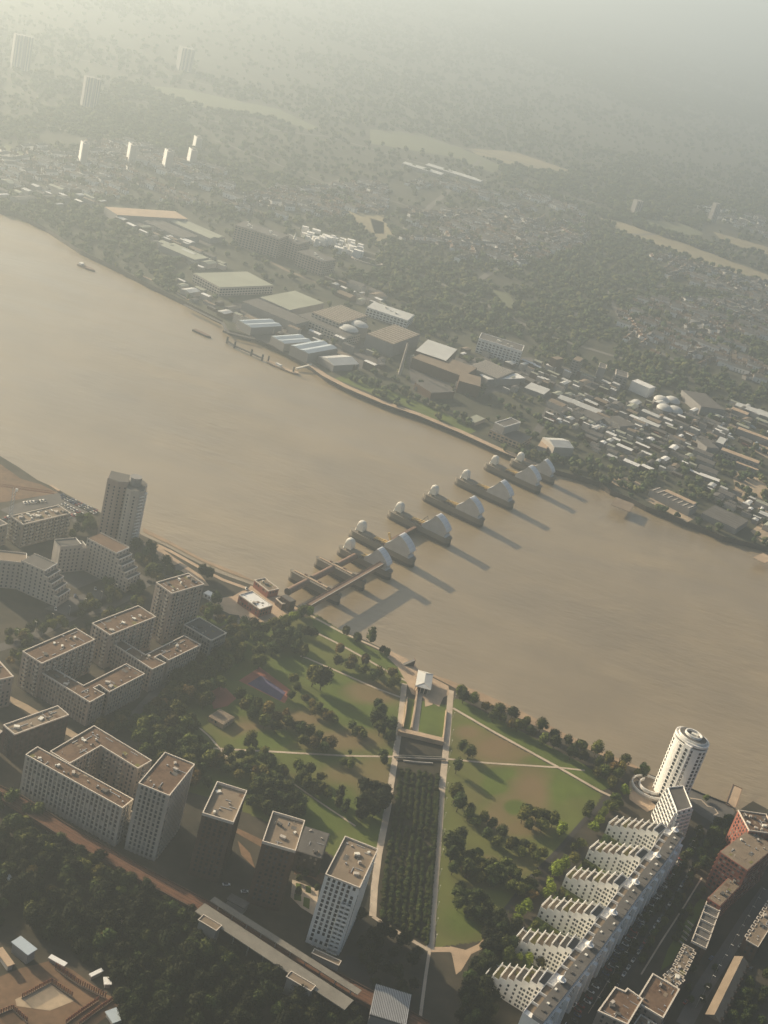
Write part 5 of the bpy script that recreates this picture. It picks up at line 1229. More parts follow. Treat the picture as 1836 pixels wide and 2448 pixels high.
def car(x, y, rot, lab, grp, k=None, z=LZ + .1):
    k = k or rnd.choice(['white', 'silver', 'black', 'white', 'silver', 'grey', 'blue', 'red'])
    t = thing('parked_car', lab.replace('*', k), 'car', (x, y, z), rot, grp); inst('body', carm[k], t); inst('cabin', cabm, t)
    for sx in (-1.35, 1.35):
        for sy in (-.82, .82): inst('wheel', whm, t, (sx, sy, .33))
sheet('car_park', z5([(150, 345), (320, 295), (560, 400), (480, 430), (420, 470), (330, 370), (180, 400), (60, 430), (0, 400)]), 'lane', LZ + .04)
for r_, (a, b_) in enumerate((((345, 315), (550, 412)), ((350, 330), (545, 425)), ((350, 365), (470, 430)), ((130, 365), (260, 350)), ((0, 470), (60, 440)), ((385, 440), (440, 430)))):
    A_, B_ = G(*z5([a])[0]), G(*z5([b_])[0]); d = B_ - A_; n = int(d.length / 3.0)
    for k in range(n):
        p = A_ + d * (k + .5) / n; car(p.x, p.y, math.atan2(d.y, d.x) + math.pi / 2 + rnd.uniform(-.04, .04), '* car parked in the riverside car park behind the pale tower', 'cars in the riverside car park')
for (x, y) in z5([(540, 850), (425, 890), (315, 965), (845, 810), (1395, 850), (1170, 1015), (370, 1025), (200, 880)]):
    p = G(x, y); car(p.x, p.y, rnd.choice((.3, 1.9)), '* car standing alone near the stepped blocks', 'scattered cars near the stepped blocks')
A_, B_ = [G(*p) for p in zd([(1230, 170), (560, 1150)])]
for k in range(56):
    p = A_.lerp(B_, (k + rnd.uniform(.2, .8)) / 44) + Vector((rnd.uniform(-1, 1), 0, 0)); car(p.x, p.y, math.atan2((B_ - A_).y, (B_ - A_).x) + math.pi / 2, '* car parked along the white spine blocks', 'cars parked along the white spine')
for (x, y) in zd([(1160, 292), (880, 610), (800, 700), (740, 820), (1335, 810), (1190, 1060), (560, 1075), (1500, 740), (1560, 870)]):
    p = G(x, y); car(p.x, p.y, 1.0, '* car out on the streets at the lower right', 'cars on the lower right streets')
for (x, y) in zf([(215, 512), (318, 552), (480, 985 - 400)]):
    p = G(x, y); car(p.x, p.y, .4, 'white vehicle in the shade at the foot of the brown towers', 'vehicles below the brown towers', 'white')

A2_, B2_ = [G(*p) for p in zd([(1290, 210), (700, 1120)])]
for k in range(26):
    p = A2_.lerp(B2_, (k + rnd.uniform(.2, .8)) / 26); car(p.x, p.y, math.atan2((B2_ - A2_).y, (B2_ - A2_).x), '* car parked along the middle of the white blocks street', 'cars along the middle of the street')
lp = MB().tube((0, 0, 0), (0, 0, 8), .14, .08, 6).mesh('pole', M['steel']); lh = MB().box(.8, 0, 7.9, 1.8, .3, .18).mesh('lamp_head', M['steel2'])
for lab, P_, n in (('street lamp in the row along the white spine street', zd([(1265, 100), (640, 1130)]), 14), ('street lamp beside the lower right road', zd([(1620, 440), (1230, 1120)]), 12), ('street lamp along the road behind the pinkish blocks', [(20, 1540), (330, 1395)], 8)):
    a, b = G(*P_[0]), G(*P_[1])
    for k in range(n):
        p = a.lerp(b, (k + .5) / n); t = thing('street_lamp', lab, 'street lamp', tuple(p), math.atan2((b - a).y, (b - a).x) + 1.57, lab); inst('pole', lp, t); inst('lamp_head', lh, t)
ribbon('road_marking', zd([(1255, 130), (1040, 480), (840, 800), (640, 1120)]), .35, 'path', LZ + .1)

# ================================================================ BUILDING SITE (bottom left) AND CRANE (left edge)
sheet('building_site', ze([(-40, 1080), (130, 1010), (330, 960), (480, 1020), (700, 1180), (800, 1220), (760, 1290), (640, 1377), (560, 1480), (-60, 1480)]), 'hotbare', LZ + .06)
sheet('site_slab', ze([(100, 1215), (330, 1110), (490, 1225), (330, 1290), (110, 1260)]), 'bare', LZ + .12)
def ribs(label, px, n, hgt=2.6):
    pts = [Vector(g2(p)) for p in px]; o = pts[0]; t = thing('rebar_wall', label, 'rebar wall', (o.x, o.y, LZ))
    MB().strip([p - o for p in pts], .6, 0, .8).build('concrete_kerb', M['sand'], t)
    T = sum((pts[i + 1] - pts[i]).length for i in range(len(pts) - 1)); 
    for (a, b) in zip(pts[:-1], pts[1:]):
        m_ = max(1, int(n * (b - a).length / T))
        for k in range(m_):
            p = a.lerp(b, (k + .5) / m_) - o; MB().box(p.x, p.y, .8, .7, .35, hgt, rnd.uniform(-.2, .2)).build('rebar_cage', M['orange' if k % 2 else 'redpaint'], t)
ribs('reddish rebar wall forming the upper corner of the building site', ze([(140, 1210), (335, 1105), (480, 1200)]), 26)
ribs('long reddish rebar wall along the right edge of the building site', ze([(360, 1010), (520, 1120), (700, 1210)]), 26, 3.2)
ribs('reddish rebar wall at the lower right of the building site', ze([(650, 1225), (540, 1300), (430, 1380)]), 20)
ribs('second reddish rebar wall at the lower right of the building site', ze([(770, 1205), (620, 1310), (520, 1390)]), 24)
ribs('reddish rebar wall at the bottom left corner', ze([(-20, 1320), (80, 1280), (180, 1370)]), 16)
slab('small blue-grey hut roof in the dark above the building site', ze([(75, 825), (130, 805), (258, 870), (180, 928)]), 7, 0, 'bluesheet', 'hut', 'site_hut', None, posts=False)
slab('white container at the top corner of the building site', ze([(320, 930), (345, 915), (440, 970), (425, 1005)]), 3, 0, 'whitesheet', 'container', 'site_container', None, posts=False)
slab('pale long cabin at the left edge above the building site', ze([(-30, 880), (15, 870), (100, 975), (50, 1000)]), 4, 0, 'sand', 'cabin', 'site_cabin', None, posts=False)
slab('pale narrow shed at the left edge near the railway', ze([(-40, 330), (10, 340), (105, 415), (85, 440)]), 5, 0, 'palemetal', 'shed', 'shed', None, posts=False)
slab('blue container at the lower edge of the building site', ze([(700, 1290), (760, 1270), (830, 1340), (740, 1375)]), 3, 0, 'bluesheet', 'container', 'site_container', None, posts=False)
for i, pp in enumerate(([(588, 1045), (670, 1005), (678, 1018), (610, 1072)], [(672, 1055), (735, 1075), (738, 1110), (700, 1120)])):
    slab(('white lorry body parked above the building site', 'pale rounded tank truck beside the lorry above the building site')[i], ze(pp), 3.2, 0, 'whitesheet', 'lorry', 'lorry', None, posts=False)
sheet('bare_ground', ze([(400, 180), (520, 240), (640, 325), (600, 330), (470, 250)]), 'bare', LZ + .04)
sheet('bare_ground', ze([(1040, 490), (1090, 500), (1290, 630), (1270, 640)]), 'bare', LZ + .04)
slab('small pale hut in the dark wood below the railway', ze([(705, 620), (745, 600), (850, 690), (780, 720)]), 5, 0, 'sand', 'hut', 'hut', None, posts=False)
sheet('bare_ground', z5([(-60, 130), (0, 140), (120, 225), (230, 255), (330, 305), (150, 335), (0, 360), (-60, 340)]), 'hotbare', LZ + .05)
wall('pale sheet pile stack beside the riverside car park', z5([(285, 268), (335, 300)]), 1.5, 2.5, 'sand', 'stack', 'pile_stack')
# tower crane
p = G(*z5([(40, 560)])[0]); t = thing('tower_crane', 'red tower crane with blue-grey mast at the left edge', 'crane', (p.x, p.y, LZ), R(18))
b = MB()
for sx in (-1, 1):
    for sy in (-1, 1): b.bar((sx, sy, 0), (sx, sy, 44), .35, .35)
for k in range(14): b.bar((-1, -1, 3 * k), (1, -1, 3 * k + 3), .2, .2); b.bar((-1, 1, 3 * k), (-1, -1, 3 * k + 3), .2, .2); b.bar((1, -1, 3 * k), (1, 1, 3 * k + 3), .2, .2)
b.build('mast', M['bluesheet'], t)
b = MB(); 
for y, zz in ((-.8, 44), (.8, 44), (0, 46)): b.bar((-12, y, zz), (30, y * .4, zz), .22, .22)
for k in range(20): b.bar((-12 + k * 2, -.8, 44), (-11 + k * 2, 0, 46), .2, .2); b.bar((-11 + k * 2, 0, 46), (-10 + k * 2, .8, 44), .2, .2)
b.build('jib', M['redpaint'], t); MB().box(-13, 0, 41.5, 4, 2, 2.6).build('counterweight', M['sand'], t); MB().box(1.6, -1.4, 42.2, 2, 1.6, 2.2).build('cab', M['white'], t)

# jetty by the round tower, ramp
slab('pale rectangular landing stage jutting into the river right of the round tower', zc([(1372, 580), (1450, 612), (1408, 780), (1330, 737)]), 0.6, 0, 'sand', 'jetty', 'landing_stage', 'rust')
ribbon('zigzag_path', zc([(1040, 690), (1130, 705), (1180, 755), (1230, 765), (1262, 810), (1225, 830)]), 1.2, 'path', LZ + .12)
wall('dark river wall between the round tower and the landing stage', zc([(1000, 602), (1150, 667), (1345, 742), (1400, 790)]), 1.2, .5, 'dark', name='river_wall')

plant_trees()
sheet('shaded_wood_floor', [(-60, 2000), (60, 1980), (150, 2030), (330, 2115), (490, 2200), (900, 2420), (900, 2520), (250, 2520), (270, 2350), (150, 2270), (20, 2210), (-60, 2230)], 'soil', LZ + .02)  # near-black sheet: the wood's shade painted on the ground
sheet('shaded_wood_floor', zd([(50, 560), (200, 640), (180, 740), (100, 780), (-20, 860), (-100, 1180), (60, 1290), (100, 1190), (110, 1000), (100, 900), (60, 800), (40, 680)]), 'soil', LZ + .02)
sheet('garden_soil', [on(EASTP, s_) for s_ in (.35, .5, .7, .85, 1)] + [on(WESTP, s_) for s_ in (1, .85, .7, .5, .3)], 'soil', LZ + .025)
# ================================================================ SOUTH BANK: works, sheds and offices
def box_roof(label, cat, pts, h, wallm, roofm, name='warehouse', group=None, ridges=0, coping=None, windows=False, units=0, gable=0, skew=True):
    r = [Vector(p) for p in (rectify(W3(pts, h)) if len(pts) == 4 and skew else W3(pts, h))]
    oo = sum(r, Vector((0, 0))) / len(r); l = ccw([tuple(p - oo) for p in r])
    t = thing(name, label, cat, (oo.x, oo.y, LZ), 0, group)
    MB().prism(l, -.5, h).build('wall', M[wallm], t)
    big = [Vector(p) for p in l]
    if gable and len(l) == 4:
        if (big[1] - big[0]).length < (big[2] - big[1]).length: big = big[1:] + big[:1]
        b = MB(); n = gable                       # n parallel gables across the short side
        for k in range(n):
            a0, a1 = big[0].lerp(big[3], k / n), big[1].lerp(big[2], k / n); c0, c1 = big[0].lerp(big[3], (k + 1) / n), big[1].lerp(big[2], (k + 1) / n)
            m0, m1 = (a0 + c0) / 2, (a1 + c1) / 2; rise = (c0 - a0).length * .13
            b.add([(*a0, h + .05), (*a1, h + .05), (*m1, h + rise), (*m0, h + rise), (*c0, h + .05), (*c1, h + .05)], [(0, 1, 2, 3), (3, 2, 5, 4), (0, 3, 4), (1, 5, 2)])
        b.build('roof', M[roofm], t)
    else:
        MB().prism(offset_poly(l, .3), h, h + .3).build('roof', M[roofm], t)
    if ridges and len(l) == 4:
        if (big[1] - big[0]).length < (big[2] - big[1]).length: big = big[1:] + big[:1]
        rm = MB().bar((0, 0, 0), ((big[3] - big[0]).length - 1, 0, 0), .9, .7).mesh('roof_rib', M['coping'])
        for k in range(ridges):
            a, c = big[0].lerp(big[1], (k + .5) / ridges), big[3].lerp(big[2], (k + .5) / ridges); d = (c - a).normalized()
            inst('roof_rib', rm, t, (a.x + d.x * .5, a.y + d.y * .5, h + .6), math.atan2(d.y, d.x))
    if coping:
        b = MB(); i_ = offset_poly(l, .7)
        for k in range(len(l)): b.prism([l[k], l[(k + 1) % len(l)], i_[(k + 1) % len(l)], i_[k]], h, h + 1.0)
        b.build('parapet', M[coping], t)
    if windows:
        nf = max(1, int(h / 3.6)); wmm = shared('bw', lambda: MB().box(0, 0, 0, 3.0, .4, 1.7), M['glass'], 'window'); c_ = 0
        for i in range(len(l)):
            a, b_ = Vector(l[i]), Vector(l[(i + 1) % len(l)]); L = (b_ - a).length; d = (b_ - a) / L; nn = Vector((d.y, -d.x))
            if nn.dot(-(oo + (a + b_) / 2)) <= 0: continue
            for k in range(int(L / 5)):
                for f in range(nf):
                    if c_ < 240: p = a + d * (L * (k + .5) / int(L / 5)); inst('window', wmm, t, (p.x, p.y, 1 + f * 3.6), math.atan2(d.y, d.x)); c_ += 1
    for k in range(units):
        p = Vector(l[0]).lerp(Vector(l[2]), rnd.uniform(.15, .85)) + Vector((rnd.uniform(-4, 4), rnd.uniform(-4, 4)))
        MB().box(0, 0, 0, rnd.uniform(1.5, 4), rnd.uniform(1.5, 3), rnd.uniform(.8, 2.2)).build('rooftop_unit', M['steel2'], t, loc=(p.x, p.y, h + .3))
    return t
IG = 'industrial sheds on the far bank'
box_roof('long pale flat roof alone among trees on the far bank, upper left', 'warehouse', z3([(490, 4), (742, -2), (775, 28), (522, 40)]), 12, 'greywall', 'sand', group=IG)
box_roof('grey ribbed yard roof beside the long pale roof at the upper left', 'warehouse', z3([(625, 52), (700, 48), (860, 118), (790, 128)]), 8, 'greywall', 'greyroof', group=IG, gable=3)
box_roof('pale tan roof right of the ribbed yard roof at the upper left', 'warehouse', z3([(742, 50), (800, 44), (965, 120), (905, 130)]), 8, 'greywall', 'olive', group=IG, gable=2)
box_roof('lone olive flat roof between river trees and the pale slabs', 'warehouse', z3([(700, 155), (742, 145), (912, 212), (830, 218)]), 9, 'greywall', 'olive', group=IG)
box_roof('largest pale olive warehouse roof on the far bank', 'warehouse', z3([(870, 285), (1060, 262), (1148, 318), (960, 352)]), 12, 'pale', 'olive', group=IG, windows=True)
box_roof('square pale olive roof above the striped warehouse', 'warehouse', z3([(1135, 382), (1268, 350), (1392, 402), (1255, 442)]), 13, 'greywall', 'olive', group=IG)
box_roof('long narrow roof in front of the square olive one', 'warehouse', z3([(1058, 398), (1110, 385), (1340, 480), (1275, 502)]), 11, 'greywall', 'greyroof', group=IG)
box_roof('striped warehouse roof with white bands on its walls', 'warehouse', z3([(1350, 447), (1470, 412), (1588, 462), (1468, 495)]), 18, 'pale', 'tanroof', group=IG, ridges=11, windows=True)
box_roof('long white-banded office range below the striped warehouse', 'offices', z3([(1300, 455), (1345, 445), (1545, 535), (1495, 560)]), 12, 'pale', 'greyroof', name='offices', group=IG, windows=True)
box_roof('small white-topped shed nearest the quay on the left', 'warehouse', z3([(1032, 480), (1160, 472), (1218, 505), (1085, 513)]), 10, 'greywall', 'bluesheet', group=IG, gable=2)
box_roof('pale blue gabled shed roof, upper of the pair by the quay', 'warehouse', z3([(1170, 548), (1290, 540), (1348, 573), (1230, 581)]), 10, 'greywall', 'bluesheet', group=IG, gable=2)
box_roof('pale blue gabled shed roof, lower of the pair by the quay', 'warehouse', z3([(1245, 582), (1385, 573), (1478, 606), (1320, 618)]), 12, 'greywall', 'bluesheet', group=IG, gable=2)
box_roof('pale roof with shallow gable next to the little white cabins by the quay', 'warehouse', z3([(1385, 636), (1480, 628), (1548, 666), (1440, 680)]), 8, 'greywall', 'palemetal', group=IG, gable=1)
box_roof('long white-walled slab with row of windows behind the striped warehouse', 'offices', z4([(-80, 425), (-40, 402), (138, 458), (100, 478)]), 12, 'white', 'palemetal', name='offices', group=IG, windows=True, units=4)
box_roof('ribbed tan warehouse roof left of the tall thin chimney', 'warehouse', z4([(-75, 538), (45, 498), (152, 540), (45, 588)]), 18, 'greywall', 'tanroof', group=IG, ridges=10)
box_roof('plain pale warehouse roof right of the thin chimney', 'warehouse', z4([(115, 612), (205, 568), (332, 612), (258, 645)]), 16, 'brownbrick', 'palemetal', group=IG)
box_roof('long brown stepped works range below the plain pale roof', 'works', z4([(120, 645), (190, 605), (400, 690), (345, 722)]), 14, 'brownbrick', 'tanroof', name='works', group=IG, windows=False)
box_roof('square brown-walled block at the end of the works range', 'works', z4([(305, 740), (352, 715), (442, 728), (390, 755)]), 15, 'brownbrick', 'tanroof', name='works', group=IG)
box_roof('low brown block in front of the works range', 'works', z4([(150, 750), (230, 745), (300, 785), (200, 800)]), 9, 'brownbrick', 'greyroof', name='works', group=IG)
box_roof('wide roof covered in a dark panel grid', 'warehouse', z4([(372, 680), (430, 652), (562, 702), (488, 738)]), 11, 'greywall', 'greyroof', group=IG, ridges=14)
box_roof('pale strip roof right of the panel grid roof', 'warehouse', z4([(440, 725), (560, 700), (580, 716), (470, 752)]), 9, 'greywall', 'whitesheet', group=IG)
box_roof('tall glassy slab with white frame at the wood edge', 'offices', z4([(395, 562), (440, 555), (620, 585), (575, 600)]), 20, 'white', 'greyroof', name='offices', group=IG, windows=True, coping='white', units=4)
box_roof('bright white tall block with flat front near the wood edge', 'offices', z4([(1075, 742), (1095, 732), (1168, 768), (1150, 778)]), 14, 'white', 'whitesheet', name='offices', group=IG)
box_roof('framed flat-roofed block left of the bright white block', 'offices', z4([(992, 712), (1012, 700), (1062, 708), (1045, 728)]), 16, 'greywall', 'greyroof', name='offices', group=IG, coping='coping', windows=True)
box_roof('small square tower with pale rimmed roof near the wood edge', 'tower', z4([(920, 680), (938, 667), (970, 674), (952, 690)]), 18, 'greywall', 'greyroof', name='small_tower', group=IG, coping='coping')
box_roof('grey brick tower left of the small rimmed tower', 'tower', z4([(815, 648), (835, 636), (865, 646), (845, 660)]), 22, 'greywall', 'tanroof', name='small_tower', group=IG, windows=True)
box_roof('brick tower leftmost of those at the wood edge', 'tower', z4([(730, 642), (748, 632), (770, 644), (750, 654)]), 20, 'brownbrick', 'tanroof', name='small_tower', group=IG)
box_roof('barrier control centre with big white-framed square roof on the far promenade', 'control building', z4([(488, 926), (542, 899), (582, 920), (526, 948)]), 17, 'pale', 'greyroof', name='control_centre', coping='white')
box_roof('low pale skirt building around the barrier control centre', 'building', z4([(462, 955), (500, 925), (640, 985), (590, 1012)]), 8, 'sand', 'greyroof', name='workshop', windows=True)
box_roof('tent-roofed hall at the end of the far promenade', 'hall', z4([(720, 1005), (775, 978), (782, 1025), (735, 1030)]), 11, 'pale', 'palemetal', name='hall', gable=1)
box_roof('oval tan-roofed cafe next to the tent-roofed hall', 'building', z4([(655, 1020), (690, 1000), (722, 1008), (700, 1035)]), 6, 'pale', 'sand', name='cafe')
# chimney and glinting flats
p = G(955 - 0, 895); t = thing('chimney', 'tall thin pale chimney standing among the works on the far bank', 'chimney', (p.x, p.y, LZ))
MB().tube((0, 0, 0), (0, 0, 42), 2.2, 1.2, 14).build('shaft', M['pale'], t, smooth=40); MB().tube((0, 0, 42), (0, 0, 43), 1.5, 1.5, 14).build('rim', M['dark'], t)
SG2 = 'large pale slab blocks far upstream'
for i, (pts, h, lab) in enumerate((([(1022, 68), (1050, 50), (1130, 75), (1105, 98)], 30, 'left end of the large pale slab flats on the far bank'), ([(1105, 92), (1135, 76), (1240, 112), (1212, 134)], 30, 'middle of the large pale slab flats on the far bank'),
                               ([(1212, 120), (1250, 105), (1330, 138), (1295, 156)], 26, 'right part of the large pale slab flats, small spire on top'), ([(1300, 185), (1340, 170), (1440, 215), (1400, 232)], 22, 'lower grey slab flats right of the large pale ones'))):
    t = box_roof(lab, 'apartment block', z3(pts), h, 'pinkstone', 'greyroof', name='slab_block', group=SG2, windows=True, units=8)
    if i == 2: MB().tube((0, 0, h), (0, 0, h + 12), 2.2, .1, 6).build('spire', M['steel2'], t)
for i in range(46):
    x, y = rnd.uniform(1310, 1560), 0; y = 120 + (x - 1310) * .3 + rnd.uniform(-14, 26); g = G(*z3([(x, y)])[0])
    s = rnd.uniform(6, 14); t = thing('small_block', 'small pale rooftop glinting in the sun beside the slab flats', 'building', (g.x, g.y, LZ), rnd.uniform(-.3, .3), 'small glinting roofs beside the slab flats')
    MB().box(0, 0, 0, s, s * .7, rnd.uniform(6, 15)).build('wall', M['white'], t)  # plain white boxes: the roofs' glitter is put into their colour
# white ring road stand beside them
p = G(*z3([(1585, 225)])[0]); t = MB(); 
for k in range(24):
    a0, a1 = 2 * math.pi * k / 24, 2 * math.pi * (k + 1) / 24; t.prism([(26 * math.cos(a0), 18 * math.sin(a0)), (26 * math.cos(a1), 18 * math.sin(a1)), (24 * math.cos(a1), 16 * math.sin(a1)), (24 * math.cos(a0), 16 * math.sin(a0))], 0, 2)
t.build('ring_wall', M['pale'], loc=(p.x, p.y, LZ), label='pale oval ring of low wall right of the slab flats', cat='wall')
# quay, promenade
ribbon('quay', [(440, 728), (531, 772), (545, 794), (609, 810)], 5, 'greyroof', LZ + .05)
ribbon('promenade', [(736, 866), (775, 896), (830, 925), (918, 962), (1001, 990), (1101, 1031), (1195, 1074), (1250, 1096), (1310, 1122)], 10, 'sand', LZ + .05)
ribbon('quay_road', [(330, 655), (360, 668), (455, 718)], 5, 'pale' if 0 else 'sand', LZ + .05)
sheet('grass_strip', [(800, 905), (830, 895), (930, 930), (1060, 985), (1140, 1030), (1120, 1038), (1000, 985), (900, 945)], 'lawn', LZ + .03)
# pontoons, jetties, boats
t = thing('river_jetty', 'long dark jetty of piles off the far quay, left part', 'jetty', tuple(G(540, 817, 0))); o = t.location
pp = [G(*p, 0) - o for p in [(542, 820), (560, 832), (600, 850), (626, 862)]]
MB().strip([(p.x, p.y) for p in pp], 3, 2.4, 1.0).build('deck', M['dark'], t)
for p in pp: MB().box(p.x, p.y, -1, 2.2, 2.2, 9).build('pile', M['dark'], t)
t = thing('river_jetty', 'pale-topped pontoon with a bright gangway reaching the far quay', 'jetty', tuple(G(680, 885, 0))); o = t.location
pp = [G(*p, 0) - o for p in [(640, 866), (665, 878), (700, 892), (712, 894)]]
MB().strip([(p.x, p.y) for p in pp], 7, .6, 1.4).build('pontoon', M['sand'], t)
a, b2 = G(708, 882, 2) - o, G(745, 872, 6) - o; MB().bar((a.x, a.y, 2.4), (b2.x, b2.y, 6.2), 2.4, 1.6).build('gangway', M['steel2'], t)
for p in (pp[0], pp[2]): MB().tube((p.x, p.y, -1), (p.x, p.y, 8), 1, n=8).build('pile', M['dark'], t)
MB().box(pp[1].x, pp[1].y, 2, 8, 3, 2.4, -.5).build('cabin', M['whitesheet'], t)
def boat(label, a, b_, w_, m, cabin=True, name='barge', cat='barge', h=2.0):
    A_, B_ = G(*a, 0), G(*b_, 0); d = B_ - A_; L = d.length; mid = (A_ + B_) / 2
    t = thing(name, label, cat, (mid.x, mid.y, 0), math.atan2(d.y, d.x))
    out = [(-L / 2, -w_ / 2), (L / 2 - w_ * .8, -w_ / 2), (L / 2, 0), (L / 2 - w_ * .8, w_ / 2), (-L / 2, w_ / 2)]
    MB().prism(out, -.3, h).build('hull', M[m], t); MB().prism(offset_poly(out, .7), h, h + .25).build('hatch_cover', M['rust'], t)
    if cabin: MB().box(-L / 2 + 4, 0, h, 5, w_ * .7, 2.6).build('wheelhouse', M['white'], t)
    return t
boat('brown cargo barge under way near the far bank at the upper left', (188, 634), (227, 650), 8, 'rust')
boat('dark barge moored mid-river in front of the far sheds', (463, 790), (504, 809), 7, 'dark', False)
boat('dark ship lying along the far quay next to the jetty', (535, 792), (600, 815), 9, 'dark')
slab('flat tan wharf platform on piles at the far bank, right of the barrier', z8([(765, 482), (800, 455), (908, 480), (872, 535)]), 2.0, 0, 'tanroof', 'wharf', 'wharf_platform', None)
slab('small pale wharf at the far bank, cut by the right edge', z8([(1575, 785), (1630, 765), (1690, 790), (1640, 825)]), 2.0, 0, 'sand', 'wharf', 'wharf_platform', None)
# right-hand works
for pts, h, rm, lab, kw in (
    (z8([(985, 402), (1030, 395), (1270, 500), (1215, 520)]), 8, 'greyroof', 'long dark shed beside the far river wall, right of the wharf', dict(ridges=8)),
    (z8([(1065, 412), (1085, 404), (1260, 478), (1240, 488)]), 10, 'sand', 'narrow tan ridge roof on the long riverside shed', {}),
    (z8([(1300, 535), (1350, 490), (1545, 575), (1480, 635)]), 7, 'greyroof', 'wide multi-gabled roof beside the far river wall at the right', dict(gable=6)),
    (z8([(1235, 175), (1255, 168), (1360, 205), (1340, 222)]), 7, 'greyroof', 'uppermost of four short parallel sheds at the right', dict(gable=1)),
    (z8([(1245, 222), (1262, 212), (1368, 248), (1350, 266)]), 7, 'greyroof', 'second from the top of four short parallel sheds', dict(gable=1)),
    (z8([(1258, 278), (1275, 262), (1384, 298), (1366, 318)]), 7, 'greyroof', 'third from the top of four short parallel sheds', dict(gable=1)),
    (z8([(1264, 322), (1278, 312), (1392, 345), (1380, 358)]), 4, 'whitesheet', 'lowest of four short parallel sheds, thin and white', {}),
    (z8([(1390, 178), (1402, 168), (1615, 240), (1606, 258)]), 9, 'sand', 'long pinkish dotted block above the bare yard', dict(windows=True)),
    (z8([(1475, 252), (1482, 246), (1610, 288), (1604, 296)]), 5, 'sand', 'thin tan roof below the long dotted block', {}),
    (z8([(1480, 60), (1495, 52), (1700, 120), (1690, 132)]), 8, 'sand', 'long straight tan roof at the right edge above the upper yard', {}),
    (z4([(1510, 848), (1530, 838), (1700, 892), (1680, 905)]), 7, 'palemetal', 'upper long pale roof at the right edge', {}),
    (z4([(1495, 862), (1508, 855), (1580, 880), (1570, 890)]), 7, 'sand', 'short tan roof left of the upper long pale roof', {}),
    (z8([(1290, 130), (1330, 122), (1352, 160), (1305, 170)]), 9, 'greyroof', 'grey block above the short parallel sheds', {}),
    (z8([(1355, 130), (1395, 108), (1430, 118), (1405, 150)]), 9, 'palemetal', 'pale angular roof above the long dotted block', {}),
    (z4([(1330, 790), (1400, 800), (1440, 850), (1350, 860)]), 12, 'greyroof', 'wide dark flat block near the wood edge at the right', {}),
    (z4([(745, 815), (770, 805), (950, 870), (930, 885)]), 6, 'palemetal', 'long low pale-edged shed left of the four domes', dict(gable=1)),
    (z4([(1095, 908), (1110, 898), (1200, 930), (1185, 945)]), 7, 'palemetal', 'short pale shed below the four domes', {}),
    (z4([(840, 880), (880, 868), (960, 900), (920, 918)]), 7, 'greyroof', 'grey shed in the middle of the far works', {}),
    (z4([(960, 900), (1010, 890), (1080, 930), (1020, 945)]), 8, 'greyroof', 'dark shed right of the grey one in the far works', {}),
    (z4([(600, 770), (640, 750), (722, 780), (690, 800)]), 6, 'palemetal', 'small pale shed behind the trees above the control centre', {}),
    (z4([(350, 905), (400, 890), (440, 905), (390, 925)]), 4, 'olive', 'small olive roof among promenade trees', {})):
    box_roof(lab, 'shed', pts, h, 'greywall', rm, name='shed', group='sheds of the far right works', **kw)
for i, (x, y) in enumerate(z4([(1192, 845), (1238, 848), (1205, 882), (1250, 890)])):
    g = G(x, y); t = thing('dome_tank', ['upper left', 'upper right', 'lower left', 'lower right'][i] + ' of four pale domed silos', 'silo', (g.x, g.y, LZ), 0, 'four domed silos')
    MB().tube((0, 0, 0), (0, 0, 7), 11, n=24).build('wall', M['greywall'], t, smooth=40)
    vs_, b = [], MB(); b.ring([[(r_ * math.cos(2 * math.pi * k / 24), r_ * math.sin(2 * math.pi * k / 24), z_) for k in range(24)] for r_, z_ in ((11.4, 7), (10, 9.5), (7, 11.6), (3, 12.6), (.3, 12.9))]); b.build('dome', M['palemetal'], t, smooth=40)
for i, (x, y) in enumerate(z3([(1508, 510), (1552, 492)])):
    g = G(x, y, LZ + 16); t = thing('dome_tank', ['left', 'right'][i] + ' of two pale round roofs beside the striped warehouse', 'silo', (g.x, g.y, LZ), 0, 'two round roofs')
    MB().tube((0, 0, 0), (0, 0, 14), 13, n=24).build('wall', M['greywall'], t, smooth=40)
    b = MB(); b.ring([[(r_ * math.cos(2 * math.pi * k / 24), r_ * math.sin(2 * math.pi * k / 24), z_) for k in range(24)] for r_, z_ in ((13.4, 14), (11, 16), (7, 17.4), (.3, 18.2))]); b.build('dome', M['palemetal'], t, smooth=40)
for nm, px, m in (('bare_yard', z8([(1450, 288), (1700, 370), (1700, 560), (1600, 512), (1490, 480)]), 'bare'), ('bare_yard', z8([(1490, 105), (1700, 175), (1700, 250), (1500, 140)]), 'bare'), ('bare_yard', z8([(740, 340), (860, 330), (940, 372), (880, 410), (800, 380)]), 'bare'),
                  ('bare_yard', z8([(960, 460), (1000, 450), (1260, 560), (1200, 590)]), 'bare'), ('bare_yard', z8([(1560, 640), (1660, 560), (1740, 620), (1640, 720)]), 'bare'), ('works_yard', z4([(700, 790), (1060, 830), (1500, 930), (1420, 1080), (1000, 960), (700, 900)]), 'lane'),
                  ('works_yard', z3([(1000, 400), (1400, 480), (1660, 620), (1640, 700), (1330, 660), (1020, 520)]), 'lane'), ('works_yard', z4([(100, 640), (640, 640), (700, 760), (420, 800), (120, 760)]), 'lane'), ('works_yard', z3([(480, 20), (760, 20), (980, 130), (900, 160)]), 'lane')):
    sheet(nm, px, m, LZ + .06 + rnd.random() * .03)
ribbon('road', z4([(1000, 720), (960, 850), (930, 960), (960, 1010)]), 9, 'greyroof', LZ + .12)
ribbon('road', z4([(760, 800), (720, 850), (680, 930), (650, 980)]), 9, 'greyroof', LZ + .12)
ribbon('road', z3([(1010, 140), (1100, 190), (1240, 265), (1400, 330), (1560, 400)]), 9, 'tanroof', LZ + .12)
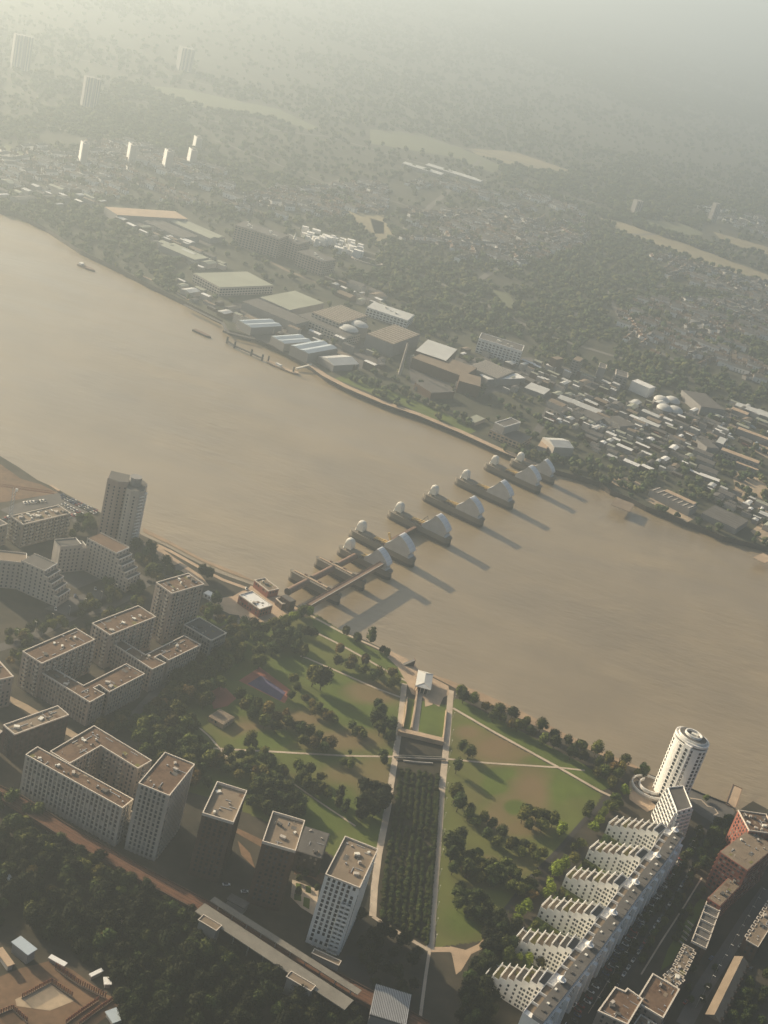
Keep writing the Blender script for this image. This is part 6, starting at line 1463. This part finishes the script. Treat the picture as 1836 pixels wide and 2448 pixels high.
ribbon('road', z4([(560, 640), (800, 700), (1100, 790), (1400, 860), (1659, 900)]), 9, 'greyroof', LZ + .11)
# small mixed sheds filling the works
def belt(px, n, label, group, dirpx, sz=(8, 30), hh=(4, 9), mats=('greyroof', 'palemetal', 'tanroof', 'greyroof', 'whitesheet', 'olive')):
    d = G(*dirpx[1]) - G(*dirpx[0]); ang_ = math.atan2(d.y, d.x); placed = []; tr = 0
    xs = [p[0] for p in px]; ys = [p[1] for p in px]
    while len(placed) < n and tr < 4000:
        tr += 1; p = (rnd.uniform(min(xs), max(xs)), rnd.uniform(min(ys), max(ys)))
        if not inside(p, px): continue
        g = G(*p); lx_ = rnd.uniform(*sz); ly_ = lx_ * rnd.uniform(.3, .8)
        if any((g - q_).length < (lx_ + r_) * .55 for q_, r_ in placed): continue
        placed.append((g, lx_)); h = rnd.uniform(*hh); t = thing('shed', label, 'shed', (g.x, g.y, LZ), ang_ + rnd.choice((0, 0, math.pi / 2)) + rnd.uniform(-.06, .06), group)
        MB().box(0, 0, 0, lx_, ly_, h).build('wall', M[rnd.choice(['greywall', 'brownbrick', 'pale'])], t)
        b = MB(); k = ly_ * .12; b.add([(-lx_ / 2, -ly_ / 2, h + .03), (lx_ / 2, -ly_ / 2, h + .03), (lx_ / 2, 0, h + k), (-lx_ / 2, 0, h + k), (-lx_ / 2, ly_ / 2, h + .03), (lx_ / 2, ly_ / 2, h + .03)], [(0, 1, 2, 3), (3, 2, 5, 4), (0, 3, 4), (1, 5, 2)])
        b.build('roof', M[rnd.choice(mats)], t)
DB = [(736, 866), (1250, 1096)]
belt(z4([(740, 800), (1000, 830), (1300, 880), (1480, 900), (1450, 1040), (1200, 1000), (900, 960), (700, 930)]), 120, 'small pitched shed in the crowded yards of the far works', 'small sheds in the crowded far yards', DB, (8, 26))
belt(z4([(600, 660), (760, 700), (1000, 760), (1000, 800), (760, 790), (560, 760)]), 40, 'small shed below the wood edge on the far bank', 'small sheds below the wood edge', DB, (8, 20))
belt(z8([(620, 20), (1000, 60), (1220, 160), (1240, 340), (900, 300), (640, 180)]), 60, 'low shed between trees behind the far river wall', 'low sheds behind the far river wall', DB, (8, 22), (3, 6))
belt(z8([(1280, 370), (1500, 440), (1659, 520), (1659, 640), (1540, 570), (1380, 480)]), 30, 'low shed at the right edge of the far works', 'low sheds at the far right', DB, (8, 20), (3, 6))
belt(z3([(480, 40), (700, 100), (900, 200), (1000, 260), (860, 260), (620, 130)]), 34, 'small roof among trees left of the olive warehouse', 'small roofs left of the olive warehouse', DB, (10, 26))
belt(z3([(760, 300), (860, 360), (1000, 430), (1040, 480), (960, 470), (780, 370)]), 12, 'small riverside shed in front of the olive warehouse', 'small sheds before the olive warehouse', DB, (10, 24), (3, 7))
belt(z3([(1420, 320), (1659, 370), (1659, 430), (1500, 400)]), 20, 'small pale shed behind the striped warehouse', 'small sheds behind the striped warehouse', DB, (10, 26))

belt(z4([(1480, 830), (1700, 900), (1700, 1060), (1520, 1000), (1450, 900)]), 24, 'shed among the long roofs at the far right edge', 'sheds at the far right edge', DB, (8, 24), (4, 8))
belt(z3([(1000, 480), (1300, 500), (1659, 640), (1659, 700), (1560, 720), (1330, 640), (1040, 520)]), 26, 'small building between the quay sheds and the long offices', 'small buildings behind the quay', DB, (7, 20), (4, 10))
belt(z4([(100, 590), (640, 640), (700, 760), (420, 820), (120, 780)]), 20, 'small building squeezed among the large works roofs', 'small buildings among the works', DB, (7, 18), (4, 10))
belt(z1([(0, 800), (300, 830), (480, 900), (200, 900), (0, 860)]), 24, 'small building among trees near the river at the upper left', 'small buildings at the upper left', DB, (10, 30), (5, 12))
def lorry_m():
    b = MB(); b.box(0, 0, .8, 7.5, 2.5, 2.7); b.box(5, 0, .5, 2, 2.4, 2.2); return b
lm = [lorry_m().mesh('lorry', M[k]) for k in ('whitesheet', 'bluesheet', 'redpaint', 'greyroof')]
n_ = 0
YARD = z4([(740, 800), (1300, 880), (1659, 960), (1659, 1060), (1200, 1000), (900, 960), (700, 930)])
while n_ < 90:
    p = (rnd.uniform(1300, 1836), rnd.uniform(930, 1090))
    if inside(p, YARD):
        g = G(*p); o = inst('lorry', rnd.choice(lm), None, (g.x, g.y, LZ + .1), math.atan2(*(G(*DB[1]) - G(*DB[0])).yx) + rnd.choice((0, 1.57))); tag(o, 'lorry or container parked in the crowded far yards', 'lorry', 'vehicles in the far yards'); n_ += 1

# ================================================================ FAR TOWERS
FT = 'thin tower blocks far off at the upper left'
for (x, y, hh, w_, lab) in ((196, 395, 38, 11, 'leftmost of the thin far tower blocks, a single bright streak'), (312, 388, 32, 12, 'second of the thin far tower blocks'), (397, 408, 36, 12, 'third of the thin far tower blocks'), (456, 396, 30, 12, 'fourth of the thin far tower blocks'), (470, 355, 22, 12, 'small far tower block behind the fourth one')):
    g = G(x, y); t = thing('tower_block', lab, 'tower block', (g.x, g.y, LZ), .5, FT)
    MB().box(0, 0, 0, w_, w_ * 1.6, hh).build('wall', M['pale'], t); MB().box(0, 0, hh, w_ * .5, w_ * .5, 3).build('plant_room', M['greywall'], t)
    MB().box(-w_ / 2, 0, 0, 1.4, w_ * 1.66, hh + 1).build('end_wall', M['white'], t)
for (x, y, hh, w_, lab) in ((205, 258, 76, 26, 'pale wide far tower with vertical stripes, above the thin ones'), (222, 258, 72, 20, 'grey half of the striped far tower'), (38, 166, 90, 30, 'twin far tower at the left edge, left half'), (58, 168, 88, 24, 'twin far tower at the left edge, right half'), (438, 168, 70, 44, 'faint pale tower in the haze at the top'), (1517, 512, 42, 26, 'faint pale block among far trees, right of the long field'), (1700, 530, 60, 22, 'faint thin tower near the right edge below the haze')):
    g = G(x, y); t = thing('tower_block', lab, 'tower block', (g.x, g.y, LZ), .6, 'hazy distant towers')
    hh *= .82; w_ *= .8
    MB().box(0, 0, 0, w_, w_ * .8, hh).build('wall', M['greywall'], t)
    for k in (-.36, -.1, .2): MB().box(k * w_, -w_ * .42, 0, w_ * .12, 1.2, hh).build('stripe', M['coping'], t)

# ================================================================ FAR FIELDS, STREETS, HOUSES AND TREES
M['drygrass'] = mat('dry_pale_grass', (0.25, 0.215, 0.13), .95, .2, .01, .06)
M['farfield'] = mat('far_field_grass', (0.125, 0.135, 0.075), .95, .2, .008, .05)
FIELDS = [(z2([(360, 640), (560, 655), (800, 735), (740, 750), (520, 705), (400, 668)]), 'drygrass'), (z2([(-60, 560), (150, 575), (330, 640), (520, 720), (470, 748), (300, 680), (60, 640), (-60, 620)]), 'farfield'),
          (z1([(640, 370), (800, 385), (1000, 430), (1200, 470), (1380, 555), (1330, 560), (1150, 500), (900, 470), (700, 410)]), 'farfield'),
          (z4([(930, 38), (1010, 50), (1160, 105), (1300, 150), (1500, 225), (1700, 300), (1700, 335), (1420, 260), (1280, 190), (1130, 140), (1010, 90)]), 'drygrass'),
          (z2([(1080, 940), (1300, 970), (1380, 1010), (1340, 1030), (1200, 1000)]), 'farfield'), (z2([(1420, 1000), (1560, 1040), (1700, 1080), (1700, 1110), (1560, 1075), (1450, 1030)]), 'drygrass'),
          (z4([(470, 350), (540, 362), (570, 420), (530, 440), (500, 400)]), 'farfield'), (z4([(-60, 40), (10, 60), (45, 130), (-30, 140)]), 'drygrass'), (z1([(1430, 900), (1659, 930), (1659, 1010), (1600, 1010), (1500, 940)]), 'drygrass'),
          (z1([(0, 610), (80, 650), (150, 690), (100, 680), (0, 640)]), 'farfield')]
for px, m in FIELDS: sheet('field', px, m, LZ + .3)
WP = [z2([(88, 698), (262, 748), (245, 756), (80, 706)]), z2([(190, 705), (432, 778), (415, 786), (180, 712)]), z2([(600, 785), (980, 900), (960, 912), (590, 795)])]
box_roof('long white greenhouse-like roof in the haze, shorter of the pair', 'greenhouse', WP[0], 8, 'pale', 'palemetal', name='greenhouse')
box_roof('long white greenhouse-like roof in the haze, longer of the pair', 'greenhouse', WP[1], 8, 'pale', 'palemetal', name='greenhouse')
# clearings: no far trees here (in picture coordinates)
INDUS = [(-100, 380), (0, 468), (150, 560), (260, 490), (420, 490), (560, 540), (600, 520), (740, 540), (900, 590), (900, 640), (800, 660), (960, 720), (1010, 790), (1270, 800), (1300, 860), (1600, 930), (1950, 1010), (1950, 1400), (1300, 1140), (900, 980), (600, 820), (300, 680), (0, 520)]
HOUSE = [z4([(80, 20), (560, 0), (620, 60), (900, 60), (880, 150), (600, 250), (420, 230), (180, 220), (60, 130)]), z4([(930, 400), (1230, 400), (1659, 400), (1700, 560), (1500, 560), (1659, 700), (1600, 780), (1250, 640), (1000, 560)]), z4([(1120, 180), (1659, 320), (1700, 420), (1250, 330)]),
         z1([(0, 600), (560, 620), (900, 700), (1100, 880), (1000, 900), (500, 860), (0, 820)]), z2([(1320, 880), (1700, 960), (1700, 1040), (1400, 960)]), z1([(900, 850), (1659, 780), (1659, 930), (1350, 960), (1050, 930)]), z2([(0, 780), (450, 800), (900, 900), (850, 1000), (0, 1000)]),
         [(0, 0), (1000, 0), (1836, 420), (1836, 480), (700, 300), (300, 200), (0, 300)]]
def pip_np(px, py, poly):
    r = np.zeros(px.shape, bool)
    for i in range(len(poly)):
        x1, y1 = poly[i - 1]; x2, y2 = poly[i]
        c = ((y1 > py) != (y2 > py)) & (px < (x2 - x1) * (py - y1) / (y2 - y1 + 1e-9) + x1); r ^= c
    return r
FWn, RTn, UPn = np.array(FW), np.array(RT), np.array(UP)
def project(X, Y, z):
    d = np.stack([X, Y, np.full(X.shape, z - CH)], -1); w_ = d @ FWn
    return 918 + FPX * (d @ RTn) / w_, 1224 - FPX * (d @ UPn) / w_, w_
# low-detail crowns and houses
def low_crown(seed, m):
    r = random.Random(seed); b = MB(); vs, fs = ico()
    for i in range(9):
        a = r.uniform(0, 6.28); k = r.uniform(.2, .65); s = r.uniform(.35, .6); c = (math.cos(a) * k, math.sin(a) * k, r.uniform(.45, 1.25))
        b.add([(c[0] + v[0] * s * r.uniform(.8, 1.2), c[1] + v[1] * s * r.uniform(.8, 1.2), c[2] + v[2] * s * .9) for v in vs], fs)
    return b.mesh('crown', m)
M['leafF'] = foliage('distant_leaves', (0.035, 0.052, 0.02), (0.075, 0.10, 0.04)); M['leafG'] = foliage('distant_olive_leaves', (0.07, 0.08, 0.03), (0.13, 0.14, 0.05))
LOWC = [low_crown(i, M['leafF' if i % 3 else 'leafG']) for i in range(6)]
def house_mesh(wm_, rm_, L=9, Wd=8, h=5.5):
    b = MB(); b.box(0, 0, 0, L, Wd, h, mi=0)
    b.add([(-L / 2, -Wd / 2 - .3, h), (L / 2, -Wd / 2 - .3, h), (L / 2, 0, h + 3), (-L / 2, 0, h + 3), (-L / 2, Wd / 2 + .3, h), (L / 2, Wd / 2 + .3, h)], [(0, 1, 2, 3), (3, 2, 5, 4), (0, 3, 4), (1, 5, 2)], 1)
    b.box(L * .3, 0, h + 1.8, .9, .9, 2.4, mi=0)
    for s in (-1, 1):
        for x in (-2.4, 2.4):
            for z in (.9, 3.4): b.box(x, s * Wd / 2, z, 1.6, .2, 1.4, mi=2)
    return b.mesh('house', [wm_, rm_, M['glass']])
HM = [house_mesh(M['pale'], M['brownroof']), house_mesh(M['brownbrick'], M['greyroof']), house_mesh(M['white'], M['brownroof']), house_mesh(M['pinkstone'], M['tanroof']), house_mesh(M['white'], M['greyroof'], 22, 11, 8)]
rs = np.random.RandomState(5)
trees, houses = [], []
# street rows of houses
for hi, poly in enumerate(HOUSE):
    wp = [G(*p) for p in poly]; cxw = sum(p.x for p in wp) / len(wp); cyw = sum(p.y for p in wp) / len(wp)
    xs = [p.x for p in wp]; ys = [p.y for p in wp]
    far_ = cyw > 3500; pitch = 44 if not far_ else 110; step = 9.5 if not far_ else 40
    nrow = int((max(ys) - min(ys)) / pitch) * 4
    for r_ in range(nrow):
        yr = rs.uniform(min(ys), max(ys)); ang_ = rs.choice([-.35, -.25, .9, -.3, 1.2]) + rs.uniform(-.08, .08); cv = rs.uniform(-.0012, .0012)
        x0 = rs.uniform(min(xs), max(xs)); Ln = rs.uniform(80, 320) * (1 if not far_ else 2)
        if len(houses) > 12000: break
        for k in range(int(Ln / step)):
            s_ = k * step; a_ = ang_ + cv * s_; x = x0 + s_ * math.cos(ang_ + cv * s_ / 2); y = yr + s_ * math.sin(ang_ + cv * s_ / 2)
            for sd in (-13, 13):
                hx, hy = x - math.sin(a_) * sd, y + math.cos(a_) * sd
                houses.append((hx, hy, a_, rs.randint(0, 5) if not far_ else 4, hi))
HX = np.array([h[:2] for h in houses]); px_, py_, w_ = project(HX[:, 0], HX[:, 1], LZ)
keep = np.zeros(len(houses), bool)
for hi, poly in enumerate(HOUSE): keep |= pip_np(px_, py_, poly) & (np.array([h[4] for h in houses]) == hi)
for fpx, _ in FIELDS: keep &= ~pip_np(px_, py_, fpx)
keep &= ~pip_np(px_, py_, INDUS); keep &= (px_ > -60) & (px_ < 1900) & (py_ > -50)
houses = [(h, w) for h, k, w in zip(houses, keep, w_) if k]
cell = set(); hh2 = []
for h, w in sorted(houses, key=lambda t: t[1]):
    c = (round(h[0] / 9), round(h[1] / 9))
    if any((c[0] + i, c[1] + j) in cell for i in (-1, 0, 1) for j in (-1, 0, 1) if abs(i) + abs(j) < 2) and rs.rand() < .8: continue
    cell.add(c); hh2.append(h)
HL_ = ['house in the terraced streets on the hill, upper middle', 'house in the streets beyond the wood at the right', 'house beside the long dry field at the right', 'house in the far streets at the upper left', 'house near the far field at the right edge', 'house in the streets above the slab flats', 'house in the wide far suburb', 'faint large house in the haze']
GL = [(z4([(272, 112), (292, 180)]), 'upper left of the two bright streaks on the hill'), (z4([(350, 125), (372, 165), (395, 212)]), 'longest bright streak on the hill'), (z4([(550, 198), (600, 250)]), 'bright streak above the middle of the wood'),
      (z4([(1060, 485), (1080, 520), (1112, 565)]), 'bright streak at the right edge of the wood'), (z4([(1255, 455), (1320, 480), (1400, 500), (1520, 528)]), 'long bright row in the streets at the right'), (z4([(1150, 205), (1160, 220)]), 'short bright row beside the long field'), (z4([(1230, 262), (1330, 300)]), 'bright row below the long field'), (z4([(700, 110), (760, 90), (820, 130)]), 'bright group in the upper middle streets'), (z4([(1150, 625), (1185, 640)]), 'small bright group at the lower edge of the wood')]
for px, lab in GL:  # white house rows put in to give the glinting streaks on the slopes
    w_p = [G(*p) for p in px]
    for a, b in zip(w_p[:-1], w_p[1:]):
        for k in range(max(2, int((b - a).length / 12))):
            p = a.lerp(b, (k + .5) / max(2, int((b - a).length / 12))); d = b - a
            o = inst('house', HM[2], None, (p.x + rnd.uniform(-1, 1), p.y + rnd.uniform(-1, 1), LZ), math.atan2(d.y, d.x)); tag(o, 'white-fronted house in the ' + lab, 'house', 'white houses in the ' + lab)
for i, h in enumerate(hh2[:200]):
    o = inst('house', HM[h[3]], None, (h[0], h[1], LZ), h[2]); tag(o, HL_[h[4]], 'house', HL_[h[4]].replace('house', 'houses'))
scatter('distant_houses', [(h[0], h[1], LZ, h[2], 1, 1, 1, h[3]) for h in hh2[200:]], HM)
HC = {(round(h[0] / 7), round(h[1] / 7)) for h in hh2} | {(round(o.location.x / 7) + i, round(o.location.y / 7) + j) for o in COL.objects if o.get('category') == 'house' for i in (-1, 0, 1) for j in (-1, 0, 1)}
# trees by distance band
for (y0, y1, dens, r0, r1) in ((1150, 1900, 1 / 75, 3, 6), (1900, 3000, 1 / 110, 3.5, 7), (3000, 5000, 1 / 200, 4.5, 8), (5000, 9500, 1 / 600, 6, 11), (9500, 17000, 1 / 3200, 14, 24)):
    xw = y1 * .36; n = int((y1 - y0) * 2 * xw * dens); X = rs.uniform(-xw - 100, xw + 200, n); Y = rs.uniform(y0, y1, n)
    a_, b_, w_ = project(X, Y, LZ); k = (a_ > -60) & (a_ < 1900) & (b_ > -40)
    shore = pip_np(X, Y, sland); k &= shore
    k &= ~pip_np(a_, b_, INDUS) | (rs.rand(n) < np.where(a_ < 420, .75, np.where((b_ > 1090) | ((a_ > 1180) & (a_ < 1330) & (b_ > 1000)), .45, .17)))
    for fpx, _ in FIELDS: k &= ~pip_np(a_, b_, fpx)
    for wpx in WP: k &= ~pip_np(a_, b_, wpx)
    hz_ = np.zeros(n, bool)
    for poly in HOUSE: hz_ |= pip_np(a_, b_, poly)
    k &= ~hz_ | (rs.rand(n) < .30)
    X, Y = X[k], Y[k]
    for x, y in zip(X, Y):
        v = noise.noise(Vector((x * .006, y * .006, 3)))
        if y > 2600 and noise.noise(Vector((x * .0016, y * .0011, 9))) < -.12 and rs.rand() < .8: continue
        if v < -.55 or (round(x / 7), round(y / 7)) in HC: continue
        r = rs.uniform(r0, r1) * (1 + .4 * v); trees.append((x, y, LZ - .3, rs.uniform(0, 6), r, r, r * rs.uniform(.8, 1.15), rs.randint(0, 6)))
# keep trees off the named roofs
boxes = []
for o in list(COL.objects):
    if o.parent is None and o.get('category') in ('warehouse', 'offices', 'works', 'shed', 'apartment block', 'hall', 'building', 'control building', 'silo', 'tower', 'tower block') and o.location.y > 1000:
        for c in o.children:
            if c.name.startswith('wall'):
                bb = [o.matrix_basis @ Vector(v) for v in c.bound_box]; boxes.append((min(v.x for v in bb), max(v.x for v in bb), min(v.y for v in bb), max(v.y for v in bb)))
T = np.array([t[:2] for t in trees]); R_ = np.array([t[4] for t in trees]); k = np.ones(len(T), bool)
for x0, x1, y0, y1 in boxes: k &= ~((T[:, 0] > x0 - 1) & (T[:, 0] < x1 + 1) & (T[:, 1] > y0 - 1) & (T[:, 1] < y1 + 1))
trees = [t for t, q_ in zip(trees, k) if q_]
scatter('far_woods', trees, LOWC)
print('FAR', len(trees), len(hh2))
# pale streets threading the far suburbs
M['farstreet'] = mat('distant_street', (0.15, 0.14, 0.12), .9, .2, .02)
for px in ([(0, 560 - 200), (160, 400), (420, 470), (640, 520), (900, 610), (1100, 700), (1300, 800), (1560, 880), (1836, 950)], [(60, 300), (300, 330), (520, 420), (700, 520)], [(900, 610), (1000, 520), (1090, 440), (1150, 380)], [(1100, 700), (1250, 600), (1420, 560), (1600, 560), (1836, 620)],
           [(1300, 800), (1450, 700), (1600, 680), (1836, 740)], [(960, 560), (1120, 600), (1260, 640)], [(1040, 480), (1180, 520), (1330, 570)], [(500, 330), (760, 430), (1000, 500), (1250, 560)], [(200, 200), (500, 290), (800, 330), (1100, 420), (1500, 500)], [(0, 110), (400, 180), (900, 300), (1400, 430)], [(1450, 700), (1500, 790), (1620, 870)], [(1600, 680), (1680, 760), (1836, 830)], [(640, 520), (700, 470), (820, 430)]):
    MB().strip([g2(q_) for q_ in along(px, 26, 1.5)], 11, LZ + .4 + rnd.random() * .05).build('road', M['farstreet'], kind='structure')
# countable rows of trees on the far side: promenade trees, row along the dry field
for (px, n, r, lab) in ((z4([(1230, 190), (1659, 330)]), 15, 7, 'tree in the row along the lower edge of the long dry field'), ([(840, 905), (1000, 960), (1130, 1015)], 16, 5, 'tree behind the far promenade'), ([(1240, 1095), (1330, 1100), (1400, 1130), (1450, 1165)], 10, 6, 'tree at the river bend beyond the last pier')):
    for p in along(px, n, 4):
        g = G(*p); o = inst('tree', rnd.choice(LOWC), None, (g.x, g.y, LZ - .2), rnd.uniform(0, 6), (r, r, r * rnd.uniform(.9, 1.3))); tag(o, lab, 'tree', lab)
